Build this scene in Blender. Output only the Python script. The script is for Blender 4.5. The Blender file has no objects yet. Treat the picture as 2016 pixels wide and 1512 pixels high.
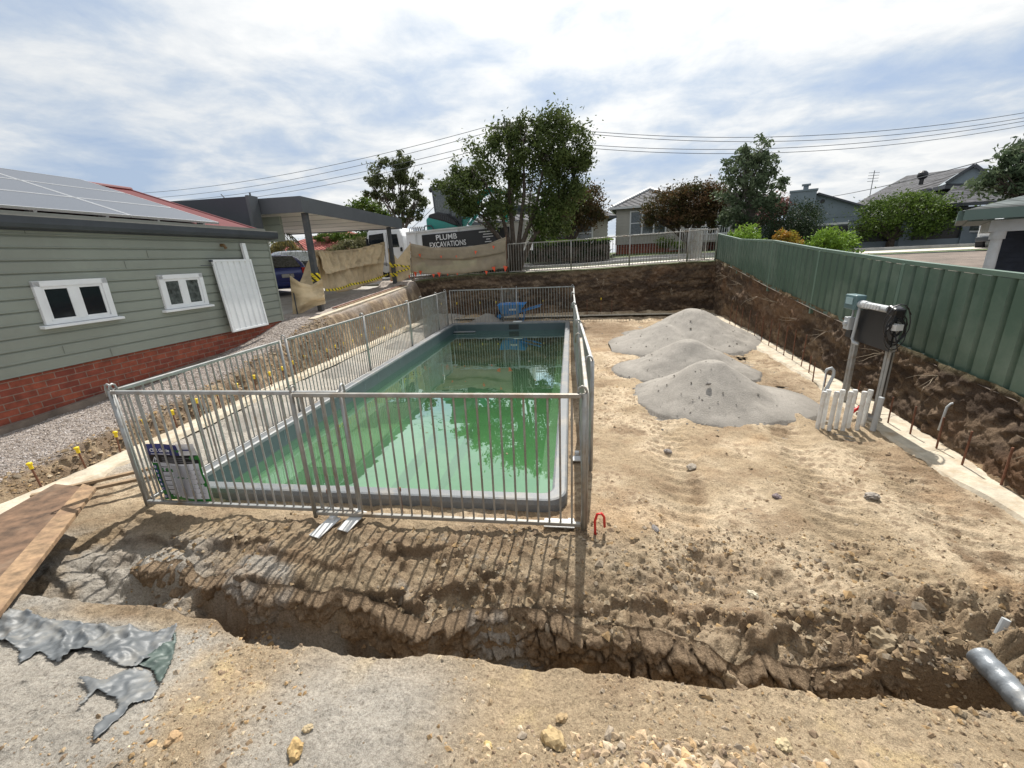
import bpy, math, random
import numpy as np
from mathutils import Vector, Matrix
random.seed(7); RNG = np.random.default_rng(11)
C = bpy.context.scene.collection
R = math.radians
# ---------------------------------------------------------------- camera
EYE = np.array([0.0, 0.0, 2.2037])
AX_R = np.array([0.99027422, 0.13285998, -0.04129402])
AX_U = np.array([5.55227197e-04, 2.93026903e-01, 9.56104035e-01])
AX_F = np.array([-0.13912822, 0.9468281, -0.29010322])
FPX = 824.745
cam = bpy.data.objects.new('camera', bpy.data.cameras.new('camera')); C.objects.link(cam)
m = Matrix.Identity(4)
for i in range(3):
    m[i][0] = AX_R[i]; m[i][1] = AX_U[i]; m[i][2] = -AX_F[i]; m[i][3] = EYE[i]
cam.matrix_world = m
cam.data.sensor_fit = 'HORIZONTAL'; cam.data.sensor_width = 36; cam.data.lens = FPX/2016*36
cam.data.clip_start = 0.05; cam.data.clip_end = 2000
bpy.context.scene.camera = cam
def ray(px, py):
    return AX_F + AX_R*(px-1008)/FPX + AX_U*(756-py)/FPX
def atY(px, py, Y):            # world point seen there, on the upright plane y = Y
    d = ray(px, py); return EYE + d*Y/d[1]
def atZ(px, py, z=0.0):        # same, on the level z
    d = ray(px, py); return EYE + d*(z-EYE[2])/d[2]
# ---------------------------------------------------------------- world
SUN_EL, SUN_AZ = R(54), R(4.6)
sc = bpy.context.scene
sc.view_settings.view_transform = 'Standard'; sc.view_settings.look = 'None'
sc.view_settings.exposure = 0.42; sc.view_settings.gamma = 1
w = bpy.data.worlds.new('World'); sc.world = w; w.use_nodes = True
nt = w.node_tree; nt.nodes.clear()
def N(nt, t, **kw):
    n = nt.nodes.new(t)
    for k, v in kw.items():
        if k.startswith('i_'):
            n.inputs[int(k[2:]) if k[2:].isdigit() else k[2:].replace('_', ' ')].default_value = v
        else: setattr(n, k, v)
    return n
def ramp(nt, stops, interp='LINEAR'):
    n = nt.nodes.new('ShaderNodeValToRGB'); cr = n.color_ramp; cr.interpolation = interp
    while len(cr.elements) < len(stops): cr.elements.new(0.5)
    for e, (p, c) in zip(cr.elements, stops):
        e.position = p; e.color = (*c, 1) if len(c) == 3 else c
    return n
def math_(nt, op, a, b=None, c=None):
    n = nt.nodes.new('ShaderNodeMath'); n.operation = op
    for i, v in enumerate((a, b, c)):
        if v is None: continue
        if hasattr(v, 'links'): nt.links.new(v, n.inputs[i])
        else: n.inputs[i].default_value = v
    return n.outputs[0]
L = nt.links.new
sky = N(nt, 'ShaderNodeTexSky', sky_type='NISHITA', sun_disc=False, sun_elevation=SUN_EL, sun_rotation=SUN_AZ, air_density=1.2, dust_density=1.5)
tc = N(nt, 'ShaderNodeTexCoord'); sep = N(nt, 'ShaderNodeSeparateXYZ'); L(tc.outputs['Generated'], sep.inputs[0])
zz = math_(nt, 'MAXIMUM', sep.outputs[2], 0.0); den = math_(nt, 'ADD', zz, 0.16)
cx = math_(nt, 'DIVIDE', sep.outputs[0], den); cy = math_(nt, 'DIVIDE', sep.outputs[1], den)
com = N(nt, 'ShaderNodeCombineXYZ'); L(cx, com.inputs[0]); L(cy, com.inputs[1])
mp = N(nt, 'ShaderNodeMapping'); mp.inputs['Rotation'].default_value = (0, 0, R(-35)); mp.inputs['Scale'].default_value = (0.55, 1.25, 1); mp.inputs['Location'].default_value = (3.1, 1.7, 0)
L(com.outputs[0], mp.inputs[0])
n1 = N(nt, 'ShaderNodeTexNoise', i_Scale=0.75, i_Detail=9.0, i_Roughness=0.5, i_Distortion=0.3); L(mp.outputs[0], n1.inputs['Vector'])
n2 = N(nt, 'ShaderNodeTexNoise', i_Scale=2.6, i_Detail=8.0, i_Roughness=0.6, i_Distortion=0.25); L(com.outputs[0], n2.inputs['Vector'])
mixn = math_(nt, 'ADD', math_(nt, 'MULTIPLY', n1.outputs[0], 0.62), math_(nt, 'MULTIPLY', n2.outputs[0], 0.38))
cr = ramp(nt, [(0.37, (0.31, 0.39, 0.53)), (0.45, (0.45, 0.51, 0.59)), (0.505, (0.60, 0.625, 0.65)), (0.56, (0.72, 0.725, 0.72)), (0.66, (0.60, 0.62, 0.65))])
L(mixn, cr.inputs[0])
# brighter cloud round the hidden sun (real glare in thin cloud)
sd = Vector((math.sin(SUN_AZ)*math.cos(SUN_EL), math.cos(SUN_AZ)*math.cos(SUN_EL), math.sin(SUN_EL)))
vm = N(nt, 'ShaderNodeVectorMath', operation='DOT_PRODUCT'); L(tc.outputs['Generated'], vm.inputs[0]); vm.inputs[1].default_value = sd
glow = math_(nt, 'POWER', math_(nt, 'MAXIMUM', vm.outputs['Value'], 0.0), 5.0)
gain = math_(nt, 'ADD', math_(nt, 'MULTIPLY', glow, 0.55), 0.92)
vs = N(nt, 'ShaderNodeVectorMath', operation='SCALE'); L(cr.outputs[0], vs.inputs[0]); L(gain, vs.inputs['Scale'])
bg1 = N(nt, 'ShaderNodeBackground'); L(vs.outputs[0], bg1.inputs[0]); bg1.inputs[1].default_value = 1.04
bg2 = N(nt, 'ShaderNodeBackground'); L(sky.outputs[0], bg2.inputs[0]); bg2.inputs[1].default_value = 0.1
cov = ramp(nt, [(0.36, (0.82,)*3), (0.46, (0.99,)*3)]); L(mixn, cov.inputs[0])
mx = N(nt, 'ShaderNodeMixShader'); L(cov.outputs[0], mx.inputs[0]); L(bg2.outputs[0], mx.inputs[1]); L(bg1.outputs[0], mx.inputs[2])
wo = N(nt, 'ShaderNodeOutputWorld'); L(mx.outputs[0], wo.inputs[0])
# ---------------------------------------------------------------- sun
sl = bpy.data.lights.new('sun', 'SUN'); sl.energy = 5.0; sl.angle = R(0.55); sl.color = (1.0, 0.955, 0.88)
so = bpy.data.objects.new('sun', sl); C.objects.link(so); so.rotation_euler = (-sd).to_track_quat('-Z', 'Y').to_euler()

# ---------------------------------------------------------------- helpers
def tag(o, label=None, cat=None, group=None, kind=None):
    if label: o['label'] = label
    if cat: o['category'] = cat
    if group: o['group'] = group
    if kind: o['kind'] = kind
    return o
def thing(name, label, cat, loc=(0, 0, 0), rz=0, group=None):
    o = bpy.data.objects.new(name, None); C.objects.link(o); o.location = tuple(float(v) for v in loc); o.rotation_euler = (0, 0, rz)
    return tag(o, label, cat, group)
def copy_tree(o, parent=None):
    c = o.copy(); C.objects.link(c)
    if parent is not None: c.parent = parent
    for ch in list(o.children): copy_tree(ch, c)
    return c
def np_mesh(name, V, F, mat, parent=None, col=None, smooth=False):
    V = np.asarray(V, np.float32); F = np.asarray(F, np.int32)
    me = bpy.data.meshes.new(name); me.vertices.add(len(V)); me.vertices.foreach_set('co', V.ravel())
    k = F.shape[1]; me.loops.add(F.size); me.loops.foreach_set('vertex_index', F.ravel())
    me.polygons.add(len(F)); me.polygons.foreach_set('loop_start', np.arange(0, F.size, k, dtype=np.int32)); me.polygons.foreach_set('loop_total', np.full(len(F), k, np.int32))
    me.update(calc_edges=True)
    me.polygons.foreach_set('use_smooth', np.full(len(F), bool(smooth)))
    if col is not None:
        a = me.color_attributes.new('Col', 'FLOAT_COLOR', 'POINT'); a.data.foreach_set('color', np.hstack([col, np.ones((len(V), 1))]).astype(np.float32).ravel())
    me.materials.append(mat); o = bpy.data.objects.new(name, me); C.objects.link(o)
    if parent is not None: o.parent = parent
    return o
class MB:
    def __init__(s): s.v = []; s.f = []
    def add(s, vs, fs):
        b = len(s.v); s.v += [tuple(float(c) for c in v) for v in vs]; s.f += [tuple(i+b for i in f) for f in fs]; return s
    def box(s, c, d, rz=0, M=None):
        hx, hy, hz = d[0]/2, d[1]/2, d[2]/2
        vs = [Vector((x, y, z)) for x in (-hx, hx) for y in (-hy, hy) for z in (-hz, hz)]
        Q = M if M is not None else Matrix.Rotation(rz, 3, 'Z')
        vs = [Q @ v + Vector(c) for v in vs]
        return s.add(vs, [(0, 1, 3, 2), (4, 6, 7, 5), (0, 4, 5, 1), (2, 3, 7, 6), (0, 2, 6, 4), (1, 5, 7, 3)])
    def beam(s, a, b, w, h=None, up=(0, 0, 1)):
        a = Vector(a); b = Vector(b); h = h or w; d = (b-a); ln = d.length; d.normalize(); u = Vector(up)
        if abs(d.dot(u)) > .99: u = Vector((1, 0, 0))
        x = d.cross(u).normalized(); z = x.cross(d).normalized()
        M = Matrix((x, d, z)).transposed()
        return s.box((a+b)/2, (w, ln, h), M=M)
    def tube(s, pts, r, n=8, cap=True):
        pts = [Vector(p) for p in pts]; rs = r if isinstance(r, (list, tuple)) else [r]*len(pts)
        vs = []; fs = []; pu = None
        for i, p in enumerate(pts):
            t = (pts[min(i+1, len(pts)-1)]-pts[max(i-1, 0)]).normalized()
            if pu is None: pu = t.orthogonal().normalized()
            pu = (pu - t*pu.dot(t)).normalized(); q = t.cross(pu)
            for k in range(n):
                a = 2*math.pi*k/n; vs.append(p + (pu*math.cos(a)+q*math.sin(a))*rs[i])
        for i in range(len(pts)-1):
            for k in range(n):
                k2 = (k+1) % n; fs.append((i*n+k, i*n+k2, (i+1)*n+k2, (i+1)*n+k))
        if cap: fs.append(tuple(range(n-1, -1, -1))); fs.append(tuple(range((len(pts)-1)*n, len(pts)*n)))
        return s.add(vs, fs)
    def cyl(s, c, r, h, axis='z', n=20, r2=None):
        c = Vector(c); ax = {'x': Vector((1, 0, 0)), 'y': Vector((0, 1, 0)), 'z': Vector((0, 0, 1))}[axis]
        return s.tube([c-ax*h/2, c+ax*h/2], [r, r2 if r2 is not None else r], n)
    def poly(s, pts): return s.add(pts, [tuple(range(len(pts)))])
    def prism(s, pts, ext):       # closed polygon (3-D points) extruded by a vector
        n = len(pts); e = Vector(ext); a = [Vector(p) for p in pts]; b = [p+e for p in a]
        return s.add(a+b, [tuple(range(n)), tuple(range(2*n-1, n-1, -1))]+[(i, n+i, n+(i+1) % n, (i+1) % n) for i in range(n)])
    def sphere(s, c, r, n=12, sc=(1, 1, 1)):
        vs = []; fs = []; m_ = n//2
        for i in range(m_+1):
            for k in range(n):
                th = math.pi*i/m_; ph = 2*math.pi*k/n
                vs.append((c[0]+r*sc[0]*math.sin(th)*math.cos(ph), c[1]+r*sc[1]*math.sin(th)*math.sin(ph), c[2]+r*sc[2]*math.cos(th)))
        for i in range(m_):
            for k in range(n): fs.append((i*n+k, (i+1)*n+k, (i+1)*n+(k+1) % n, i*n+(k+1) % n))
        return s.add(vs, fs)
    def build(s, name, mat, parent=None, smooth=False, bevel=0, auto=False):
        me = bpy.data.meshes.new(name); me.from_pydata(s.v, [], s.f); me.validate(); me.materials.append(mat)
        o = bpy.data.objects.new(name, me); C.objects.link(o)
        if smooth:
            for p in me.polygons: p.use_smooth = True
        if auto: me.set_sharp_from_angle(angle=R(40)) if hasattr(me, 'set_sharp_from_angle') else None
        import bmesh
        bm = bmesh.new(); bm.from_mesh(me); bmesh.ops.recalc_face_normals(bm, faces=bm.faces); bm.to_mesh(me); bm.free()
        if bevel:
            b = o.modifiers.new('b', 'BEVEL'); b.width = bevel; b.segments = 2; b.limit_method = 'ANGLE'
        if parent is not None: o.parent = parent
        return o
# value noise
def _h(ix, iy, seed):
    n = (ix.astype(np.int64)*374761393 + iy.astype(np.int64)*668265263 + seed*1274126177) & 0xffffffff
    n = ((n ^ (n >> 13))*1274126177) & 0xffffffff
    return ((n ^ (n >> 16)) & 0xffff)/65535.0
def vn(x, y, seed=0):
    xi = np.floor(x); yi = np.floor(y); fx = x-xi; fy = y-yi; fx = fx*fx*(3-2*fx); fy = fy*fy*(3-2*fy)
    a = _h(xi, yi, seed); b = _h(xi+1, yi, seed); c = _h(xi, yi+1, seed); d = _h(xi+1, yi+1, seed)
    return (a*(1-fx)+b*fx)*(1-fy)+(c*(1-fx)+d*fx)*fy - 0.5
def fbm(x, y, f=1.0, o=4, seed=0, g=0.5):
    x = np.asarray(x, float); y = np.asarray(y, float); s = 0; a = 1; t = 0
    for i in range(o):
        ca, sa = math.cos(i*.7+.3), math.sin(i*.7+.3)
        s = s+a*vn((x*ca-y*sa)*f+17.3*i, (x*sa+y*ca)*f-9.1*i, seed+i); t += a; a *= g; f *= 2.03
    return s/t*2          # about -1..1
def chunks(x, y, f, seed=0):          # angular clods: flat-topped cones on jittered cells, about 0..1
    x = x*f; y = y*f; xi = np.floor(x); yi = np.floor(y); d1 = np.full(x.shape, 9.); hh = np.zeros(x.shape)
    for dx in (-1, 0, 1):
        for dy in (-1, 0, 1):
            a = _h(xi+dx, yi+dy, seed); b = _h(xi+dx, yi+dy, seed+5); px = xi+dx+a-x; py = yi+dy+b-y; c = _h(xi+dx, yi+dy, seed+9)*3.14; u = px*np.cos(c)-py*np.sin(c); v = px*np.sin(c)+py*np.cos(c)
            d = np.maximum(np.abs(u)*1.25, np.abs(v)*.9)*.55+np.hypot(u, v)*.5; n = d < d1; d1 = np.where(n, d, d1); hh = np.where(n, _h(xi+dx, yi+dy, seed+7), hh)
    return np.minimum(np.clip((.46-d1)*3.2, 0, 1), .25+.75*hh)*(hh > .25)
def worley(x, y, f, seed=0):
    x = x*f; y = y*f; xi = np.floor(x); yi = np.floor(y); d1 = np.full(x.shape, 9.); d2 = np.full(x.shape, 9.)
    for dx in (-1, 0, 1):
        for dy in (-1, 0, 1):
            px = xi+dx+_h(xi+dx, yi+dy, seed); py = yi+dy+_h(xi+dx, yi+dy, seed+5)
            d = np.hypot(px-x, py-y); n = d < d1; d2 = np.where(n, d1, np.minimum(d2, d)); d1 = np.where(n, d, d1)
    return d1, d2
def sst(a, b, x): t = np.clip((x-a)/(b-a), 0, 1); return t*t*(3-2*t)
def itp(x, xs, ys): return np.interp(x, xs, ys)
# ---------------------------------------------------------------- materials
def mat(name, col, rough=0.6, metal=0.0, var=0.12, vscale=3.0, bump=0.0, bscale=40.0, spec=0.5, col2=None, dirt=None, dscale=1.5, attr=False, coat=0.0, **kw):
    m = bpy.data.materials.new(name); m.use_nodes = True; nt = m.node_tree; b = nt.nodes['Principled BSDF']; L = nt.links.new
    tc = N(nt, 'ShaderNodeTexCoord'); co = tc.outputs['Object']
    no = N(nt, 'ShaderNodeTexNoise', i_Scale=vscale, i_Detail=6.0, i_Roughness=0.6); L(co, no.inputs['Vector'])
    if attr:
        at = N(nt, 'ShaderNodeAttribute', attribute_name='Col'); base = at.outputs['Color']
    else:
        c2 = col2 or tuple(max(0, c*(1-var*2)) for c in col); c1 = tuple(min(1, c*(1+var)) for c in col) if not col2 else col
        rp = ramp(nt, [(0.3, c2), (0.7, c1)]); L(no.outputs[0], rp.inputs[0]); base = rp.outputs[0]
    if attr:
        mm = N(nt, 'ShaderNodeMix', data_type='RGBA', blend_type='MULTIPLY'); mm.inputs[0].default_value = 1
        rr = ramp(nt, [(0.3, (1-var*2,)*3), (0.7, (1+0*var,)*3)]); L(no.outputs[0], rr.inputs[0]); L(base, mm.inputs[6]); L(rr.outputs[0], mm.inputs[7]); base = mm.outputs[2]
    if dirt:
        n3 = N(nt, 'ShaderNodeTexNoise', i_Scale=dscale, i_Detail=8.0, i_Roughness=0.7); L(co, n3.inputs['Vector'])
        r3 = ramp(nt, [(0.48, (0,)*3), (0.7, (1,)*3)]); L(n3.outputs[0], r3.inputs[0])
        mm = N(nt, 'ShaderNodeMix', data_type='RGBA'); L(r3.outputs[0], mm.inputs[0]); L(base, mm.inputs[6]); mm.inputs[7].default_value = (*dirt, 1); base = mm.outputs[2]
    L(base, b.inputs['Base Color']); b.inputs['Roughness'].default_value = rough; b.inputs['Metallic'].default_value = metal
    b.inputs['Specular IOR Level'].default_value = spec; b.inputs['Coat Weight'].default_value = coat
    if bump:
        n4 = N(nt, 'ShaderNodeTexNoise', i_Scale=bscale, i_Detail=5.0, i_Roughness=0.65); L(co, n4.inputs['Vector'])
        bp = N(nt, 'ShaderNodeBump', i_Strength=1.0, i_Distance=bump); L(n4.outputs[0], bp.inputs['Height']); L(bp.outputs[0], b.inputs['Normal'])
    m['_b'] = 0
    return m
M_galv = mat('galvanised_steel', (0.36, 0.365, 0.36), 0.45, 0.5, .12, 6, .0006, 90, dirt=(0.25, 0.20, 0.145), dscale=4)
M_galvd = mat('weathered_galvanised', (0.31, 0.30, 0.275), 0.5, 0.4, .15, 5, .0006, 90, dirt=(0.22, 0.165, 0.11), dscale=3)
M_white = mat('white_paint', (0.78, 0.79, 0.80), 0.45, 0, .03, 4)
M_offwhite = mat('dusty_white', (0.62, 0.63, 0.63), 0.5, 0, .06, 4, dirt=(.5, .48, .44), dscale=3)
M_char = mat('charcoal_metal', (0.055, 0.062, 0.072), 0.45, 0.1, .1, 3)
M_char2 = mat('charcoal_fascia', (0.085, 0.092, 0.102), 0.5, 0.0, .08, 2)
M_black = mat('black_plastic', (0.012, 0.012, 0.014), 0.4, 0, .1, 5)
M_tyre = mat('rubber', (0.018, 0.018, 0.02), 0.8, 0, .15, 8)
M_glass = mat('dark_glass', (0.012, 0.016, 0.02), 0.06, 0, .05, 2, spec=.8)
M_glassl = mat('curtained_glass', (0.10, 0.115, 0.11), 0.08, 0, .35, 14, spec=.8)
M_green = mat('green_fence_steel', (0.074, 0.125, 0.090), 0.42, 0.0, .07, 1.5, dirt=(.13, .18, .14), dscale=1.2)
M_greend = mat('green_fence_trim', (0.125, 0.19, 0.148), 0.4, 0, .06, 2)
M_hess = mat('beige_shade_cloth', (0.66, 0.52, 0.33), 0.9, 0, .08, 3, .002, 60, dirt=(.36, .28, .18), dscale=2)
M_orange = mat('orange_flag_plastic', (0.85, 0.10, 0.035), 0.5, 0, .05, 4)
M_yel = mat('yellow_plastic', (0.80, 0.58, 0.02), 0.45, 0, .06, 9)
M_rust = mat('rusty_steel', (0.19, 0.085, 0.05), 0.85, 0.1, .25, 18, .001, 80)
M_pvc = mat('white_pvc', (0.72, 0.73, 0.72), 0.4, 0, .05, 6, dirt=(.5, .45, .38), dscale=9)
M_gpvc = mat('grey_conduit', (0.42, 0.44, 0.45), 0.45, 0, .06, 6)
M_conc = mat('concrete', (0.42, 0.40, 0.37), 0.85, 0, .12, 3, .004, 30, dirt=(.30, .27, .23), dscale=1.3)
M_foot = mat('footing_concrete', (0.52, 0.46, 0.36), 0.9, 0, .14, 7, .010, 26, dirt=(.36, .27, .17), dscale=3.2)
M_path = mat('footpath_concrete', (0.52, 0.47, 0.42), 0.85, 0, .08, 2, .003, 20)
M_asph = mat('asphalt', (0.10, 0.098, 0.10), 0.85, 0, .12, 5, .004, 60)
M_teal = mat('teal_paint', (0.01, 0.23, 0.19), 0.3, 0, .08, 2, coat=.3)
M_red = mat('red_plastic', (0.62, 0.03, 0.025), 0.4, 0, .06, 8)
M_blue = mat('blue_poly', (0.02, 0.22, 0.55), 0.45, 0, .08, 6)
M_tarp = mat('silver_tarp', (0.11, 0.12, 0.128), 0.5, 0.0, .15, 5, .002, 25, dirt=(.20, .19, .17), dscale=5)
M_tarpd = mat('green_tarp_underside', (0.06, 0.085, 0.075), 0.5, 0.1, .18, 9, .004, 22)
M_wood = mat('old_timber', (0.30, 0.21, 0.13), 0.85, 0, .2, 9, .002, 40)
M_chrome = mat('chrome', (0.6, 0.6, 0.62), 0.18, 0.9, .05, 4)
M_skyblue = mat('grey_blue_render', (0.20, 0.24, 0.27), 0.8, 0, .08, 1.5)
M_cream = mat('cream_weatherboard_paint', (0.50, 0.475, 0.43), 0.6, 0, .05, 2)
M_dbrick = mat('dark_painted_brick', (0.035, 0.045, 0.07), 0.6, 0, .2, 6)
M_grn_trim = mat('green_trim', (0.10, 0.15, 0.13), 0.5, 0, .06, 2)
M_bark = mat('bark', (0.085, 0.065, 0.05), 0.9, 0, .25, 9, .01, 25)
M_barkg = mat('pale_bark', (0.17, 0.15, 0.13), 0.9, 0, .25, 7, .008, 25)
M_rock = mat('rock_and_clod', (0.4, 0.3, 0.2), 0.95, 0, .22, 45, .004, 90, attr=True, spec=.2)
def soil_mat():
    m = bpy.data.materials.new('excavated_soil'); m.use_nodes = True; nt = m.node_tree; b = nt.nodes['Principled BSDF']; L = nt.links.new
    tc = N(nt, 'ShaderNodeTexCoord'); co = tc.outputs['Object']; at = N(nt, 'ShaderNodeAttribute', attribute_name='Col')
    a = N(nt, 'ShaderNodeTexNoise', i_Scale=60.0, i_Detail=6.0, i_Roughness=0.75); L(co, a.inputs['Vector'])
    r = ramp(nt, [(0.30, (0.42, 0.39, 0.36)), (0.45, (0.88, 0.87, 0.86)), (0.60, (1.08, 1.08, 1.08)), (0.74, (1.4, 1.38, 1.34))]); L(a.outputs[0], r.inputs[0])
    mm = N(nt, 'ShaderNodeMix', data_type='RGBA', blend_type='MULTIPLY'); mm.inputs[0].default_value = 1; L(at.outputs['Color'], mm.inputs[6]); L(r.outputs[0], mm.inputs[7])
    g_ = N(nt, 'ShaderNodeTexNoise', i_Scale=260.0, i_Detail=3.0, i_Roughness=0.7); L(co, g_.inputs['Vector']); gr = ramp(nt, [(0.30, (0.55,)*3), (0.5, (1,)*3), (0.72, (1.35,)*3)]); L(g_.outputs[0], gr.inputs[0])
    m3 = N(nt, 'ShaderNodeMix', data_type='RGBA', blend_type='MULTIPLY'); m3.inputs[0].default_value = 1; L(mm.outputs[2], m3.inputs[6]); L(gr.outputs[0], m3.inputs[7])
    L(m3.outputs[2], b.inputs['Base Color']); b.inputs['Roughness'].default_value = .95; b.inputs['Specular IOR Level'].default_value = .15
    n2 = N(nt, 'ShaderNodeTexNoise', i_Scale=20.0, i_Detail=9.0, i_Roughness=0.78); L(co, n2.inputs['Vector'])
    bp = N(nt, 'ShaderNodeBump', i_Strength=1.0, i_Distance=0.035); L(n2.outputs[0], bp.inputs['Height'])
    v = N(nt, 'ShaderNodeTexVoronoi', i_Scale=60.0); L(co, v.inputs['Vector'])
    b2 = N(nt, 'ShaderNodeBump', i_Strength=0.6, i_Distance=0.006); L(v.outputs['Distance'], b2.inputs['Height']); L(bp.outputs[0], b2.inputs['Normal']); L(b2.outputs[0], b.inputs['Normal'])
    return m
M_soil = soil_mat()
def leaf_mat(name, a, bcol):
    m = bpy.data.materials.new(name); m.use_nodes = True; nt = m.node_tree; b = nt.nodes['Principled BSDF']; L = nt.links.new
    at = N(nt, 'ShaderNodeAttribute', attribute_name='Col'); s = N(nt, 'ShaderNodeSeparateColor'); L(at.outputs['Color'], s.inputs[0])
    mm = N(nt, 'ShaderNodeMix', data_type='RGBA'); L(s.outputs[0], mm.inputs[0]); mm.inputs[6].default_value = (*a, 1); mm.inputs[7].default_value = (*bcol, 1)
    L(mm.outputs[2], b.inputs['Base Color']); b.inputs['Roughness'].default_value = .6; b.inputs['Specular IOR Level'].default_value = .18
    tr = N(nt, 'ShaderNodeBsdfTranslucent'); L(mm.outputs[2], tr.inputs[0]); ms = N(nt, 'ShaderNodeMixShader'); ms.inputs[0].default_value = .3
    L(b.outputs[0], ms.inputs[1]); L(tr.outputs[0], ms.inputs[2]); L(ms.outputs[0], nt.nodes['Material Output'].inputs[0])
    return m
def tile_mat(name, c1, c2, rows=4.5, cols=4.0, axis='x', rough=.7):
    m = bpy.data.materials.new(name); m.use_nodes = True; nt = m.node_tree; b = nt.nodes['Principled BSDF']; L = nt.links.new
    tc = N(nt, 'ShaderNodeTexCoord'); sp = N(nt, 'ShaderNodeSeparateXYZ'); L(tc.outputs['Object'], sp.inputs[0])
    fz = math_(nt, 'FRACT', math_(nt, 'MULTIPLY', sp.outputs[2], rows))
    hx = math_(nt, 'ADD', sp.outputs[0], sp.outputs[1])
    fx = math_(nt, 'SINE', math_(nt, 'MULTIPLY', hx, cols*6.283))
    hgt = math_(nt, 'ADD', math_(nt, 'MULTIPLY', fz, -.7), math_(nt, 'MULTIPLY', fx, .3))
    bp = N(nt, 'ShaderNodeBump', i_Strength=1.0, i_Distance=0.09); L(hgt, bp.inputs['Height']); L(bp.outputs[0], b.inputs['Normal'])
    no = N(nt, 'ShaderNodeTexNoise', i_Scale=4.0, i_Detail=5.0); L(tc.outputs['Object'], no.inputs['Vector'])
    rr = ramp(nt, [(0.35, c1), (0.65, c2)]); L(no.outputs[0], rr.inputs[0])
    ln = ramp(nt, [(0.0, (.15,)*3), (0.22, (.9,)*3), (0.85, (1,)*3), (1.0, (1.9,)*3)]); L(fz, ln.inputs[0])  # tile rows: dark line, plus a light highlight painted into the colour
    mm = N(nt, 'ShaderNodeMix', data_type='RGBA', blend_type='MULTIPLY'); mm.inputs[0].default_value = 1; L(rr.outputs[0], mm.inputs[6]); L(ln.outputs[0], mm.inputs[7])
    L(mm.outputs[2], b.inputs['Base Color']); b.inputs['Roughness'].default_value = rough; b.inputs['Specular IOR Level'].default_value = .08
    return m
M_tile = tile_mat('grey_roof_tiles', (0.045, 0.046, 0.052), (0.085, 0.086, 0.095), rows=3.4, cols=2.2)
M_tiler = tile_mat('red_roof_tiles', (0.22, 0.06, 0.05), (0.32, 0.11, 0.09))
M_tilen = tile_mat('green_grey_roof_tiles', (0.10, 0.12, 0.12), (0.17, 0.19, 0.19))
def brick_mat():
    m = bpy.data.materials.new('red_brick'); m.use_nodes = True; nt = m.node_tree; b = nt.nodes['Principled BSDF']; L = nt.links.new
    tc = N(nt, 'ShaderNodeTexCoord'); sp = N(nt, 'ShaderNodeSeparateXYZ'); L(tc.outputs['Object'], sp.inputs[0]); cb = N(nt, 'ShaderNodeCombineXYZ'); L(sp.outputs[1], cb.inputs[0]); L(sp.outputs[2], cb.inputs[1])
    br = N(nt, 'ShaderNodeTexBrick', i_Scale=1.0); br.inputs['Brick Width'].default_value = .24; br.inputs['Row Height'].default_value = .086; br.inputs['Mortar Size'].default_value = .008; br.inputs['Mortar Smooth'].default_value = .3; br.inputs['Bias'].default_value = -.1
    br.inputs['Color1'].default_value = (.30, .075, .04, 1); br.inputs['Color2'].default_value = (.19, .042, .027, 1); br.inputs['Mortar'].default_value = (.27, .17, .13, 1)
    L(cb.outputs[0], br.inputs['Vector']); n = N(nt, 'ShaderNodeTexNoise', i_Scale=9.0, i_Detail=7.0, i_Roughness=.7); L(tc.outputs['Object'], n.inputs['Vector'])
    r = ramp(nt, [(.3, (.6,)*3), (.65, (1.15,)*3)]); L(n.outputs[0], r.inputs[0]); mm = N(nt, 'ShaderNodeMix', data_type='RGBA', blend_type='MULTIPLY'); mm.inputs[0].default_value = 1
    L(br.outputs[0], mm.inputs[6]); L(r.outputs[0], mm.inputs[7]); L(mm.outputs[2], b.inputs['Base Color']); b.inputs['Roughness'].default_value = .85
    bp = N(nt, 'ShaderNodeBump', i_Strength=1.0, i_Distance=.008); bp.invert = True; L(br.outputs['Fac'], bp.inputs['Height']); L(bp.outputs[0], b.inputs['Normal'])
    return m
M_brick = brick_mat()
M_clad = mat('sage_weatherboard', (0.262, 0.282, 0.240), 0.55, 0, .05, 1.2, .0008, 60, dirt=(.225, .235, .20), dscale=.9)
M_redroof = mat('red_corrugated_roof', (0.17, 0.034, 0.034), 0.45, 0, .1, 3)
M_pavers = mat('bark_chip_ground', (0.17, 0.135, 0.11), 0.95, 0, .2, 2, .03, 12)
# ================================================================ TERRAIN
POOL = (-4.12, 3.33, -0.03, 14.22)      # outer edge of the coping
def fence_x(y): return 4.0+0.075*y
def toe_x(y): return itp(y, [0, 3.8, 5.1, 7.0, 9.7, 12, 16.3], [3.55, 3.97, 4.24, 4.52, 4.78, 4.95, 5.2])
def fence_z(y): return itp(y, [0, 4.4, 6.35, 9.0, 11.4, 14.1, 16.7, 20], [0.55, 0.66, 0.80, 1.02, 1.25, 1.55, 1.78, 1.8])
def street_z(x): return itp(x, [-30, -12, -7, -4.4, 0.5, 3.3, 5.0, 40], [0.9, 1.2, 1.34, 1.56, 1.62, 1.72, 1.76, 1.85])
def grav_z(y): return itp(y, [0, 2.5, 4.5, 6, 8, 9, 10.5, 16], [.05, .10, .22, .33, .64, .90, .96, 1.28])
def ledge(x, y):        # how far down the broken ledge between fence and trench, 0 at the fence to 1 at the trench
    return (2.93-y)/.78+.42*fbm(x, y*1.4, 1.25, 3, 84)+.20*fbm(x, y*1.3, 4, 3, 86)+.09*fbm(x, y, 12, 3, 87)
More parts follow.
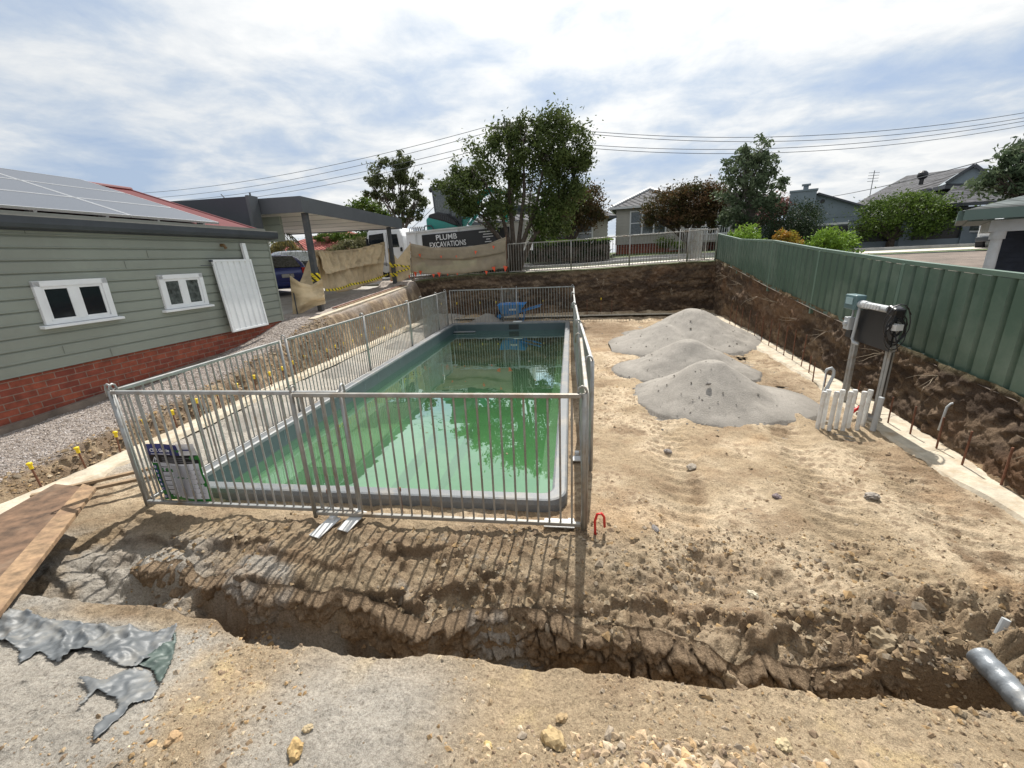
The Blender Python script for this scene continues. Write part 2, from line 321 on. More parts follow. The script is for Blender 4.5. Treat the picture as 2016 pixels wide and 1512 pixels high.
def hpit(x, y):
    x = np.asarray(x, float); y = np.asarray(y, float)
    n0 = fbm(x, y, .9, 4, 3); n1 = fbm(x, y, 3.5, 4, 5); n2 = fbm(x, y, 11, 4, 9); n3 = fbm(x, y, 34, 3, 21)
    z = -0.05+0.035*n0+0.022*n1+0.012*n2+.006*n3
    # clods and wheel tracks in the yard on the right
    yard = sst(.15, .5, x)*sst(2.1, 2.8, y)
    tr = np.sin((y*1.0+x*.45)*2*np.pi/.16+3*fbm(x, y, 1.2, 2, 40))
    for (x0, sl) in ((.95, .12), (2.15, .22), (3.1, .1)):
        d = np.abs(x-(x0+sl*(y-3))); z += yard*(-.045*np.exp(-(d/.2)**2)+.022*np.exp(-((d-.32)/.09)**2)+.015*tr*np.exp(-(d/.22)**4))
    wx_ = x+.02*n2; wy_ = y+.02*fbm(x, y, 11, 3, 88)
    msk = sst(-.05, .45, fbm(x, y, 1.1, 3, 71)+.25*n1)
    z += yard*(.35+msk)*(.012*chunks(wx_, wy_, 9, 31)*sst(0, .3, n1+.1)+.007*chunks(wx_, wy_, 19, 33))+yard*.02*fbm(x, y, 6, 4, 35)*(.4+msk)
    # shelf in front of the pool fence: cloddy mound, cracked edge
    shelf = sst(3.25, 2.95, y)*sst(-4.6, -4.0, x)
    lum = np.clip(fbm(x, y, 2.6, 4, 55), -.6, 1)
    z += shelf*(.05*lum+.026*n2+.024*chunks(wx_, wy_, 8, 41)*sst(-.1, .25, n1)+.014*chunks(wx_, wy_, 17, 43))
    # near right: rubble ridge beside the trench end
    rr = sst(1.3, 2.1, x)*sst(3.0, 2.2, y)*sst(1.3, 1.7, y)
    wl, wl2 = worley(x+.03*n2, y+.03*n2, 6.5, 77); blocky = np.clip(wl2-wl, 0, .5)
    z += rr*(.10+.17*n1+.11*chunks(wx_, wy_, 5.5, 45)+.05*chunks(wx_, wy_, 11, 47)+.02*chunks(wx_, wy_, 22, 48))
    z += .11*np.exp(-((x-1.08)/.38)**2-((y-2.28)/.17)**2)+.06*np.exp(-((x-.45)/.2)**2-((y-2.42)/.12)**2)
    # trench
    yT = itp(x, [-4.6, -4.2, -3.86, -3.45, -3.28, -2.9, -2.29, -1.5, -.94, -.08, .35, .69, 1.0, 1.46, 1.75, 2.0], [2.75, 2.62, 2.50, 2.36, 2.42, 2.28, 2.24, 2.30, 2.24, 2.20, 2.24, 2.13, 2.05, 1.99, 1.97, 1.9])
    yT = yT-.02+.11*fbm(x, y*0+1, 1.8, 3, 81)+.06*fbm(x, y*0+.66, 6, 3, 82)
    S_ = ledge(x, y); win = sst(-4.3, -3.7, x)*sst(2.0, 1.4, x); right = sst(.1, .9, x)
    k1 = sst(-.5, -1.3, x)*(.35+.65*sst(-.3, .3, fbm(x, y, 1.0, 2, 301))); k2 = sst(.6, -.2, x)*sst(-.5, .2, fbm(x, y, 1.2, 2, 303)); k3 = .4+.6*sst(-.2, .3, fbm(x, y, 1.6, 2, 305)); z -= win*(.10*sst(.16, .23, S_)*k1+.13*sst(.50, .58, S_)*k2+.07*sst(.80, .86, S_)*k3+(.04+.10*(1-k2))*sst(.2, 1.1, S_))
    zf = itp(x, [-4.4, -3.9, -3.4, -2.9, -2.3, -1.4, 0, .8, 1.4, 1.75, 1.95, 2.25, 3], [.06, -.10, -.42, -.46, -.56, -.62, -.66, -.70, -.76, -.74, -.40, -.04, .05])
    zf = zf+.07*n1+.03*n2+.01*n3+.04*chunks(wx_, wy_, 9, 49)*sst(-.2, .3, n1)+.018*chunks(wx_, wy_, 18, 50)
    # slurry tongues poured over the edge
    for (gx, gw, ga) in ((-3.05, .20, .17), (-2.25, .16, .10), (-.35, .22, .13), (.12, .14, .08)):
        zf = zf+ga*np.exp(-((x-gx)/gw)**2)*sst(1.75, 2.2, y)
    wd = itp(x, [-4, -3.4, -2.9, -1, 1, 2], [.35, .14, .10, .08, .06, .12])
    back = .05*sst(-3.75, -3.5, x)*sst(1.85, 1.7, x)
    t = sst(0, 1, (yT+back-y)/wd)
    cr, cr2 = worley(x+.03*n2, y*1.4, 4.2, 13); crack = np.clip(.09-(cr2-cr), 0, .09)/.09
    zs = z-.06*crack*sst(yT+.42, yT+.1, y)*sst(-1.2, .2, x)
    z = zs*(1-t)+zf*t
    # bank we stand on
    yl = 1.56+.035*fbm(x, x*0+4, 1.3, 3, 91)+.03*fbm(x, x*0+2, 5, 3, 92)+itp(x, [-4.5, -3.3, -2.4, -2.0, -1.7, 1.3, 1.75, 2.1], [.30, .26, .20, .14, 0, 0, .03, -.12])
    fg = .32+.10*sst(1.5, .9, y)+.03*n0+.03*n1+.016*n2+.007*n3+(.014*chunks(wx_, wy_, 11, 51)*sst(0, .35, n1)+.008*chunks(wx_, wy_, 21, 52))*sst(-.35, .1, fbm(x, y, 1.7, 3, 53))
    fg = fg*itp(x, [-4.6, -3.8, -2.4, 4], [.75, .92, 1, 1])
    cf, cf2 = worley(x, y, 16, 61); fg = fg+.016*np.clip(.5-cf, 0, 1)*sst(0, .4, fbm(x, y, 2.2, 3, 66))
    wl_ = itp(x, [-4.5, -3.0, -2.3, -1.8, 4], [.4, .28, .22, .12, .12])
    u = sst(0, 1, (yl+wl_*.5-y)/wl_)
    z = z*(1-u)+fg*u
    # left: gravelly fill towards the board, embankment, gravel strip by the house
    ag = sst(-4.2, -4.5, x)*sst(3.3, 3.8, y)*sst(-5.6, -5.2, x)
    z += ag*(.05+.07*np.clip(fbm(x, y, .8, 3, 15), 0, 1))
    xe = -6.12+.12*fbm(y, y*0, .9, 3, 17)+.05*n1
    gz = grav_z(y)+.02*n1+.012*n2+np.clip((-6.2-x), 0, 1)*itp(y, [2, 5, 9], [.24, .17, .06])
    xt = -5.62+.10*fbm(y, y*0+3, 1.3, 3, 19)
    q = sst(0, 1, (xt-x)/np.maximum(xt-xe, .05))
    q = np.where(y < 2.9, q*sst(1.9, 2.9, y), q)
    rough = .09*n1+.07*n2+.07*chunks(wx_, wy_, 7, 23)+.03*chunks(wx_, wy_, 15, 24)
    z = z*(1-q)+gz*q+rough*np.sin(np.pi*np.clip(q, 0, 1))*sst(3, 4, y)
    # right: rises into the bank toe
    r = sst(0, .35, x-toe_x(y)+.12)
    z = z+r*.22
    # back: toe of the far wall
    z = z+.15*sst(15.75, 16.2, y)
    return z
def soil_col(x, y, z):
    n0 = fbm(x, y, .7, 4, 103); n1 = fbm(x, y, 2.3, 4, 105); n2 = fbm(x, y, 9, 4, 109); n3 = fbm(x, y, 30, 3, 111)
    c = lambda r, g, b: np.array([r, g, b])
    SAND, TAN, BRN, DBR = c(.57, .46, .325), c(.42, .325, .215), c(.215, .148, .092), c(.12, .08, .05)
    GREY, ORG, PALE = c(.375, .35, .31), c(.46, .29, .15), c(.60, .52, .40)
    def mixc(a, b, t): return a*(1-t[..., None])+b*t[..., None]
    col = np.broadcast_to(TAN, x.shape+(3,)).copy()
    col = mixc(col, SAND, sst(-.25, .35, n1+.5*n0)*.85)
    col = mixc(col, ORG, sst(.25, .7, fbm(x, y, 1.5, 4, 130))*.45)
    col = mixc(col, BRN*1.25, sst(.0, .4, fbm(x*.7+y*.3, y-.3*x, 2.4, 5, 136)+.25*n2)*.55)
    ck = chunks(x+.02*n2, y+.02*n2, 13, 138); col = mixc(col, DBR*1.6, (ck > .3)*sst(.0, .3, n1+.3*n2)*.5)
    col = mixc(col, BRN, sst(.12, .6, fbm(x, y, 3.1, 5, 133)+.3*n2)*.75)
    # shelf in front of the fence: browner earth with grey slurry
    sh = sst(3.35, 2.9, y)*sst(1.2, .1, x)
    col = mixc(col, TAN*.78, sh*.75)
    col = mixc(col, BRN*.95, sh*sst(-.1, .45, n1+.35*n2)*.6)
    sl = sst(.05, .35, fbm(x, y, 1.35, 4, 140)+.12*n2)*sst(3.0, 2.6, y)*sst(.7, .1, x)
    col = mixc(col, GREY, sl*.85*sst(1.6, 1.9, y))
    # trench: exposed brown clay, with shade on the step faces painted darker
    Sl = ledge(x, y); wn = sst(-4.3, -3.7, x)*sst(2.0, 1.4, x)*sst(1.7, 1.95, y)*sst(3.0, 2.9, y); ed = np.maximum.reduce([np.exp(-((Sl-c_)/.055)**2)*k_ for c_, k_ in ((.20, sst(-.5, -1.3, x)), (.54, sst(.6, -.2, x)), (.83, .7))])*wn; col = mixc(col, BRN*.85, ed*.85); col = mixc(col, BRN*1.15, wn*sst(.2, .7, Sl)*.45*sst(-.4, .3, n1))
    low = sst(-.36, -.50, z)  # floor colour darkened to stand for shade down in the trench
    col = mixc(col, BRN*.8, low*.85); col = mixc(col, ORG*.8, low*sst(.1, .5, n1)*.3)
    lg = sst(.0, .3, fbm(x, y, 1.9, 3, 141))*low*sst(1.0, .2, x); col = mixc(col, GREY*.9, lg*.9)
    rc = sst(1.2, 1.9, x)*sst(2.6, 2.1, y)*sst(1.35, 1.6, y)*sst(-.35, .2, n1); col = mixc(col, BRN*.85, rc*.8)
    # left fill: gravel dust
    lf = sst(-2.7, -3.2, x+.3*n1)*sst(2.9, 2.45, y+.2*n1)*sst(-.5, -.1, n1); col = mixc(col, GREY*1.04, lf*.9)
    # bank we stand on
    fg = sst(1.62, 1.5, y)
    col = mixc(col, TAN*1.06, fg*.8)
    g1 = np.exp(-(((x+.92)/.46)**4+((y-1.1)/.42)**4)); g2 = sst(-1.62, -1.95, x+.22*n1+.1*n2)*sst(1.75, 1.45, y)
    gg = np.clip(g1*sst(-.55, .15, n1+g1*.4)+g2*1.2, 0, 1)*fg; col = mixc(col, GREY*1.12, gg*.9)
    gd = sst(.15, .5, fbm(x, y, 2.8, 4, 150))*fg*(1-gg); col = mixc(col, BRN*1.1, gd*.5*sst(-.3, .3, x))
    yl = sst(.2, .6, fbm(x, y, 6.5, 4, 155))*fg*(1-gg); col = mixc(col, c(.60, .46, .26), yl*.6)
    # beside the pool, left: crusher dust; embankment soil; mulch gravel
    ag = sst(-4.1, -4.3, x)*sst(3.4, 3.9, y); col = mixc(col, GREY*1.1, ag*.95)
    bk = sst(-5.5, -5.75, x+.08*n1)*sst(2.8, 3.3, y); col = mixc(col, BRN*.95, bk*.9); col = mixc(col, TAN*1.1, bk*sst(.0, .5, n2+.4*n1)*.7)
    gs = sst(-5.95, -6.25, x+.10*n1+.03*n2); MUL = c(.40, .355, .32); col = mixc(col, MUL, gs); col = mixc(col, MUL*.55, gs*sst(.05, .5, n3+.3*n2)*.8); col = mixc(col, MUL*1.35, gs*sst(.25, .6, -n3)*.8)
    # darker brown patch far right of the yard
    dk = np.exp(-(((x-1.0)/1.0)**2+((y-13.3)/1.6)**2)); col = mixc(col, BRN*.85, np.clip(dk*1.3, 0, 1)*.8)
    d2 = np.exp(-(((x-3.5)/.45)**2+((y-7.2)/1.0)**2)); col = mixc(col, BRN, np.clip(d2, 0, 1)*.7)
    bt = np.clip(sst(-.12, .15, x-toe_x(y)+.03*n1), 0, 1); col = mixc(col, BRN*.8, bt)
    col *= (1+.16*n2+.12*n3+.08*n1)[..., None]
    return np.clip(col, .02, .9)
ys = [-1.6]
while ys[-1] < 16.5:
    y = ys[-1]; ys.append(y+(.12 if y < .3 else .03 if y < .65 else .0105 if y < 2.6 else .0105+(y-2.6)*.0055))
xs = np.concatenate([np.arange(-7.4, -4.6, .028), np.arange(-4.6, 2.6, .0125), np.arange(2.6, 5.75, .021)])
xs = np.unique(np.round(np.concatenate([xs, [POOL[0]+.07, POOL[0]+.09, POOL[2]-.07, POOL[2]-.09]]), 4)); ys = np.array(ys)
ys = np.unique(np.round(np.concatenate([ys, [POOL[1]+.07, POOL[1]+.09, POOL[3]-.07, POOL[3]-.09]]), 4))
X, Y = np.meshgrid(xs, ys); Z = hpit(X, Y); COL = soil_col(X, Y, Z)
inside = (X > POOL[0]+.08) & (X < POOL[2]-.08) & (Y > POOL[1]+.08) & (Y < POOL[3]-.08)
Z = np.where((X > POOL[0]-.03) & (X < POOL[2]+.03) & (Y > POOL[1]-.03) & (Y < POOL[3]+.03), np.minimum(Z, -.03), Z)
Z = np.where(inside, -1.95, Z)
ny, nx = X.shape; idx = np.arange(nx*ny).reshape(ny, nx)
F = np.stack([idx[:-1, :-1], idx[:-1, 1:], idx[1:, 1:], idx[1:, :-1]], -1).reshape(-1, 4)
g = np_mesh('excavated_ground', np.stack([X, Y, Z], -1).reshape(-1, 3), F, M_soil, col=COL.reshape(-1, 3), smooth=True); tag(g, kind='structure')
def hz(x, y): return float(hpit(np.array([x]), np.array([y]))[0])

# ---- cut earth faces of the pit (far, then down the right side)
def wall_sheet(name, path, top, bot, nu, nv, lean, seed, dark=1.0, amp=1.0, pal=None):
    # path: function u->(x,y) at the top, lean: (dx,dy) from top to toe; returns a rough earth face
    u = np.linspace(0, 1, nu); v = np.linspace(0, 1, nv); U, V = np.meshgrid(u, v)
    px, py = path(U); tz = top(U); bz = bot(U); lx, ly = lean(U)
    ln = np.hypot(np.gradient(px, axis=1), np.gradient(py, axis=1)).cumsum(1)
    H = ln; K = V*np.maximum(tz-bz, .1)
    prof = V**.8
    n = .10*fbm(H, K*1.6, 1.3, 4, seed)+.06*fbm(H, K*1.3, 5, 4, seed+3)+.03*fbm(H, K, 17, 3, seed+5)
    w1, w2 = worley(H, K*1.4, 4.5, seed+9); n += .07*np.clip(.5-w1, 0, 1)
    n += .05*chunks(H, K*1.1, 6, seed+11)*sst(-.1, .3, fbm(H, K, 1.5, 3, seed+12))+.022*chunks(H, K*1.1, 14, seed+13)
    n *= amp*np.sin(np.pi*np.clip(V*.92+.04, 0, 1))**.4
    # outward direction (towards the pit)
    nl = np.hypot(lx, ly)+1e-6
    x = px+lx*prof*1.0+lx/nl*n; y = py+ly*prof+ly/nl*n; z = tz+(bz-tz)*V+.04*fbm(H, K, 2.5, 3, seed+7)*np.where(V < .02, .6, 1)
    st = fbm(H*.5, K*3.2, 1.6, 5, seed+21); s2 = fbm(H, K*2, 6, 4, seed+22); s3 = fbm(H, K, 22, 3, seed+23)
    A, B, D, O = [np.array(c_) for c_ in (pal or ((.075, .053, .038), (.17, .12, .08), (.28, .21, .145), (.20, .11, .06)))]
    t1 = sst(-.3, .45, st+.5*s2)[..., None]; col = A*(1-t1)+B*t1
    t2 = sst(.2, .7, s2+.3*s3)[..., None]*.55; col = col*(1-t2)+D*t2
    t3 = sst(.15, .6, fbm(H, K, .9, 3, seed+30))[..., None]*.45; col = col*(1-t3)+O*t3
    t4 = sst(.10, .0, V)[..., None]*.6; col = col*(1-t4)+np.array([.16, .14, .08])*t4
    t5 = sst(.86, 1., V)[..., None]*.5; col = col*(1-t5)+B*1.1*t5
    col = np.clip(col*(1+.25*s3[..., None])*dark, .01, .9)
    i = np.arange(U.size).reshape(U.shape); F = np.stack([i[:-1, :-1], i[:-1, 1:], i[1:, 1:], i[1:, :-1]], -1).reshape(-1, 4)
    o = np_mesh(name, np.stack([x, y, z], -1).reshape(-1, 3), F, M_soil, col=col.reshape(-1, 3), smooth=True); return tag(o, kind='structure')
wall_sheet('pit_wall_far', lambda u: (-6.5+u*12.0, 16.42+0*u), lambda u: street_z(-6.5+u*12.0)+0.02, lambda u: -.12+0*u, 560, 90, lambda u: (0*u, -.30+0*u), 200)
wall_sheet('pit_wall_right', lambda u: (fence_x(16.6-u*16.4)-.05, 16.6-u*16.4), lambda u: fence_z(16.6-u*16.4)+.07, lambda u: -.1+0*u, 900, 56, lambda u: (toe_x(16.6-u*16.4)-fence_x(16.6-u*16.4)+.0, .001+0*u), 300, 1.1)
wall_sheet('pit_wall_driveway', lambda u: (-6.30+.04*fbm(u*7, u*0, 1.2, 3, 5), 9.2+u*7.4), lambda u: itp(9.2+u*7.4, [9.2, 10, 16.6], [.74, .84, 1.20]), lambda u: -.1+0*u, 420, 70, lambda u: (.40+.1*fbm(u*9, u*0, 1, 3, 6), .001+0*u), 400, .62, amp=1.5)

# ---- ground outside the pit
def outer_z(x, y):
    sz = street_z(x); b = itp(y, [16.4, 19, 26, 33, 60], [0, .06, .12, .40, .40]); return np.where(y > 16.3, sz+b, fence_z(y))
def sheet(name, X, Y, Zf, mat, colf=None):
    Z = Zf(X, Y); i = np.arange(X.size).reshape(X.shape); F = np.stack([i[:-1, :-1], i[:-1, 1:], i[1:, 1:], i[1:, :-1]], -1).reshape(-1, 4)
    return np_mesh(name, np.stack([X, Y, Z], -1).reshape(-1, 3), F, mat, smooth=True)
def grass_mat():
    m = bpy.data.materials.new('mown_grass'); m.use_nodes = True; nt = m.node_tree; b = nt.nodes['Principled BSDF']; L = nt.links.new
    tc = N(nt, 'ShaderNodeTexCoord'); a = N(nt, 'ShaderNodeTexNoise', i_Scale=1.3, i_Detail=8.0, i_Roughness=.7); L(tc.outputs['Object'], a.inputs['Vector'])
    r = ramp(nt, [(.3, (.045, .075, .02)), (.5, (.085, .12, .035)), (.7, (.15, .15, .06))]); L(a.outputs[0], r.inputs[0]); L(r.outputs[0], b.inputs['Base Color']); b.inputs['Roughness'].default_value = .9
    n = N(nt, 'ShaderNodeTexNoise', i_Scale=30.0, i_Detail=4.0); L(tc.outputs['Object'], n.inputs['Vector']); bp = N(nt, 'ShaderNodeBump', i_Strength=1.0, i_Distance=.06); L(n.outputs[0], bp.inputs['Height']); L(bp.outputs[0], b.inputs['Normal'])
    return m
M_grass = grass_mat()
yy = np.concatenate([np.linspace(16.36, 40, 60), np.linspace(42, 900, 30)]); xx = np.concatenate([np.linspace(-900, -32, 20), np.linspace(-30, 40, 90), np.linspace(44, 900, 20)])
gx, gy = np.meshgrid(xx, yy); tag(sheet('street_ground', gx, gy, outer_z, M_grass), kind='structure')
uu = np.concatenate([np.linspace(-.06, 12, 40), [30, 200, 900]]); vv = np.linspace(-8, 16.40, 60); gu, gv = np.meshgrid(uu, vv)
tag(sheet('neighbour_ground', gu+fence_x(gv), gv, lambda x, y: fence_z(y)+np.clip((x-fence_x(y))*.05, 0, .7)*np.clip((16-y)/12, 0, 1), M_pavers), kind='structure')
# carport slab and driveway beyond it
def slab(name, x0, x1, y0, y1, zf, m, t=.12):
    b = MB(); c = [(x0, y0), (x1, y0), (x1, y1), (x0, y1)]; tp = [(x, y, zf(x, y)) for x, y in c]; bt = [(x, y, zf(x, y)-t) for x, y in c]
    b.add(tp+bt, [(0, 1, 2, 3), (7, 6, 5, 4), (0, 4, 5, 1), (1, 5, 6, 2), (2, 6, 7, 3), (3, 7, 4, 0)]); return tag(b.build(name, m), kind='structure')
dz = lambda x, y: float(itp(y, [9.2, 10, 16.6, 22], [.86, .97, 1.32, 1.36]))
k = 0
for y0, y1 in ((9.25, 12.2), (12.22, 14.4), (14.42, 16.5)):
    for x0, x1 in ((-16, -9.6), (-9.58, -6.38)):
        slab('driveway', x0, x1, y0, y1, dz, M_conc, .5)
b = MB(); b.add([(-6.36, 9.5, .965), (-6.17, 9.5, .965), (-6.17, 16.4, 1.335), (-6.36, 16.4, 1.335), (-6.36, 9.5, .82), (-6.17, 9.5, .82), (-6.17, 16.4, 1.2), (-6.36, 16.4, 1.2)], [(0, 1, 2, 3), (0, 4, 5, 1), (1, 5, 6, 2), (3, 2, 6, 7), (0, 3, 7, 4)]); tag(b.build('driveway_edge', M_foot), kind='structure')
slab('driveway_apron', -16, -6.4, 16.52, 21.5, lambda x, y: float(outer_z(x, y))+.012, M_conc, .1)
# footpath, road, far verge
pz = lambda off: (lambda x, y: outer_z(x, y)+off)
gx, gy = np.meshgrid(np.linspace(-2.2, 30, 60), np.linspace(17.1, 18.7, 6)); tag(sheet('footpath', gx, gy, pz(.012), M_path), kind='structure')
gx, gy = np.meshgrid(np.linspace(-60, 60, 120), np.linspace(19.6, 25.0, 12)); tag(sheet('road', gx, gy, pz(.008), M_asph), kind='structure')
for ky in (19.5, 25.0):
    gx, gy = np.meshgrid(np.linspace(-60, 60, 120), np.array([ky, ky+.001, ky+.14, ky+.141])); 
    def kz(x, y, ky=ky): return outer_z(x, y)+np.where((y > ky) & (y < ky+.141), .11, -.05)
    tag(sheet('kerb', gx, gy, kz, M_conc), kind='structure')

# ---- concrete footing strips at the toe of the banks
def strip(name, pts_l, pts_r, z0, seed):
    ny = 160; nx = 10; t = np.linspace(0, 1, ny); pl = np.array(pts_l); pr = np.array(pts_r); Yv = pl[0, 1]+(pl[-1, 1]-pl[0, 1])*t
    xl = np.interp(Yv, pl[:, 1], pl[:, 0])+.04*fbm(Yv, Yv*0, 2.5, 3, seed); xr = np.interp(Yv, pr[:, 1], pr[:, 0])+.03*fbm(Yv, Yv*0+5, 2.5, 3, seed)
    s = np.linspace(0, 1, nx); XX = xl[:, None]*(1-s)+xr[:, None]*s; YY = np.repeat(Yv[:, None], nx, 1); ZZ = z0+.010*fbm(XX, YY, 2, 3, seed)+.006*fbm(XX, YY, 9, 3, seed); ZZ[:, 0] -= .07; ZZ[:, -1] -= .05
    i = np.arange(XX.size).reshape(XX.shape); F = np.stack([i[:-1, :-1], i[:-1, 1:], i[1:, 1:], i[1:, :-1]], -1).reshape(-1, 4)
    return tag(np_mesh(name, np.stack([XX, YY, ZZ], -1).reshape(-1, 3), F, M_foot), kind='structure')
# the undercut, cracked far side of the trench
def yTf(x):
    n2 = fbm(x, x*0+2.2, 11, 4, 9); yT = itp(x, [-4.6, -4.2, -3.86, -3.45, -3.28, -2.9, -2.29, -1.5, -.94, -.08, .35, .69, 1.0, 1.46, 1.75, 2.0], [2.75, 2.62, 2.50, 2.36, 2.42, 2.28, 2.24, 2.30, 2.24, 2.20, 2.24, 2.13, 2.05, 1.99, 1.97, 1.9])
    return yT-.02+.11*fbm(x, x*0+1, 1.8, 3, 81)+.06*fbm(x, x*.0+.66, 6, 3, 82)
def tr_face():
    nu, nv = 760, 62; u = np.linspace(0, 1, nu); v = np.linspace(0, 1, nv); U, V = np.meshgrid(u, v); x = -3.62+U*5.42; yt = yTf(x)+.035
    zt_ = sum(hpit(x[:1], yt[:1]+o_) for o_ in (.07, .11, .15, .19))/4; zt_ = np.repeat(np.convolve(np.pad(zt_[0], 9, 'edge'), np.ones(19)/19, 'valid')[None], nv, 0)+.004; zb_ = itp(x, [-3.6, -3.4, -2.9, -2.3, 0, 1.4, 1.75, 1.9], [-.36, -.52, -.56, -.68, -.78, -.86, -.80, -.55]); K = V*(zt_-zb_)
    n = .07*fbm(x, K*1.5, 2.2, 4, 801)+.05*fbm(x, K*1.2, 6, 4, 803)+.022*fbm(x, K, 18, 3, 805)+.030*chunks(x, K*1.2, 8, 807)+.014*chunks(x, K, 18, 809)
    w1, w2 = worley(x+.05*fbm(x, K, 7, 3, 811), K*1.1+.05*fbm(x, K, 7, 3, 812), 5.5, 813); ck = np.clip(.10-(w2-w1), 0, .10)/.10; w3, w4 = worley(x+.02*fbm(x, K, 20, 2, 814), K, 13, 815); ck2 = np.clip(.08-(w4-w3), 0, .08)/.08; cm = sst(-1.0, -.1, x)
    n = n-.055*ck*(.3+.7*cm)-.02*ck2*cm; env = sst(0, .10, V); under = .10*sst(.45, 1, V)*sst(-.35, .25, fbm(x, x*0+9, 1.1, 3, 817)+.2)
    y = yt+.075*(1-env)-(n+.035*np.sin(np.pi*np.clip(V*1.15, 0, 1)))*env+under; z = zt_+(zb_-zt_)*V+.02*fbm(x, K, 5, 3, 819)*env
    s1 = fbm(x, K*1.5, 2.4, 4, 821); s2 = fbm(x, K, 9, 4, 822); s3 = fbm(x, K, 30, 3, 823); c = lambda *a: np.array(a)
    col = c(.30, .22, .145)+0*x[..., None]; m_ = lambda a, b, t: a*(1-t[..., None])+b*t[..., None]
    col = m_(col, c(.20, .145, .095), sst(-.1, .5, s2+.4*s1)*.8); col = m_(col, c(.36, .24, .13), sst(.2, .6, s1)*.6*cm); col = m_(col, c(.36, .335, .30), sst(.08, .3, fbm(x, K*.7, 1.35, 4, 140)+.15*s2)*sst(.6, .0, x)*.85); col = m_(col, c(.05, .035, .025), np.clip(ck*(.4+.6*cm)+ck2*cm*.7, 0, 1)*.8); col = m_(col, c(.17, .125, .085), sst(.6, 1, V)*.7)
    col = np.clip(col*(1+.22*s3+.12*s2)[..., None], .02, .9); i = np.arange(U.size).reshape(U.shape); F = np.stack([i[:-1, :-1], i[:-1, 1:], i[1:, 1:], i[1:, :-1]], -1).reshape(-1, 4)
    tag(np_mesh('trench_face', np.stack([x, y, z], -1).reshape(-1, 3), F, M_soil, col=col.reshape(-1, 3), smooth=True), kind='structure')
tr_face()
strip('footing_strip', [(3.55, 3.0), (3.66, 3.57), (3.62, 4.27), (3.68, 5.14), (4.02, 7.2), (4.14, 9.7), (4.35, 12), (4.6, 15.9)], [(3.95, 3.0), (4.02, 3.8), (4.26, 5.1), (4.5, 7.0), (4.76, 9.7), (4.95, 12), (5.1, 15.9)], -.012, 500)
strip('footing_strip', [(-5.74, 2.75), (-5.66, 3.3), (-5.66, 4.5), (-5.7, 7), (-5.7, 15.8)], [(-5.12, 2.75), (-5.22, 3.3), (-5.30, 4.5), (-5.38, 7), (-5.38, 15.8)], .055, 520)
strip('footing_strip', [(-5.3, 15.55), (-5.3, 15.95)], [(4.6, 15.55), (4.6, 15.95)], .03, 540)

# ---- gravel piles
M_dust = mat('crusher_dust', (0.33, 0.315, 0.29), 0.95, 0, .20, 170, .012, 50, attr=True, spec=.15)
def pile(label, cx, cy, a, b_, h, ridge=None, seed=0, rot=0.0, gw=.5):
    n = 110; s = np.linspace(-1.25, 1.25, n); U, V = np.meshgrid(s, s); x = cx+U*a*math.cos(rot)-V*b_*math.sin(rot); y = cy+U*a*math.sin(rot)+V*b_*math.cos(rot)
    r = np.hypot(U, V)*(1+.10*fbm(x, y, 1.3, 3, seed)+.05*fbm(x, y, 4, 2, seed)); h0 = np.where(r < 1, (1-r), 0); zz = h*1.16*h0**1.22/(1+.14*np.exp(-(r/.09)**2))
    if ridge: 
        for (rx, ry, ra, rh) in ridge: zz = np.maximum(zz, rh*np.clip(1-np.hypot(x-rx, y-ry)/ra, 0, 1)**1.05)
    zz = zz+(.020*fbm(x, y, 4, 5, seed+1)+.004*chunks(x, y, 14, seed+4)*(fbm(x, y, 2, 3, seed+6) > .1))*np.clip(zz*8, 0, 1)
    base = -.10; Zp = np.where(zz > .002, np.maximum(hpit(x, y)*0-.045+zz, base), base)
    col = np.array([.37, .342, .305])*(1+.12*fbm(x, y, 9, 4, seed+2)+.10*fbm(x, y, 40, 2, seed+3))[..., None]
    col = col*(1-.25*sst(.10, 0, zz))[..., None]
    i = np.arange(x.size).reshape(x.shape); F = np.stack([i[:-1, :-1], i[:-1, 1:], i[1:, 1:], i[1:, :-1]], -1).reshape(-1, 4)
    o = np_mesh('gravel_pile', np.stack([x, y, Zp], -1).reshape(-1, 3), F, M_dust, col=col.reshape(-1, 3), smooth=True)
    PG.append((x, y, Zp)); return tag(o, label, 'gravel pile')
PG = []
pile('nearest of three grey crusher dust piles, closest to the white pipes', 2.14, 6.55, 1.16, 1.18, .62, seed=600, ridge=[(2.75, 6.5, .9, .20)])
pile('middle grey crusher dust pile, between the nearest and the largest pile', 2.25, 8.35, 1.30, 1.10, .58, seed=620, ridge=[(1.7, 8.3, .9, .28)])
pile('largest and farthest grey crusher dust pile near the corner of the pit', 3.15, 11.55, 1.75, 1.9, .76, seed=640, ridge=[(2.3, 10.9, 1.35, .52), (1.7, 10.4, .9, .25)])
pile('low grey gravel heap behind the far end of the pool', -3.0, 15.0, .75, .45, .34, seed=660)
for (px, py, a, h) in ((-4.75, 5.6, .55, .17), (-4.8, 8.2, .6, .20), (-4.7, 10.9, .5, .16), (-4.85, 4.3, .45, .10)):
    tag(pile('x', px, py, a, a*1.5, h, seed=int(700+px*10+py*7)), {5.6: 'low grey dust heap beside the pool fence below the small house window', 8.2: 'low grey dust heap beside the pool fence below the leaning white gate panel', 10.9: 'low grey dust heap beside the pool fence below the carport post', 4.3: 'lowest grey dust heap behind the printed sign on the pool fence'}[py], 'gravel pile', 'dust heaps along the left of the pool')
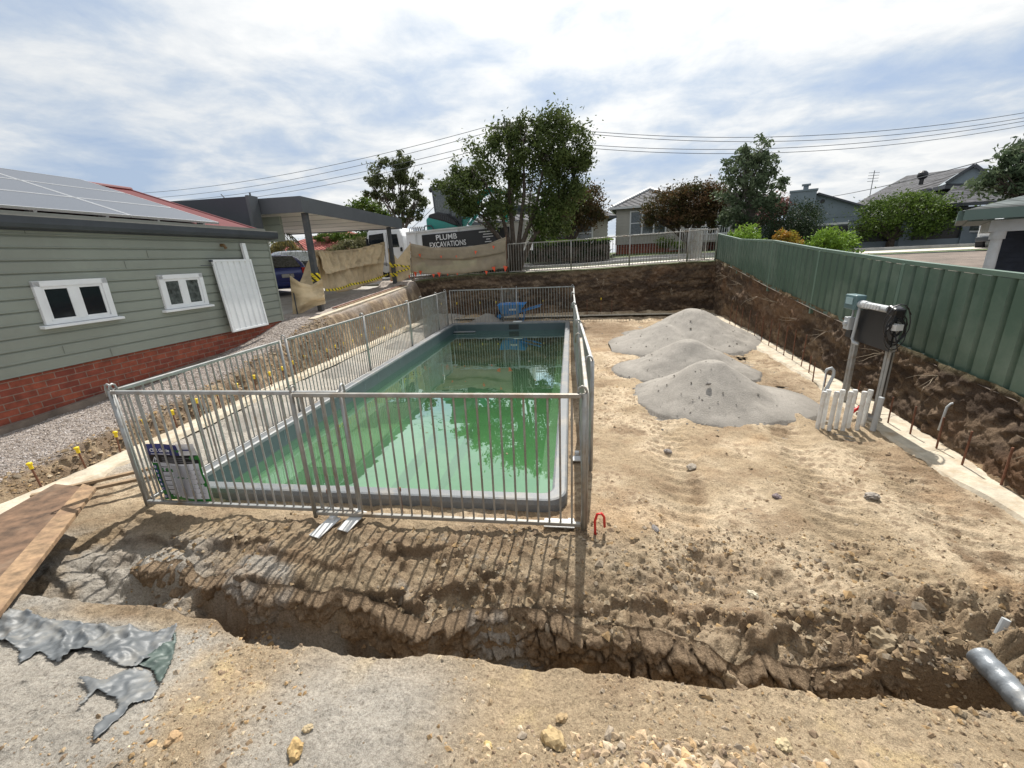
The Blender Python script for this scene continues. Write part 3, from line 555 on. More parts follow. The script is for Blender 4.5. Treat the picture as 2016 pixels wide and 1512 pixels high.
# ---- loose clods and stones
def ico():
    t = (1+5**.5)/2; v = np.array([(-1, t, 0), (1, t, 0), (-1, -t, 0), (1, -t, 0), (0, -1, t), (0, 1, t), (0, -1, -t), (0, 1, -t), (t, 0, -1), (t, 0, 1), (-t, 0, -1), (-t, 0, 1)], float); v /= np.linalg.norm(v[0])
    f = np.array([(0, 11, 5), (0, 5, 1), (0, 1, 7), (0, 7, 10), (0, 10, 11), (1, 5, 9), (5, 11, 4), (11, 10, 2), (10, 7, 6), (7, 1, 8), (3, 9, 4), (3, 4, 2), (3, 2, 6), (3, 6, 8), (3, 8, 9), (4, 9, 5), (2, 4, 11), (6, 2, 10), (8, 6, 7), (9, 8, 1)]); return v, f
IV, IF = ico()
def octa():
    v = np.array([(1, 0, 0), (-1, 0, 0), (0, 1, 0), (0, -1, 0), (0, 0, 1), (0, 0, -1), (.62, .62, .55), (-.62, .62, -.5)], float); f = np.array([(6, 4, 0), (6, 2, 4), (6, 0, 2), (4, 3, 0), (4, 1, 3), (4, 2, 1), (0, 5, 2), (0, 3, 5), (3, 1, 5), (7, 5, 1), (7, 2, 5), (7, 1, 2)]); return v, f
OV, OF = octa()
def scatter(name, x, y, s, cols, label, cat, zoff=.1, zfun=hpit, mat_=None):
    n = len(x); z = zfun(x, y)
    rnd = RNG.normal(size=(n, 8, 1))*.16+1+RNG.normal(size=(n, 8, 3))*.16; V = OV[None]*rnd*np.stack([RNG.uniform(.7, 1.3, n), RNG.uniform(.7, 1.3, n), RNG.uniform(.45, .9, n)], -1)[:, None]*s[:, None, None]
    a = RNG.uniform(0, 6.28, n); ca, sa = np.cos(a)[:, None], np.sin(a)[:, None]; Vx = V[..., 0]*ca-V[..., 1]*sa; Vy = V[..., 0]*sa+V[..., 1]*ca
    V = np.stack([Vx+x[:, None], Vy+y[:, None], V[..., 2]+(z+s*zoff)[:, None]], -1).reshape(-1, 3)
    F = (OF[None]+8*np.arange(n)[:, None, None]).reshape(-1, 3); CC = np.repeat(cols, 8, 0)
    o = np_mesh(name, V, F, mat_ or M_rock, col=CC); return tag(o, label, cat, kind='stuff')
def rcols(n, base=None):
    pal = np.array([(.48, .36, .225), (.41, .30, .185), (.33, .235, .145), (.52, .42, .29), (.46, .31, .16), (.38, .31, .23), (.27, .195, .13)]); i = RNG.integers(0, len(pal), n); c = pal[i] if base is None else np.repeat([base], n, 0); return np.clip(c*RNG.uniform(.75, 1.2, (n, 1)), 0, .9)
def pts(n, x0, x1, y0, y1, f, th):
    x = RNG.uniform(x0, x1, n); y = RNG.uniform(y0, y1, n); k = (fbm(x, y, f, 4, 901)+RNG.uniform(-.3, .3, n) > th); return x[k], y[k]
X1, Y1 = pts(9000, -2.3, 2.3, .6, 1.62, 1.7, .12); S1 = np.clip(np.exp(RNG.normal(-5.25, .5, len(X1))), .002, .022)
scatter('loose_stones', X1, Y1, S1, rcols(len(X1)), 'small tan stones and crumbs strewn over the near bank', 'stones')
X2, Y2 = pts(10000, -3.6, 2.6, 1.75, 3.2, 2.1, .05); S2 = np.clip(np.exp(RNG.normal(-4.9, .55, len(X2))), .003, .035)
scatter('loose_clods', X2, Y2, S2, rcols(len(X2))*.8, 'brown clods along the trench and in front of the pool fence', 'clods')
X3, Y3 = pts(12000, .2, 4.1, 2.2, 9, .9, .18); S3 = np.clip(np.exp(RNG.normal(-5.1, .5, len(X3))), .003, .022)
k = (Y3 < 5.3) | (X3 < 1.2); scatter('yard_stones', X3[k], Y3[k], S3[k], rcols(k.sum()), 'small stones and clods scattered over the sandy yard', 'stones')
X4, Y4 = pts(5200, -6.15, -5.6, 3.0, 10, 2, -.3); S4 = np.clip(np.exp(RNG.normal(-4.5, .5, len(X4))), .006, .04)
scatter('embankment_rubble', X4, Y4, S4, rcols(len(X4))*.85, 'crumbled earth and stones down the bank below the house', 'rubble')
X9, Y9 = pts(1500, -3.4, 2.4, 1.9, 3.0, 1.6, .1); S9 = np.clip(np.exp(RNG.normal(-3.95, .35, len(X9))), .01, .045)
scatter('earth_lumps', X9, Y9, S9, rcols(len(X9))*.78, 'bigger crumbly earth lumps along the broken edge of the trench', 'clods', zoff=-.15)
X5 = RNG.uniform(1.25, 2.9, 1500); Y5 = RNG.uniform(1.45, 2.5, 1500); S5 = np.clip(np.exp(RNG.normal(-4.75, .55, 1500)), .004, .032)
scatter('trench_end_rubble', X5, Y5, S5, rcols(1500)*.68, 'clods of broken clay round the grey drain pipe', 'rubble')
X6 = RNG.uniform(-7.0, -6.05, 26000); Y6 = RNG.uniform(2.6, 10, 26000); S6 = np.clip(np.exp(RNG.normal(-4.75, .3, 26000)), .005, .018); k = RNG.uniform(0, 1, 26000) < np.clip(1.4-(Y6-2.6)/9, .25, 1)
scatter('mulch_gravel', X6[k], Y6[k], S6[k], np.clip(np.array([(.42, .37, .34), (.30, .25, .22), (.55, .50, .47), (.36, .30, .25)])[RNG.integers(0, 4, k.sum())]*RNG.uniform(.8, 1.2, (k.sum(), 1)), 0, .9), 'pinkish grey gravel strip along the brick base of the house', 'gravel')
X7 = RNG.normal(.42, .34, 1900); Y7 = RNG.uniform(.72, 1.22, 1900); S7 = np.clip(np.exp(RNG.normal(-4.85, .55, 1900)), .004, .028)
scatter('pale_rubble', X7, Y7, S7, np.clip(rcols(1900)*1.15+.03, 0, .8), 'pale chalky rubble at the near edge of the bank', 'rubble')
def zpile(x, y):
    z = hpit(x, y)
    for gx_, gy_, gz_ in PG[:3]:
        # rotated grids are axis aligned here (rot = 0)
        i = np.clip(np.searchsorted(gx_[0], x), 0, gx_.shape[1]-1); j = np.clip(np.searchsorted(gy_[:, 0], y), 0, gx_.shape[0]-1); ins = (x > gx_[0, 0]) & (x < gx_[0, -1]) & (y > gy_[0, 0]) & (y < gy_[-1, 0]); z = np.where(ins, np.maximum(z, gz_[j, i]), z)
    return z
X8 = RNG.uniform(.9, 4.3, 700); Y8 = RNG.uniform(5.2, 13, 700); S8 = np.clip(np.exp(RNG.normal(-4.9, .5, 700)), .005, .028)
scatter('pile_stones', X8, Y8, S8, np.clip(np.array([.27, .25, .22])*RNG.uniform(.7, 1.2, (700, 1)), 0, .9), 'small grey stones and lumps rolled down the gravel piles', 'stones', zfun=zpile)
# single stones that stand out
def stone(label, x, y, s, c, sq=(1, .8, .6), za=None):
    v, f = IV, IF
    import bmesh
    bm = bmesh.new(); bmesh.ops.create_icosphere(bm, subdivisions=3, radius=1); sd = random.randint(0, 9999)
    for q in bm.verts:
        p = q.co; k = 1+.42*float(fbm(np.array([p.x+p.z]), np.array([p.y-p.z*.7]), 1.4, 4, sd)[0])+.25*float(fbm(np.array([p.x*3]), np.array([p.y*3+p.z*4]), 1.7, 2, sd)[0]); q.co = Vector((p.x*sq[0]*k, p.y*sq[1]*k, p.z*sq[2]*k))*s
    me = bpy.data.meshes.new('rock'); bm.to_mesh(me); bm.free(); a = me.color_attributes.new('Col', 'FLOAT_COLOR', 'POINT'); cols = np.ones((len(me.vertices), 4), np.float32); cols[:, :3] = c; a.data.foreach_set('color', cols.ravel()); me.materials.append(M_rock)
    o = bpy.data.objects.new('rock', me); C.objects.link(o); o.location = (x, y, za if za else hz(x, y)+s*.25); o.rotation_euler = (0, 0, random.uniform(0, 6)); return tag(o, label, 'rock')
def zst(px, py, z, s, c, label, sq=(1, .8, .6), za=None): p = atZ(px, py, za or z); stone(label, float(p[0]), float(p[1]), s*.8, c, sq, za)
zst(1315, 885, -.03, .055, (.30, .27, .25), 'grey stone alone on the sand in front of the nearest gravel pile')
zst(1362, 918, -.03, .075, (.38, .33, .27), 'cluster sized flat grey stone in the sandy yard right of the fence corner', (1, .7, .45))
zst(1290, 1035, 0, .045, (.26, .24, .23), 'dark grey stone on sand right of the red conduit', (1.2, .7, .5))
zst(1530, 976, -.02, .05, (.27, .22, .22), 'small purplish stone in the middle of the sandy yard')
zst(1487, 1140, .02, .045, (.62, .55, .42), 'pale cream stone above the cracked trench edge')
zst(1715, 985, -.03, .07, (.36, .32, .28), 'grey stone heading a line of rubble across the yard', (1.2, .7, .5))
zst(345, 1460, .42, .045, (.44, .30, .17), 'orange brown crumbly rock right of the silver tarpaulin')
zst(582, 1475, .42, .05, (.52, .36, .17), 'ochre lump on grey grit near the bottom of the picture', (.7, 1, .8))
zst(605, 1430, .42, .026, (.55, .44, .28), 'cream pebble just above the ochre lump')
zst(1088, 1445, .42, .055, (.50, .37, .20), 'ochre rock beside the pale rubble', (.8, 1, .8))
zst(1105, 1390, .42, .03, (.45, .33, .19), 'small ochre rock above the pale rubble')
zst(960, 1465, .42, .022, (.60, .45, .2), 'yellow pebble left of the pale rubble')
zst(1545, 1450, .42, .035, (.55, .45, .28), 'cream clod on the near bank right of the pale rubble')
zst(870, 1280, -.35, .05, (.34, .28, .20), 'brown clod lying in the trench below the pool fence')
zst(480, 1240, -.3, .05, (.45, .33, .22), 'reddish tan rock in the trench near the tarpaulin corner')
zst(1050, 1345, -.3, .05, (.40, .30, .20), 'broken clay lump at the trench lip')
zst(1395, 755, .45, .05, (.28, .26, .24), 'dark stone on the face of the nearest gravel pile', za=.36)
zst(1750, 1240, .1, .10, (.34, .27, .18), 'broken clay block left of the grey pipe', (1, .7, .8))
zst(1460, 1325, -.2, .07, (.33, .25, .17), 'brown clay block in the dark end of the trench')
zst(1560, 1335, .0, .09, (.38, .30, .21), 'tan clay block at the dark hole of the trench', (1, .8, .9))
zst(1960, 1415, .15, .12, (.46, .35, .22), 'tan rock below the grey drain pipe')
# ================================================================ POOL
M_shell = mat('pale_pool_shell', (0.56, 0.62, 0.50), 0.35, 0, .08, 1.2, dirt=(.36, .40, .22), dscale=1.1)
M_shelld = mat('blue_grey_pool_tile', (0.055, 0.08, 0.09), 0.4, 0, .08, 3)
M_cop = mat('speckled_grey_coping', (0.17, 0.183, 0.195), 0.5, 0, .3, 160, dirt=(.24, .22, .19), dscale=3)
def water_mat():
    m = bpy.data.materials.new('green_pool_water'); m.use_nodes = True; nt = m.node_tree; nt.nodes.clear(); L = nt.links.new
    out = N(nt, 'ShaderNodeOutputMaterial'); fr = N(nt, 'ShaderNodeFresnel', i_IOR=1.42)
    tc = N(nt, 'ShaderNodeTexCoord'); n = N(nt, 'ShaderNodeTexNoise', i_Scale=1.6, i_Detail=3.0); L(tc.outputs['Object'], n.inputs['Vector'])
    bp = N(nt, 'ShaderNodeBump', i_Strength=1.0, i_Distance=.0035); L(n.outputs[0], bp.inputs['Height'])
    gl = N(nt, 'ShaderNodeBsdfGlossy', i_Roughness=.0); gl.inputs[0].default_value = (.80, .96, .92, 1); L(bp.outputs[0], gl.inputs['Normal']); L(bp.outputs[0], fr.inputs['Normal'])
    tr = N(nt, 'ShaderNodeBsdfTransparent'); tr.inputs[0].default_value = (.84, .98, .90, 1)
    df = N(nt, 'ShaderNodeBsdfDiffuse'); df.inputs[0].default_value = (.085, .20, .095, 1)
    m1 = N(nt, 'ShaderNodeMixShader'); m1.inputs[0].default_value = .46; L(tr.outputs[0], m1.inputs[1]); L(df.outputs[0], m1.inputs[2])
    m2 = N(nt, 'ShaderNodeMixShader'); f2 = math_(nt, 'MINIMUM', math_(nt, 'MULTIPLY', fr.outputs[0], 3.2), .9); L(f2, m2.inputs[0]); L(m1.outputs[0], m2.inputs[1]); L(gl.outputs[0], m2.inputs[2]); L(m2.outputs[0], out.inputs[0])
    va = N(nt, 'ShaderNodeVolumeAbsorption'); va.inputs[0].default_value = (.38, .74, .30, 1); va.inputs[1].default_value = .8; L(va.outputs[0], out.inputs[1])
    return m
M_water = water_mat()
px0, py0, px1, py1 = POOL; CZ = .075
def rring(x0, y0, x1, y1, r, z, n=12):
    o = []
    for cx, cy, a0 in ((x1-r, y0+r, -90), (x1-r, y1-r, 0), (x0+r, y1-r, 90), (x0+r, y0+r, 180)):
        for k in range(n): a = R(a0+90*k/(n-1)); o.append((cx+r*math.cos(a), cy+r*math.sin(a), z))
    return o
def rings(b, rs):
    base = len(b.v); n = len(rs[0]); vs = [p for r_ in rs for p in r_]; fs = []
    for i in range(len(rs)-1):
        for k in range(n): fs.append((i*n+k, i*n+(k+1) % n, (i+1)*n+(k+1) % n, (i+1)*n+k))
    b.add(vs, fs)
pool = thing('swimming_pool', 'sunken fibreglass pool with grey coping and green murky water', 'swimming pool', (0, 0, 0))
def ring_off(o, z, r): return rring(px0+o, py0+o, px1-o, py1-o, r, z)
b = MB(); rings(b, [ring_off(.04, -.16, .16), ring_off(.004, -.10, .19), ring_off(0, CZ-.05, .20), ring_off(.012, CZ-.008, .19), ring_off(.03, CZ, .17), ring_off(.125, CZ, .11), ring_off(.145, CZ-.012, .10), ring_off(.15, CZ-.05, .10)])
b.build('coping', M_cop, pool)
b = MB(); rings(b, [ring_off(.148, CZ-.04, .10), ring_off(.158, -.33, .10)]); b.build('waterline_tiles', M_shelld, pool)
b = MB()      # thin joint lines of the tile band
for z in (-.045, -.145):
    rings(b, [ring_off(.1475, z, .1), ring_off(.1475, z-.006, .1)])
for yv in np.arange(py0+.4, py1-.2, .6): b.box((px0+.151, yv, -.09), (.004, .006, .20)); b.box((px1-.151, yv, -.09), (.004, .006, .20))
b.build('tile_joint', mat('pale_joint', (.2, .25, .26), .5), pool)
b = MB(); rings(b, [ring_off(.156, -.33, .1), ring_off(.22, -1.05, .2)])
bot = ring_off(.22, -1.05, .2); bot = [(x, y, -1.05-.55*min(1, max(0, (y-py0)/8))) for x, y, z in bot]
n = len(bot); rings(b, [ring_off(.22, -1.05, .2), bot]); b.add(bot, [tuple(range(n))]); b.build('shell', M_shell, pool, smooth=False)
# side bench and entry steps on the left
b = MB(); xl = px0+.16; WL = -.195
def step(b, x1, y0, y1, z, r=.18, zb=-1.3):
    pts = [(xl, y0, z), (x1-r, y0, z)]+[(x1-r+r*math.sin(R(a)), y0+r-r*math.cos(R(a)), z) for a in range(10, 90, 16)]+[(x1, y0+r, z), (x1, y1-r, z)]+[(x1-r+r*math.cos(R(a)), y1-r+r*math.sin(R(a)), z) for a in range(10, 90, 16)]+[(x1-r, y1, z), (xl, y1, z)]
    b.prism(pts, (0, 0, zb-z))
step(b, px0+.62, py0+.17, py1-.20, -.36, .05)
b.build('bench', M_shell, pool)
b = MB(); step(b, px0+1.22, py0+1.35, py0+2.7, -.40); b.build('step', M_shell, pool)
b = MB(); step(b, px0+1.22+.02, py0+.175, py0+.75, -.385); b.build('step', M_shell, pool)
b = MB(); step(b, px0+1.75, py0+.172, py0+3.5, -.66); b.build('step', M_shell, pool)
b = MB(); step(b, px0+2.2, py0+.173, py0+4.4, -.92, .3); b.build('step', M_shell, pool)
b = MB(); b.box((px1-.26, (py0+py1)/2, -.9), (.16, py1-py0-.6, 1.0)); b.build('swim_ledge', M_shell, pool)
b = MB(); b.box((-1.92, py1-.15, -.075), (.34, .012, .17)); b.build('skimmer_mouth', M_black, pool)
b = MB(); b.box((-1.80, py1-.06, CZ+.014), (.30, .2, .03)); b.build('skimmer_lid', M_offwhite, pool, bevel=.01)
b = MB(); b.box((px0+.55, py1-.45, WL+.03), (.75, .16, .03)); b.build('step_lip', M_cop, pool, bevel=.008)
for (dx, dy) in ((.55, 2.0), (.42, 5.8), (.46, 7.9)): b = MB(); b.cyl((px0+dx, py0+dy, -.352), .035, .012, n=14); b.build('drain_cap', M_black, pool)
b = MB(); w_ = rring(px0+.153, py0+.153, px1-.153, py1-.153, .1, WL); b.prism(w_, (0, 0, -1.65))
wat = b.build('pool_water', M_water); tag(wat, kind='structure')
b = MB()
leafspots = [(-3.55, 6.2), (-3.7, 9.4), (-3.3, 8.1), (-1.2, 7.2), (-.5, 5.0)]
rl = random.Random(4)
for i in range(12):
    lx, ly = rl.uniform(-3.8, -.4), rl.uniform(4.2, 11); q = MB(); s_ = rl.uniform(.018, .04); q.poly([(-s_, 0, 0), (0, -s_*.4, .002), (s_, 0, 0), (0, s_*.4, .002)]); o = q.build('leaf', mat('fallen_leaf', (.16, .09, .04), .6, 0, .3, 20) if i == 0 else bpy.data.materials['fallen_leaf']); o.location = (lx, ly, WL+.004); o.rotation_euler = (0, 0, rl.uniform(0, 3)); tag(o, 'small brown leaf floating on the green pool water', 'leaf', 'leaves floating on the pool')
# ================================================================ TEMPORARY FENCES
def panel(p0, p1, label, group, h=1.2, hoops=(1, 1), gap=.093, m=None, name='temporary_fence_panel', z0=0.0, z1=None, hang=.05):
    m = m or M_galv; p0 = Vector((p0[0], p0[1], 0)); p1 = Vector((p1[0], p1[1], 0)); z1 = z0 if z1 is None else z1; ln = (p1-p0).length; a = math.atan2(p1.y-p0.y, p1.x-p0.x)
    t = thing(name, label, 'fence panel', (p0.x, p0.y, z0), a, group); sl = (z1-z0)/ln
    Zt = lambda x: x*sl
    rr = .017
    for nm, z in (('top_rail', h-.02), ('bottom_rail', hang)):
        q = MB(); q.beam((.02, 0, Zt(.02)+z), (ln-.02, 0, Zt(ln-.02)+z), .036, .034); q.build(nm, m, t, bevel=.006)
    q = MB(); k = int((ln-.06)/gap); st = (ln)/(k+1)
    for i in range(1, k+1): x = i*st; q.tube([(x, 0, Zt(x)+hang+.01), (x, 0, Zt(x)+h-.03)], .0088, 8, cap=False)
    q.build('pickets', m, t, smooth=True)
    for i, x in enumerate((0.0, ln)):
        q = MB(); z = Zt(x); q.tube([(x, 0, z), (x, 0, z+h-.005)], .0185, 10)
        q.build('post', m, t, smooth=True)
        if hoops[i]:
            q = MB(); s = 1 if i == 0 else -1; pts_ = [(x, .0, z+h-.06), (x, 0, z+h+.01), (x+s*0.0, .012, z+h+.035), (x, .035, z+h+.048), (x, .058, z+h+.035), (x, .066, z+h+.0), (x, .066, z+h-.07)]
            q.tube(pts_, .0095, 8); q.build('clamp_hoop', m, t, smooth=True)
    return t
G1 = 'galvanised temporary fence panels round the pool'
panel((-4.14, 3.09), (-1.90, 3.09), 'front fence panel with the printed safety sign tied to it', G1, hoops=(1, 1))
panel((-2.31, 3.035), (.10, 3.035), 'front fence panel on the right, bare of signs, ending at the corner', G1, hoops=(1, 0), m=M_galvd)
panel((-4.15, 3.12), (-4.14, 5.42), 'left side fence panel nearest the camera, beside the red brick base', G1, hoops=(1, 0))
panel((-4.14, 5.56), (-4.13, 7.95), 'second left side fence panel, between two double posts', G1, hoops=(1, 1))
panel((-4.13, 7.98), (-4.13, 10.38), 'third left side fence panel below the first carport post', G1)
panel((-4.13, 10.42), (-4.13, 12.8), 'fourth left side fence panel, doubled by an overlapping one', G1)
panel((-4.17, 11.55), (-4.17, 13.95), 'last left side fence panel at the far left corner of the pool', G1)
panel((-4.14, 14.32), (-1.82, 14.32), 'far fence panel on the left, in front of the gravel heap', G1, hoops=(0, 1))
panel((-2.33, 14.38), (.10, 14.38), 'far fence panel on the right, in front of the blue wheelbarrow', G1, hoops=(1, 0))
panel((.12, 3.06), (.125, 5.30), 'right side fence panel nearest the camera', G1, hoops=(1, 1), m=M_galvd)
panel((.21, 4.05), (.15, 6.45), 'right side fence panel leaning over the nearest one', G1)
panel((.13, 6.5), (.10, 8.9), 'third right side fence panel from the camera', G1)
panel((.09, 8.95), (.08, 11.35), 'fourth right side fence panel from the camera', G1)
panel((.08, 11.4), (.09, 14.3), 'last right side fence panel at the far right corner of the pool', G1)
G2 = 'galvanised fence panels along the street'
sz_ = lambda x: float(street_z(x))+.05
fxs = [(-6.35, -4.0), (-4.0, -2.45), (-2.38, -.0), (.02, 2.15), (2.17, 4.2), (4.22, 5.2)]
fl_ = ['street fence panel on the left behind the beige shade cloth', 'short street fence panel behind the shade cloth end, left of the big tree', 'street fence panel in front of the many-stemmed tree', 'street fence panel in front of the clipped hedge', 'street fence panel in front of the white weatherboard house', 'last street fence panel touching the green steel fence']
for (a_, b_), l_ in zip(fxs, fl_):
    panel((a_, 16.72), (b_, 16.72), l_, G2, z0=sz_(a_)-.02, z1=sz_(b_)-.02, h=1.08, hoops=(0, 0), gap=.10, m=M_galvd, hang=.04)
panel((4.3, 17.0), (5.3, 18.9), 'spare fence panel standing behind the street fence corner', G2, z0=1.8, h=1.15, hoops=(0, 0), m=M_galv)
panel((4.1, 17.5), (5.2, 18.0), 'second spare fence panel stacked behind the street fence corner', G2, z0=1.8, h=1.15, hoops=(0, 0), m=M_galv)
# feet, pins
G3 = 'white fence feet'
for i, (x, y, a, l_) in enumerate(((-2.16, 2.93, .3, 'white steel foot plate under the overlap of the front fence panels'), (-1.93, 2.99, .25, 'smaller white foot plate just right of the first under the front fence'), (-.10, 3.12, 1.57, 'white foot plate at the right front corner of the pool fence'), (.07, 4.35, 0, 'white foot plate between the pool coping and the right side fence'))):
    q = MB(); z = hz(x, y)+.045; q.box((0, 0, -.015), (.12, .26 if i != 3 else .12, .012)); q.box((0, .1, .0), (.05, .05, .05)); o = q.build('fence_foot', M_offwhite, bevel=.004); o.location = (x, y, z); o.rotation_euler = (R(8) if i < 2 else 0, 0, -a); tag(o, l_, 'fence foot', G3)
for x, y in ((-2.21, 3.13), (-1.55, 3.2)):
    q = MB(); q.tube([(0, 0, -.05), (0, 0, .22)], .009, 8); q.tube([(0, 0, .2), (0, 0, .235)], .016, 8); o = q.build('steel_pin', M_rust); o.location = (x, y, 0); tag(o, 'rusty steel pin driven in beside the front pool fence', 'steel pin', 'rusty pins at the front pool fence')
# printed safety sign, curling between the bars
M_paper = mat('sign_paper', (.66, .66, .70), .5, 0, .04, 6); M_navy = mat('sign_navy', (.02, .03, .16), .45, 0, .04, 6); M_sgreen = mat('sign_green', (.02, .20, .03), .45, 0, .04, 6); M_sblack = mat('sign_black', (.012, .012, .014), .4, 0, .04, 6); M_txt = mat('sign_print_grey', (.18, .18, .2), .6); M_wtxt = mat('sign_print_white', (.8, .8, .82), .5)
SW, SH = .52, .60
sg = thing('safety_sign', 'crumpled resuscitation chart sign with navy header and green border on the pool fence', 'sign', (-3.96, 3.125, .055), 0)
def sgy(x, z): return .010*math.sin(x*14)+.006*math.sin(z*21+x*9)
def sheetp(x0, x1, z0, z1, off, m, name, nx=10, nz=8, cut=None):
    vs = []; fs = []
    for i in range(nx+1):
        for j in range(nz+1):
            x = x0+(x1-x0)*i/nx; z = z0+(z1-z0)*j/nz; vs.append((x-.06*z/SH*0+z*(-.06), -off+sgy(x, z), z))
    for i in range(nx):
        for j in range(nz): fs.append((i*(nz+1)+j, (i+1)*(nz+1)+j, (i+1)*(nz+1)+j+1, i*(nz+1)+j+1))
    q = MB(); q.add(vs, fs); return q.build(name, m, sg, smooth=True)
sheetp(0, SW, 0, SH-.03, 0, M_sgreen, 'green_backing')
sheetp(0.0, SW*.66, SH-.11, SH, .0016, M_navy, 'navy_header'); sheetp(SW*.66, SW, SH-.11, SH+.01, .0016, M_wtxt, 'white_header')
sheetp(.0, SW-.012, SH-.195, SH-.11, .0016, M_sblack, 'black_band')
sheetp(.075, SW-.02, .03, SH-.195, .0016, M_paper, 'paper_panel', 12, 12)
def text(s, size, m, parent, loc, rot=(R(90), 0, 0), name='lettering', ext=.0006, align='LEFT', sx=1.0, bold=0.0):
    cu = bpy.data.curves.new(name, 'FONT'); cu.body = s; cu.size = size; cu.extrude = ext; cu.align_x = align; cu.offset = bold
    to = bpy.data.objects.new('tmp', cu); C.objects.link(to); bpy.context.view_layer.update(); me = bpy.data.meshes.new_from_object(to.evaluated_get(bpy.context.evaluated_depsgraph_get())); bpy.data.objects.remove(to)
    me.name = name; me.materials.clear(); me.materials.append(m); o = bpy.data.objects.new(name, me); C.objects.link(o); o.parent = parent; o.location = loc; o.rotation_euler = rot; o.scale = (sx, 1, 1); return o
text('CPR Guide', .046, M_wtxt, sg, (.025, -.022, SH-.068), bold=.0009)
q = MB(); q.box((.13, -.022, SH-.09), (.2, .001, .006)); q.build('small_print', M_wtxt, sg)
q = MB(); q.box((.42, -.022, SH-.045), (.10, .001, .012)); q.prism([(.345, -.022, SH-.055), (.365, -.022, SH-.055), (.355, -.022, SH-.03)], (0, .001, 0)); q.build('small_print', M_navy, sg)
q = MB()
for k in range(3):
    a0, a1 = R(90+120*k), R(210+120*k); q.beam((.055+.042*math.cos(a0), -.022, SH-.157+.042*math.sin(a0)), (.055+.042*math.cos(a1), -.022, SH-.157+.042*math.sin(a1)), .001, .006, up=(0, 1, 0)) if False else q.tube([(.055+.038*math.cos(a0), -.022, SH-.16+.038*math.sin(a0)), (.055+.038*math.cos(a1), -.022, SH-.16+.038*math.sin(a1))], .003, 5)
q.box((.055, -.022, SH-.150), (.006, .001, .024)); q.box((.055, -.022, SH-.171), (.006, .001, .006)); q.build('warning_symbol', M_wtxt, sg)
q = MB()
for j, wdt in enumerate((.30, .24, .33)): q.box((.13+wdt/2, -.022, SH-.13-.02*j), (wdt, .001, .006))
q.build('small_print', M_txt, sg)
for j, ch in enumerate('DRSABCD'):
    z = SH-.225-j*.047 if j < 6 else .055
    q = MB(); q.cyl((.052-.06*z, -.021, z), .021, .002, 'y', 20); q.build('letter_disc', M_navy, sg)
    text(ch, .032, M_wtxt, sg, (.052-.06*z, -.0235, z-.011), align='CENTER', bold=.0006)
q = MB(); q2 = MB()
for j in range(34):
    z = SH-.215-j*.0098
    if z < .04: break
    if j % 5 == 1: q2.box((.135, -.022, z), (.10, .001, .008))
    wd = random.uniform(.13, .2); q.box((.205+wd/2, -.022, z), (wd, .0008, .0028))
    if j % 5 == 3: q.box((.455, -.022, z), (.035, .001, .016))
    if j % 5 == 4: q.box((.285, -.0215, z), (.42, .0008, .0016))
q.build('small_print', M_txt, sg); q2.build('small_print', mat('print_dark', (.06, .06, .07), .6), sg)
# ================================================================ HOUSE ON THE LEFT
HA = .0589; wx = lambda y: -7.3+y*math.tan(HA)
hs = thing('weatherboard_house', 'sage green weatherboard house on a red brick base with a red iron roof', 'house', (-7.3, 0, 0), -HA)
# local frame: y runs along the wall, x=0 is the wall face
Y0, Y1 = -1.5, 9.14/math.cos(HA); ZB, ZT = .99, 2.90
b = MB(); nb = 12; ex = (ZT-ZB)/nb
b.box((-2.0, (Y0+Y1)/2, (ZB+ZT)/2), (3.94, Y1-Y0-.02, ZT-ZB))
for i in range(nb+1):
    z = ZB+i*ex; z2 = min(z+ex, ZT+.1)
    b.prism([(-.035, Y0, z), (.004, Y0, z), (.004, Y0, z+.012), (-.003, Y0, z+.018), (-.003, Y0, z+ex*.80), (-.020, Y0, z2-.008), (-.020, Y0, z2), (-.035, Y0, z2)], (0, Y1-Y0, 0))
b.build('wall', M_clad, hs)
b = MB(); b.box((-2.0, (Y0+Y1)/2, .45), (4.0-.06, Y1-Y0-.05, 1.06)); b.build('brick_base', M_brick, hs)
b = MB(); b.box((.0, (Y0+8.9)/2, .03), (.10, 8.9-Y0, .34)); 
o = b.build('base_ledge', mat('earth_stained_concrete', (.20, .16, .13), .9, 0, .2, 5, .01, 20), hs); o.location = (0, 0, 0); o.rotation_euler = (R(3.2), 0, 0)
b = MB(); b.box((-.012, Y1+.0, (ZB+ZT)/2), (.05, .04, ZT-ZB)); b.build('corner_trim', M_clad, hs)
rj = random.Random(9); b = MB()
for i in range(nb): b.box((.0055, rj.uniform(2.5, 8.8), ZB+ex*i+ex*.45), (.004, .004, ex*.72))
b.build('board_joint', mat('shadow_gap', (.12, .13, .11), .8), hs)['kind'] = 'stuff'
# gutter and fascia
b = MB(); b.prism([(-.04, Y0, 2.80), (.14, Y0, 2.82), (.155, Y0, 2.87), (.155, Y0, 2.955), (.135, Y0, 2.955), (.13, Y0, 2.90), (-.02, Y0, 2.885)], (0, Y1-Y0+.18, 0)); b.build('gutter', M_char, hs)
b = MB(); b.box((.145, (Y0+Y1+.18)/2, 2.962), (.022, Y1-Y0+.18, .014)); b.build('gutter_lip', mat('pale_gutter_edge', (.30, .29, .26), .5, 0, .1, 6), hs)  # lip along the gutter in a paler colour
b = MB(); b.prism([(-.10, Y0, 2.78), (.03, Y0, 2.795), (.03, Y0, 2.83), (-.10, Y0, 2.83)], (0, Y1-Y0+.1, 0)); b.build('soffit', M_char, hs)
PT = math.tan(R(18)); RD = 3.5
def rz_(d): return 2.93+PT*d
b = MB()
yy_ = np.arange(Y0, Y1+.12, .038); vs = []; fs = []
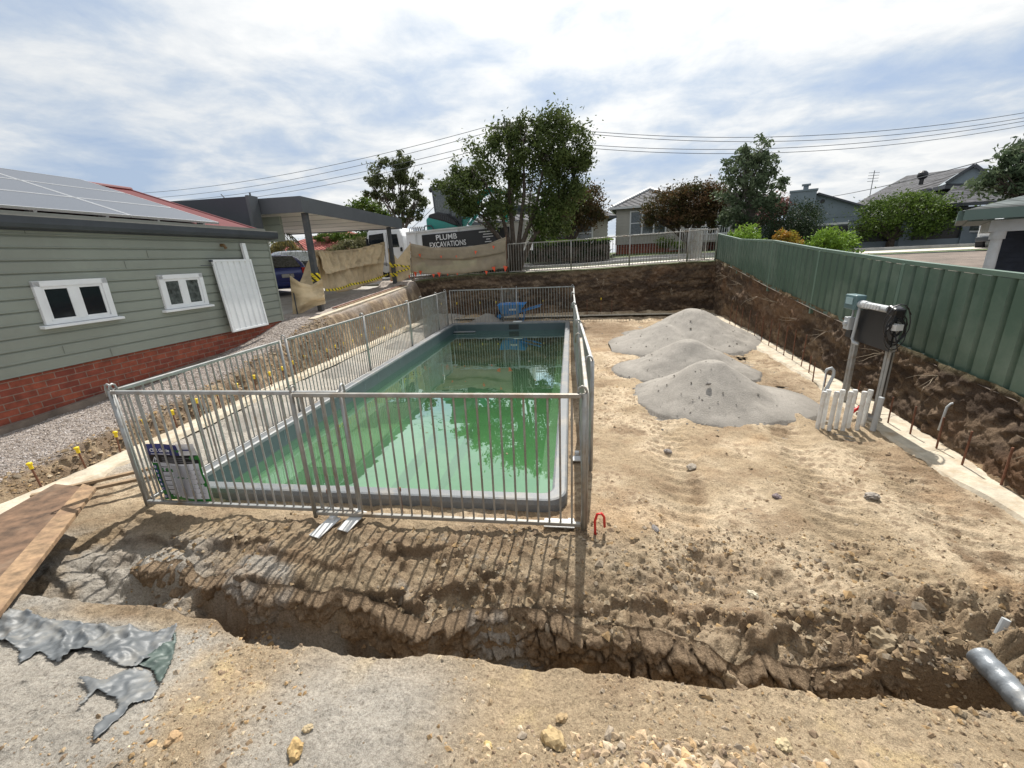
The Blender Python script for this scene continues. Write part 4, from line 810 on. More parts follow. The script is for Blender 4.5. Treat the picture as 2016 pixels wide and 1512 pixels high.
for i, y in enumerate(yy_):
    c = .009*math.cos(i*math.pi/1.0)
    vs += [(.10, y, rz_(-.10)+c), (-RD, y, rz_(RD)+c)]
for i in range(len(yy_)-1): fs.append((2*i, 2*i+2, 2*i+3, 2*i+1))
b.add(vs, fs); b.add([(-RD, Y0, rz_(RD)+.01), (-RD, Y1+.12, rz_(RD)+.01), (-2*RD, Y1+.12, 2.93), (-2*RD, Y0, 2.93)], [(0, 1, 2, 3)]); b.build('roof', M_redroof, hs)
b = MB(); b.add([(-.02, Y1, ZT), (-.02, Y1, rz_(.02)-.02), (-RD, Y1, rz_(RD)-.02), (-2*RD, Y1, ZT)], [(0, 1, 2, 3)]); b.build('gable', M_clad, hs)
b = MB(); b.tube([(-RD, Y0, rz_(RD)+.02), (-RD, Y1+.14, rz_(RD)+.02)], .05, 8); b.tube([(-RD, Y1+.12, rz_(RD)+.01), (.10, Y1+.12, rz_(-.10)+.01)], .022, 8); b.build('roof_capping', M_redroof, hs)
def window(y0, y1, z0, z1, glassm, lab=None):
    f = MB(); t = .075
    f.box((.012, (y0+y1)/2, z1-t/2), (.055, y1-y0, t)); f.box((.012, (y0+y1)/2, z0+.02), (.05, y1-y0-.02, .04))
    for y in (y0+t/2, y1-t/2): f.box((.012, y, (z0+z1)/2), (.055, t, z1-z0-.004-t*0))
    f.box((.012, (y0+y1)/2, (z0+z1)/2), (.036, .09, z1-z0-.1))
    for y in (y0+t+.02, y1-t-.02, (y0+y1)/2-.055, (y0+y1)/2+.055): f.box((.011, y, (z0+z1)/2), (.03, .035, z1-z0-.13))
    for z in (z0+.055, z1-t-.018): f.box((.013, (y0+y1)/2, z), (.028, y1-y0-.17, .035))
    w_ = f.build('window', M_white, hs, bevel=.003)
    g = MB(); g.box((.008, (y0+y1)/2, (z0+z1)/2), (.014, y1-y0-.1, z1-z0-.1)); g.build('pane', glassm, w_)
    s = MB(); s.prism([(-.02, y0-.06, z0), (.085, y0-.06, z0-.012), (.085, y0-.06, z0-.045), (-.02, y0-.06, z0-.045)], (0, y1-y0+.12, 0)); s.build('sill', M_white, w_, bevel=.003)
window(4.75, 5.64, 1.58, 2.155, M_glass); window(6.43, 7.27, 1.58, 2.155, M_glassl)
b = MB(); b.tube([(-.05, 7.88, 2.66), (.06, 7.88, 2.66), (.10, 7.88, 2.60)], .03, 8); b.build('outlet_pipe', mat('copper_brown', (.20, .12, .05), .5, .3), hs)
# solar array: each module a thing
M_solar = mat('dusty_solar_glass', (.095, .105, .13), .34, 0, .12, 60, spec=.3, col2=(.055, .065, .08)); M_alu = mat('aluminium_frame', (.55, .56, .57), .35, .6, .05, 8)
def solar(y0, y1, d0, d1, lab, lift=.13, row=''):
    a0 = Vector((-d0, y0, rz_(d0)+lift)); a1 = Vector((-d1, y0, rz_(d1)+lift)); Rm = Matrix.Rotation(-HA, 3, 'Z'); org = Vector((-7.3, 0, 0))
    t = thing('solar_panel', lab, 'solar panel', tuple(Rm @ a0+org), -HA, 'solar panels on the red roof')
    sl = Vector((-(d1-d0), 0, PT*(d1-d0))); ln = sl.length; u = sl.normalized(); v = Vector((0, 1, 0)); n = u.cross(v) if u.cross(v).z > 0 else v.cross(u); wv = y1-y0
    def quad(q, c0, c1, e0, e1, h0, h1):
        P_ = [u*c0+v*e0, u*c1+v*e0, u*c1+v*e1, u*c0+v*e1]; q.add([p+n*h0 for p in P_]+[p+n*h1 for p in P_], [(0, 1, 2, 3), (7, 6, 5, 4), (0, 4, 5, 1), (1, 5, 6, 2), (2, 6, 7, 3), (3, 7, 4, 0)])
    q = MB(); quad(q, .012, ln-.012, .012, wv-.012, 0, .030); q.build('glass', M_solar, t)
    q = MB(); quad(q, 0, ln, 0, .018, -.004, .034); quad(q, 0, ln, wv-.018, wv, -.004, .034); quad(q, 0, .018, .018, wv-.018, -.004, .034); quad(q, ln-.018, ln, .018, wv-.018, -.004, .034); q.build('frame', M_alu, t)
    if d0 < .5:
        for e in (wv*.25, wv*.78): q = MB(); quad(q, .05, .13, e, e+.06, -.16, -.004); quad(q, .0, .05, e+.01, e+.05, -.06, -.004); q.build('bracket', M_alu, t)
names = {0: 'lowest row', 1: 'middle row', 2: 'top row'}
pos = ['right end of the red roof', 'middle of the roof above the wider window', 'left above the gutter', 'at the left edge of the photo']
for r_, (d0, d1) in enumerate(((.02, 1.02), (1.04, 2.04), (2.06, 3.06))):
    for c_, (y0, y1) in enumerate(((6.32, 7.97), (4.65, 6.30), (2.98, 4.63))):
        solar(y0, y1, d0, d1, 'dusty solar panel in the %s, %s' % (names[r_], pos[c_]), .12)
solar(3.1, 4.75, -.40+.25, -.02+.02, 'narrow end of a solar panel lying lowest at the left edge of the photo', .10) if False else None
# louvred white gate leaf leaning on the wall
g = thing('white_gate_panel', 'white corrugated gate leaf leaning against the sage wall', 'gate', tuple(Matrix.Rotation(-HA, 3, 'Z') @ Vector((.16, 7.52, .99))+Vector((-7.3, 0, 0))), -HA)
Mt = Matrix.Rotation(R(-4), 4, 'Y')
gl = bpy.data.objects.new('leaf', None)
def gb(q, c, d): q.box(Mt.to_3x3() @ Vector(c), d, M=Mt.to_3x3())
q = MB(); gw, gh = .96, 1.40
for y in (.02, gw-.02): gb(q, (0, y, gh/2), (.04, .04, gh))
for z in (.02, gh-.02): gb(q, (0, gw/2, z), (.038, gw-.08, .04))
q.build('gate_frame', M_white, g, bevel=.003)
q = MB(); n_ = 6; bw = (gw-.08)/n_
for i in range(n_):
    y = .04+i*bw; pr = [(-.016, y, .04), (-.016, y+bw*.16, .04), (.012, y+bw*.26, .04), (.012, y+bw*.90, .04), (-.016, y+bw, .04), (-.020, y+bw, .04), (-.020, y, .04)]
    q.prism([Mt.to_3x3() @ Vector(p) for p in pr], Mt.to_3x3() @ Vector((0, 0, gh-.08)))
q.build('infill_sheet', M_white, g)
q = MB(); gb(q, (.0, gw-.10, gh+.16), (.06, .09, .32)); q.build('gate_post_stub', M_white, g, bevel=.003)
q = MB(); gb(q, (0, -.13, gh-.1), (.012, .26, .012)); gb(q, (.0, -.02, gh-.02), (.05, .05, .03)); q.build('latch_rod', M_char, g)
# ================================================================ CARPORT
cp = thing('carport', 'flat roofed charcoal carport with pale ceiling beside the house', 'carport', (-6.8, 10.5, .97))
def w2(o_, p): return (p[0]-o_[0], p[1]-o_[1], p[2]-o_[2])
O_ = (-6.8, 10.5, .97)
XR, XL, YN, YF = -6.62, -11.6, 10.45, 17.0
zt = lambda y: 3.86-.006*(y-YN); zb = lambda y: zt(y)-.37
def bar(q, x0, x1, y0, y1, zt0, zb0, zt1=None, zb1=None):
    zt1 = zt0 if zt1 is None else zt1; zb1 = zb0 if zb1 is None else zb1
    q.add([w2(O_, p) for p in ((x0, y0, zb0), (x1, y0, zb0), (x1, y1, zb1), (x0, y1, zb1), (x0, y0, zt0), (x1, y0, zt0), (x1, y1, zt1), (x0, y1, zt1))], [(3, 2, 1, 0), (4, 5, 6, 7), (0, 1, 5, 4), (1, 2, 6, 5), (2, 3, 7, 6), (3, 0, 4, 7)])
q = MB(); bar(q, XL, XR, YN, YN+.04, zt(YN), zb(YN)); bar(q, XR-.04, XR, YN+.04, YF, zt(YN), zb(YN), zt(YF), zb(YF)); bar(q, XL, XR-.04, YF-.04, YF, zt(YF), zb(YF)); q.build('fascia', M_char2, cp)
q = MB(); bar(q, XL, XR-.04, YN+.04, YF-.04, zt(YN)-.06, zt(YN)-.10, zt(YF)-.06, zt(YF)-.10); q.build('roof_sheet', M_char, cp)
q = MB(); bar(q, XL, XR-.045, YN+.045, YF-.045, zb(YN)+.06, zb(YN)+.04, zb(YF)+.06, zb(YF)+.04); q.build('ceiling', mat('cream_ceiling', (.62, .58, .53), .6, 0, .03, 1), cp)
q = MB(); 
for y in np.arange(YN+1.1, YF, 1.2): bar(q, XL, XR-.05, y, y+.012, zb(y)+.041, zb(y)+.034)
q.build('ceiling_joint', M_char2, cp)
q = MB(); bar(q, XL, -7.82, YN-.32, YN-.03, 3.88, 3.2); q.build('parapet_box', mat('dark_slate_cladding', (.042, .047, .062), .5, 0, .08, 2), cp)
q = MB(); bar(q, -7.82, -7.74, YN-.36, YN-.03, 3.90, 3.15); q.build('parapet_corner', M_char2, cp)
q = MB(); q.tube([w2(O_, (-7.8, YN-.2, 3.88)), w2(O_, (-7.8, YN-.2, 3.98))], .02, 8); q.tube([w2(O_, (-8.6, YN, 3.84)), w2(O_, (-8.75, YN, 4.02))], .012, 6); q.build('roof_fitting', M_char2, cp)
for (x, y) in ((-6.74, 10.72), (-6.80, 16.05)):
    q = MB(); z0 = dz(x, y); q.box(w2(O_, (x, y, (z0+zb(y))/2+.005)), (.13, .13, zb(y)-z0)); q.build('post', mat('charcoal_post', (.06, .066, .074), .5, 0, .1, 3, dirt=(.1, .09, .08), dscale=6), cp, bevel=.006)
q = MB(); 
for i in range(3): bar(q, -9.6+.0, -7.6, 10.9, 11.0, 2.86+i*.21+.2, 2.86+i*.21)
q.build('side_wall', M_clad, cp)
q = MB(); q.box((-9.8, 12.9, 2.2), (.1, 3.6, 2.6)); 
# ---- shade cloth, tape, flags
def cloth(name, top, bot, nu, nv, label, m=M_hess, group=None, fold=.03, ff=9, sag=.0, seed=1, thick=.004):
    top = np.array(top, float); bot = np.array(bot, float); tu = np.linspace(0, 1, nu); tt = np.array([np.interp(tu, np.linspace(0, 1, len(top)), top[:, i]) for i in range(3)]).T; bb = np.array([np.interp(tu, np.linspace(0, 1, len(bot)), bot[:, i]) for i in range(3)]).T
    tt[:, 2] -= sag*np.sin(np.pi*tu)
    v = np.linspace(0, 1, nv)[:, None, None]; Pn = tt[None]*(1-v)+bb[None]*v; d = tt[-1]-tt[0]; n = np.array([d[1], -d[0], 0]); n /= np.linalg.norm(n)
    U = np.repeat(tu[None], nv, 0)*np.linalg.norm(d); V = np.repeat(np.linspace(0, 1, nv)[:, None], nu, 1)
    f_ = fold*(np.sin(U*ff+2.2*fbm(U, V, 1.4, 3, seed)+V*1.5)*(1-V*.55)+.8*fbm(U*.8, V*2.5, 2.2, 4, seed+3)*(.5+V))
    Pn = Pn+n*f_[..., None]; i = np.arange(nu*nv).reshape(nv, nu); F = np.stack([i[:-1, :-1], i[:-1, 1:], i[1:, 1:], i[1:, :-1]], -1).reshape(-1, 4)
    o = np_mesh(name, Pn.reshape(-1, 3), F, m, smooth=True); s = o.modifiers.new('s', 'SOLIDIFY'); s.thickness = thick; return tag(o, label, 'shade cloth', group)
GS = 'beige shade cloth hung as a barrier'
def mesh_cloth_mat():
    m = mat('see_through_shade_cloth', (0.40, 0.33, 0.235), 0.9, 0, .1, 3); nt = m.node_tree; L = nt.links.new; o = nt.nodes['Material Output']; b = nt.nodes['Principled BSDF']
    t = N(nt, 'ShaderNodeBsdfTransparent'); x = N(nt, 'ShaderNodeMixShader'); x.inputs[0].default_value = .66; L(t.outputs[0], x.inputs[1]); L(b.outputs[0], x.inputs[2]); L(x.outputs[0], o.inputs[0]); return m
M_mesh = mesh_cloth_mat()
P3 = lambda px, py, Y: tuple(atY(px, py, Y))
cloth('shade_cloth', [P3(617, 492, 12.2), P3(650, 494, 13.2), P3(700, 490, 14.6), P3(757, 476, 16.2)], [P3(634, 566, 12.2), P3(668, 576, 13.0), P3(705, 568, 14.2), P3(722, 560, 15.2), P3(752, 552, 16.0)], 90, 24, 'long beige shade cloth slung between the two carport posts', fold=.06, ff=14, group=GS, seed=5)
cloth('shade_cloth_flap', [P3(624, 494, 12.1), P3(650, 498, 13.1), P3(700, 494, 14.5), P3(756, 480, 16.1)], [P3(640, 541, 12.0), P3(668, 534, 12.9), P3(700, 526, 14.1), P3(752, 518, 15.9)], 90, 14, 'folded-over upper layer of the long beige shade cloth between the posts', fold=.09, ff=17, group=GS, seed=9)
cloth('shade_cloth', [P3(764, 488, 16.15), P3(783, 510, 16.25), P3(808, 479, 16.45)], [P3(768, 552, 16.1), P3(785, 556, 16.2), P3(808, 545, 16.4)], 40, 20, 'short beige cloth sagging between the far carport post and a stake', fold=.03, ff=7, group=GS, seed=15)
cloth('shade_cloth', [P3(808, 479, 16.45), P3(850, 487, 16.5), P3(910, 487, 16.55), P3(960, 480, 16.6), P3(996, 466, 16.62)], [P3(810, 537, 16.4), P3(850, 541, 16.5), P3(900, 540, 16.5), P3(950, 534, 16.55), P3(997, 528, 16.6)], 90, 20, 'see-through beige cloth tied over the street fence in front of the truck', m=M_mesh, fold=.018, ff=8, group=GS, seed=25, thick=.002)
cloth('shade_cloth_flap', [P3(808, 482, 16.42), P3(850, 490, 16.47), P3(910, 489, 16.5), P3(960, 483, 16.57), P3(996, 470, 16.58)], [P3(812, 506, 16.40), P3(850, 511, 16.45), P3(910, 511, 16.48), P3(960, 503, 16.52), P3(994, 497, 16.55)], 70, 8, 'darker doubled top edge of the see-through cloth on the street fence', m=M_mesh, fold=.02, ff=6, group=GS, seed=29, thick=.002)
cloth('shade_cloth', [P3(571, 542, 10.2), P3(592, 556, 10.3), P3(612, 562, 10.4), P3(634, 549, 10.55)], [P3(578, 633, 10.2), P3(596, 616, 10.3), P3(622, 603, 10.4), P3(641, 598, 10.5)], 50, 34, 'near end of the beige cloth hanging between a thin stake and the first carport post', fold=.10, ff=8, group=GS, seed=35)
cloth('shade_cloth', [P3(612, 494, 11.6), P3(618, 500, 11.3), P3(624, 510, 11.0)], [P3(592, 557, 10.9), P3(606, 564, 10.85), P3(624, 560, 10.8)], 24, 24, 'narrow twisted piece of beige cloth rising behind the first carport post', fold=.03, ff=12, group=GS, seed=45)
for (px, y0_, y1_, Y, l_) in ((571, 540, 645, 10.2, 'thin dark stake holding the near end of the beige cloth'), (807, 476, 553, 16.47, 'red and black stake where the beige cloth meets the street fence'), (996, 463, 533, 16.66, 'dark stake at the right end of the see-through cloth')):
    q = MB(); a = Vector(P3(px, y0_, Y)); z0 = dz(0, Y)-.2 if Y < 12 else 1.3; q.tube([(a.x, a.y, z0), tuple(a)], .016, 6); tag(q.build('stake', M_rust if px > 800 else M_char), l_, 'stake')
def tape_mat():
    m = mat('yellow_black_tape', (.8, .62, .03), .5); nt = m.node_tree; b = nt.nodes['Principled BSDF']; L = nt.links.new
    tc = N(nt, 'ShaderNodeTexCoord'); s = N(nt, 'ShaderNodeSeparateXYZ'); L(tc.outputs['Object'], s.inputs[0]); f = math_(nt, 'FRACT', math_(nt, 'MULTIPLY', math_(nt, 'ADD', math_(nt, 'ADD', s.outputs[0], s.outputs[1]), s.outputs[2]), 5.2))
    r = ramp(nt, [(0, (.75, .60, .03)), (.62, (.75, .6, .03)), (.63, (.02, .02, .02))], 'CONSTANT'); L(f, r.inputs[0]); L(r.outputs[0], b.inputs['Base Color']); return m
M_tape = tape_mat()
def ribbon(name, pts_, w, m, label, cat, sag=.0, group=None):
    pts_ = [Vector(p) for p in pts_]; fine = []
    for a, c in zip(pts_[:-1], pts_[1:]):
        for k in range(12): t = k/12; p = a.lerp(c, t); p.z -= sag*4*t*(1-t); fine.append(p)
    fine.append(pts_[-1]); vs = []; fs = []
    for i, p in enumerate(fine): tw = .25*math.sin(i*.9); vs += [p+Vector((tw*w, 0, w/2)), p-Vector((tw*w, 0, w/2))]
    for i in range(len(fine)-1): fs.append((2*i, 2*i+1, 2*i+3, 2*i+2))
    q = MB(); q.add(vs, fs); o = q.build(name, m); s = o.modifiers.new('s', 'SOLIDIFY'); s.thickness = .002; return tag(o, label, cat, group)
GT = 'yellow and black barrier tape'
ribbon('barrier_tape', [P3(640, 571, 11.2), P3(690, 560, 13.2), P3(764, 540, 15.9)], .07, M_tape, 'lower striped tape rising from the first carport post to the second', 'barrier tape', .05, GT)
ribbon('barrier_tape', [P3(766, 518, 15.9), P3(785, 522, 16.1), P3(807, 524, 16.3)], .07, M_tape, 'striped tape between the far carport post and the stake, upper one', 'barrier tape', .03, GT)
ribbon('barrier_tape', [P3(768, 540, 15.9), P3(785, 534, 16.1), P3(807, 528, 16.3)], .07, M_tape, 'striped tape between the far carport post and the stake, lower one', 'barrier tape', .02, GT)
def wrap(x, y, z, h, label):
    q = MB()
    for k in range(4): q.box((x, y, z+k*h/4), (.15+.004*k, .15+.004*k, h/5), rz=.02*k)
    q.box((x+.11, y-.06, z+h*.3), (.12, .02, h*.8)); tag(q.build('barrier_tape', M_tape), label, 'barrier tape', GT)
wrap(-6.74, 10.72, 1.82, .22, 'bundle of striped tape wound round the first carport post'); wrap(-6.80, 16.05, 2.02, .12, 'striped tape wound round the far carport post, upper turn'); wrap(-6.80, 16.05, 1.68, .12, 'striped tape wound round the far carport post, lower turn')
for (px, py, s) in ((805, 545, 5), (817, 540, 8), (827, 537, 7), (853, 543, 6), (864, 541, 8), (881, 541, 3), (900, 540, 3), (957, 537, 6), (972, 530, 8), (994, 529, 9), (771, 557, 9), (790, 551, 4), (826, 503, 5), (868, 506, 4), (936, 497, 5), (971, 487, 5), (898, 505, 3)):
    a = Vector(P3(px, py, 16.36)); r_ = s/830*10.5
    q = MB(); q.prism([(-r_*.7, 0, r_*.9), (r_*.8, .0, r_*.8), (r_*.2, 0, -r_)], (0, .02, 0)); o = q.build('flag', M_orange); o.location = a; o.rotation_euler = (0, random.uniform(-.4, .4), random.uniform(-.5, .5)); tag(o, 'small fluorescent orange bunting flag on the cloth by the street fence', 'flag', 'orange bunting flags at the top of the pit')
# ================================================================ GREEN STEEL FENCE
gf = thing('steel_fence', 'dark green ribbed steel sheet fence along the right side of the pit', 'fence', (fence_x(4.0), 4.0, .6), 0)
GO = (fence_x(4.0), 4.0, .6)
PY = [1.7, 4.12, 6.54, 8.97, 11.36, 14.05, 16.95]
TZ = lambda y: float(itp(y, [1.7, 4.12, 6.54, 8.97, 11.36, 14.05, 16.95], [1.70, 1.78, 1.915, 2.09, 2.30, 2.41, 2.69]))
BZ = lambda y: float(itp(y, [1.7, 4.4, 6.3, 8.96, 11.37, 14.1, 16.95], [.56, .67, .82, 1.02, 1.25, 1.56, 1.81]))
def lw(p): return (p[0]-GO[0], p[1]-GO[1], p[2]-GO[2])
for y0, y1 in zip(PY[:-1], PY[1:]):
    x0, x1 = fence_x(y0), fence_x(y1)
    d = Vector((x1-x0, y1-y0, 0)); ln = d.length; u = d.normalized(); nrm = Vector((-u.y, u.x, 0))   # towards the pit
    nr = 10 if ln < 2.6 else 11; pw = ln/nr; prof = []
    for i in range(nr):
        s = i*pw; prof += [(s, 0), (s+pw*.14, 0), (s+pw*.22, .042), (s+pw*.90, .042), (s+pw*.98, 0)]
    prof.append((ln, 0)); vs = []; fs = []
    for s, o in prof:
        y = y0+(y1-y0)*s/ln; p = Vector((x0, y0, 0))+u*s+nrm*(o-.012); vs += [lw((p.x, p.y, BZ(y)+.03)), lw((p.x, p.y, TZ(y)-.03))]
    for i in range(len(prof)-1): fs.append((2*i, 2*i+2, 2*i+3, 2*i+1))
    q = MB(); q.add(vs, fs); q.build('infill_sheet', M_green, gf)
    for nm, zf, m_ in (('top_rail', TZ, M_greend), ('bottom_rail', BZ, M_greend)):
        q = MB(); a = lw((x0, y0, zf(y0))); c = lw((x1, y1, zf(y1))); q.beam(a, c, .055, .055 if nm == 'top_rail' else .05); q.build(nm, m_, gf, bevel=.004)
for y in PY:
    q = MB(); x = fence_x(y); q.box(lw((x-.005, y, (BZ(y)+TZ(y))/2-.07)), (.07, .055, TZ(y)-BZ(y)+.10)); q.build('post', M_greend, gf, bevel=.004)
# ================================================================ PUMP CONTROL STAND, PIPES, STAKES
st = thing('pool_control_stand', 'galvanised stand with a black backing board, grey conduit and dangling cables', 'control stand', (3.84, 5.85, 0)); SO = (3.84, 5.85, 0)
lo = lambda p: (p[0]-SO[0], p[1]-SO[1], p[2]-SO[2])
A_ = np.array([3.87, 5.58]); B_ = np.array([3.93, 6.42])
def sp(t, z, off=0.0):     # t along the board, off towards the pool
    d = B_-A_; n = np.array([-d[1], d[0]])/np.hypot(*d); p = A_+d*t+n*off; return lo((p[0], p[1], z))
for (t, x, zb_, zt_) in ((.03, 0, .0, 1.40), (.10, 0, .0, 1.38), (.93, 0, .0, 1.40), (1.0, 0, .0, 1.38)):
    q = MB(); q.beam(sp(t, zb_, -.03), sp(t, zt_, -.03), .045, .045); q.build('leg', M_galv, st, bevel=.003)
q = MB(); q.beam(sp(-.02, .93, 0), sp(1.03, .93, 0), .03, .05); q.beam(sp(-.02, 1.36, 0), sp(1.03, 1.36, 0), .03, .05); q.build('cross_bar', M_galv, st)
q = MB(); c0, c1 = Vector(sp(.0, .90, .02)), Vector(sp(.97, .90, .02)); q.add([c0, c1, c1+Vector((0, 0, .47)), c0+Vector((0, 0, .47)), *[p+Vector((.02, .004, 0)) for p in (c0, c1, c1+Vector((0, 0, .47)), c0+Vector((0, 0, .47)))]], [(0, 1, 2, 3), (7, 6, 5, 4), (0, 4, 5, 1), (1, 5, 6, 2), (2, 6, 7, 3), (3, 7, 4, 0)]); q.build('backing_board', M_black, st)
q = MB(); q.tube([sp(.10, 1.405, .06), sp(.80, 1.405, .06)], .042, 14); q.tube([sp(.62, 1.405, .06), sp(.80, 1.405, .06)], .052, 14); q.tube([sp(.80, 1.40, .06), sp(.86, 1.34, .05)], .02, 8); q.build('salt_cell', M_gpvc, st, smooth=False)
q = MB()
for k in range(6): q.box(sp(.26+.075*k, 1.41, .105), (.02, .028, .055), rz=.2)
q.build('cell_label', M_offwhite, st)
q = MB(); q.beam(sp(.80, 1.42, .07), sp(1.12, 1.42, .07), .13, .20); q.build('controller_box', mat('blue_green_controller', (.10, .17, .18), .4, 0, .1, 8), st, bevel=.015)
q = MB(); q.beam(sp(.86, 1.44, .145), sp(1.04, 1.44, .145), .012, .09); q.build('display', mat('controller_display', (.35, .48, .5), .15), st)
q = MB(); q.tube([sp(.80, 1.36, .07), sp(.84, 1.1, .06), sp(.86, .93, .06), sp(.82, .885, .06), sp(.70, .875, .05)], .02, 10); q.tube([sp(1.0, 1.36, .05), sp(1.0, 1.15, .05)], .014, 8); q.build('conduit', M_gpvc, st, smooth=True)
q = MB(); q.beam(sp(.94, 1.12, .06), sp(1.10, 1.12, .06), .09, .17); q.tube([sp(1.02, 1.12, .10), sp(1.02, 1.12, .135)], .035, 12); q.build('isolator_switch', M_gpvc, st, bevel=.008)
q = MB(); q.beam(sp(.97, .98, .03), sp(1.12, .98, .03), .03, .12); q.build('mounting_plate', M_black, st)
q = MB(); q.box(sp(.10, .02, .03), (.12, .26, .04), rz=.2); q.build('foot_plate', M_galv, st)
for k in range(9):
    q = MB(); a0 = random.uniform(1.25, 1.48); rr = random.uniform(.06, .15); cz = random.uniform(1.12, 1.36); pts_ = []
    for j in range(22): th = 2*math.pi*j/16+k; pts_.append(sp(-.08-.05*random.random()-.03*math.cos(th)*rr*8, cz+rr*1.5*math.sin(th), .05+rr*math.cos(th)))
    q.tube(pts_, .006, 5); q.build('cable', M_black, st, smooth=True)
q = MB(); q.beam(sp(-.14, 1.38, .06), sp(.04, 1.42, .06), .12, .11); q.build('plug_bundle', M_black, st, bevel=.02)
q = MB(); q.box(sp(-.11, 1.22, .06), (.10, .10, .07), rz=.3); q.build('cable_tag', M_offwhite, st)
q = MB(); q.tube([sp(-.1, 1.2, .06), sp(-.2, .95, .03), sp(-.05, .9, .0), sp(-.04, .3, .0)], .007, 5); q.build('cable', M_black, st, smooth=True)
GP = 'row of white stub pipes'
for i, px in enumerate((1608, 1618, 1632, 1645, 1659, 1669, 1687, 1697)):
    yy0 = 5.42+(.07 if i % 2 else 0); p = atY(px+2, 836-(3 if i % 2 else 0), yy0); q = MB(); t_ = random.uniform(-.004, .010)
    q.tube([(0, 0, -.08), (t_, 0, .40)], .025, 16); q.tube([(t_, 0, .37), (t_*1.1, 0, .435)], .0295, 16); q.tube([(t_, 0, .436), (t_*1.1, 0, .444)], .025, 16); o = q.build('pvc_pipe', M_pvc, auto=True); o.location = (float(p[0]), yy0, 0.0); tag(o, ['leftmost white capped stub pipe of the row', 'second white stub pipe from the left of the row', 'third white stub pipe from the left of the row', 'fourth white stub pipe, right end of the close group of four', 'fifth white stub pipe, left one of the middle pair', 'sixth white stub pipe, right one of the middle pair', 'seventh white stub pipe, left one of the last pair', 'rightmost white stub pipe beside the grey conduit stub'][i], 'pipe', GP)
q = MB(); q.tube([(0, 0, -.05), (.02, 0, .40)], .030, 12); o = q.build('conduit_stub', M_gpvc); p = atY(1719, 842, 5.33); o.location = (float(p[0]), 5.33, 0); tag(o, 'grey upright conduit stub right of the white pipes', 'pipe')
q = MB(); q.tube([(0, 0, -.1), (0, 0, .28), (.02, 0, .36), (.06, 0, .50), (.055, 0, .56), (.02, 0, .60), (-.03, 0, .58), (-.045, 0, .54)], [.028, .028, .02, .019, .018, .018, .018, .018], 10); q.tube([(-.01, .05, .1), (-.01, .05, .56)], .007, 6); o = q.build('conduit_hook', M_gpvc, smooth=True); p = atY(1620, 800, 5.85); o.location = (float(p[0]), 5.85, 0.03); tag(o, 'grey bent conduit hook rising behind the white pipes', 'pipe')
q = MB(); q.tube([(0, 0, .03), (.12, .08, .07), (.26, .16, .12)], .022, 10); o = q.build('red_pipe', M_red, smooth=True); p = atY(1678, 803, 5.7); o.location = (float(p[0]), 5.7, .03); tag(o, 'short red pipe between the white pipes and the control stand', 'pipe')
q = MB(); q.tube([(0, 0, -.03), (-.005, 0, .10), (.012, .0, .165), (.045, 0, .175), (.07, .02, .13), (.078, .04, .02)], .011, 10); o = q.build('red_conduit', M_red, smooth=True); o.location = (.20, 3.02, .0); tag(o, 'short red conduit loop poking from the soil at the fence corner', 'conduit')
q = MB(); q.tube([(0, 0, -.1), (.02, 0, .18), (.05, 0, .22), (.16, -.02, .25), (.2, -.02, .24)], .012, 8); o = q.build('buried_pipe', M_gpvc, smooth=True); o.location = (4.14, 5.0, .22); tag(o, 'thin bent grey pipe sticking from the cut bank behind the stakes', 'pipe')
# steel rods
def rod(x, y, z, h, cap, label, group, tilt=.0):
    t = thing('stake', label, 'stake', (x, y, z-.1), random.uniform(0, 6), group); t.rotation_euler = (random.uniform(-1, 1)*tilt, random.uniform(-1, 1)*tilt, random.uniform(0, 6))
    q = MB(); q.tube([(0, 0, 0), (0, 0, h+.1)], .0095, 6); q.build('rod', M_rust, t)
    if cap: q = MB(); q.tube([(0, 0, h+.06), (0, 0, h+.115), (0, 0, h+.13), (0, 0, h+.135)], [.017, .017, .021, .012], 10); q.tube([(0, 0, h+.11), (0, 0, h+.13)], [.024, .024], 10); q.build('cap', M_yel, t)
GR = 'bare rusty rods along the right footing'
for i, (px, py) in enumerate(((1527, 676), (1543, 685), (1558, 694), (1576, 704), (1594, 716), (1512, 668), (1498, 660), (1484, 652), (1470, 645), (1458, 640), (1447, 634))):
    p = atZ(px, py, .03); rod(float(p[0])-.17, float(p[1])-.05, .0, .60, False, 'tall rusty rod in the far group along the right footing', 'tall rusty rods along the right footing', .02)
for i, (px, py) in enumerate(((1617, 742), (1640, 755), (1702, 786), (1770, 823), (1815, 845), (1868, 873), (1920, 905), (2000, 942), (1608, 728))):
    p = atZ(px, py, .03); rod(float(p[0])-.15, float(p[1])-.05, .0, .30+.01*i*(i < 8), False, 'short rusty rod in the pale footing strip at the right', GR, .03)
GC = 'yellow capped rods along the left footing'
for i in range(24):
    y = 3.28+.40*i; rod(-5.62+random.uniform(-.03, .03), y, .06, random.uniform(.22, .30), True, ['short rod with a yellow cap at the left edge of the picture, nearest the camera', 'second yellow capped rod from the left edge, above the timber strips'][i] if i < 2 else 'yellow capped rod in the row at the foot of the left bank', GC, .06)
for x in (-4.9, -4.3, -3.4, -2.8, -1.0): rod(x, 15.75, .05, .55, True, 'yellow capped rod at the foot of the far bank behind the pool', 'yellow capped rods below the far bank', .03)
for x in (.6, 1.1, 1.5): rod(x, 15.9, .05, .55, x > .9 and x < 1.4, 'rod at the foot of the dark far bank right of the pool', 'rods in the shade of the far bank', .03)
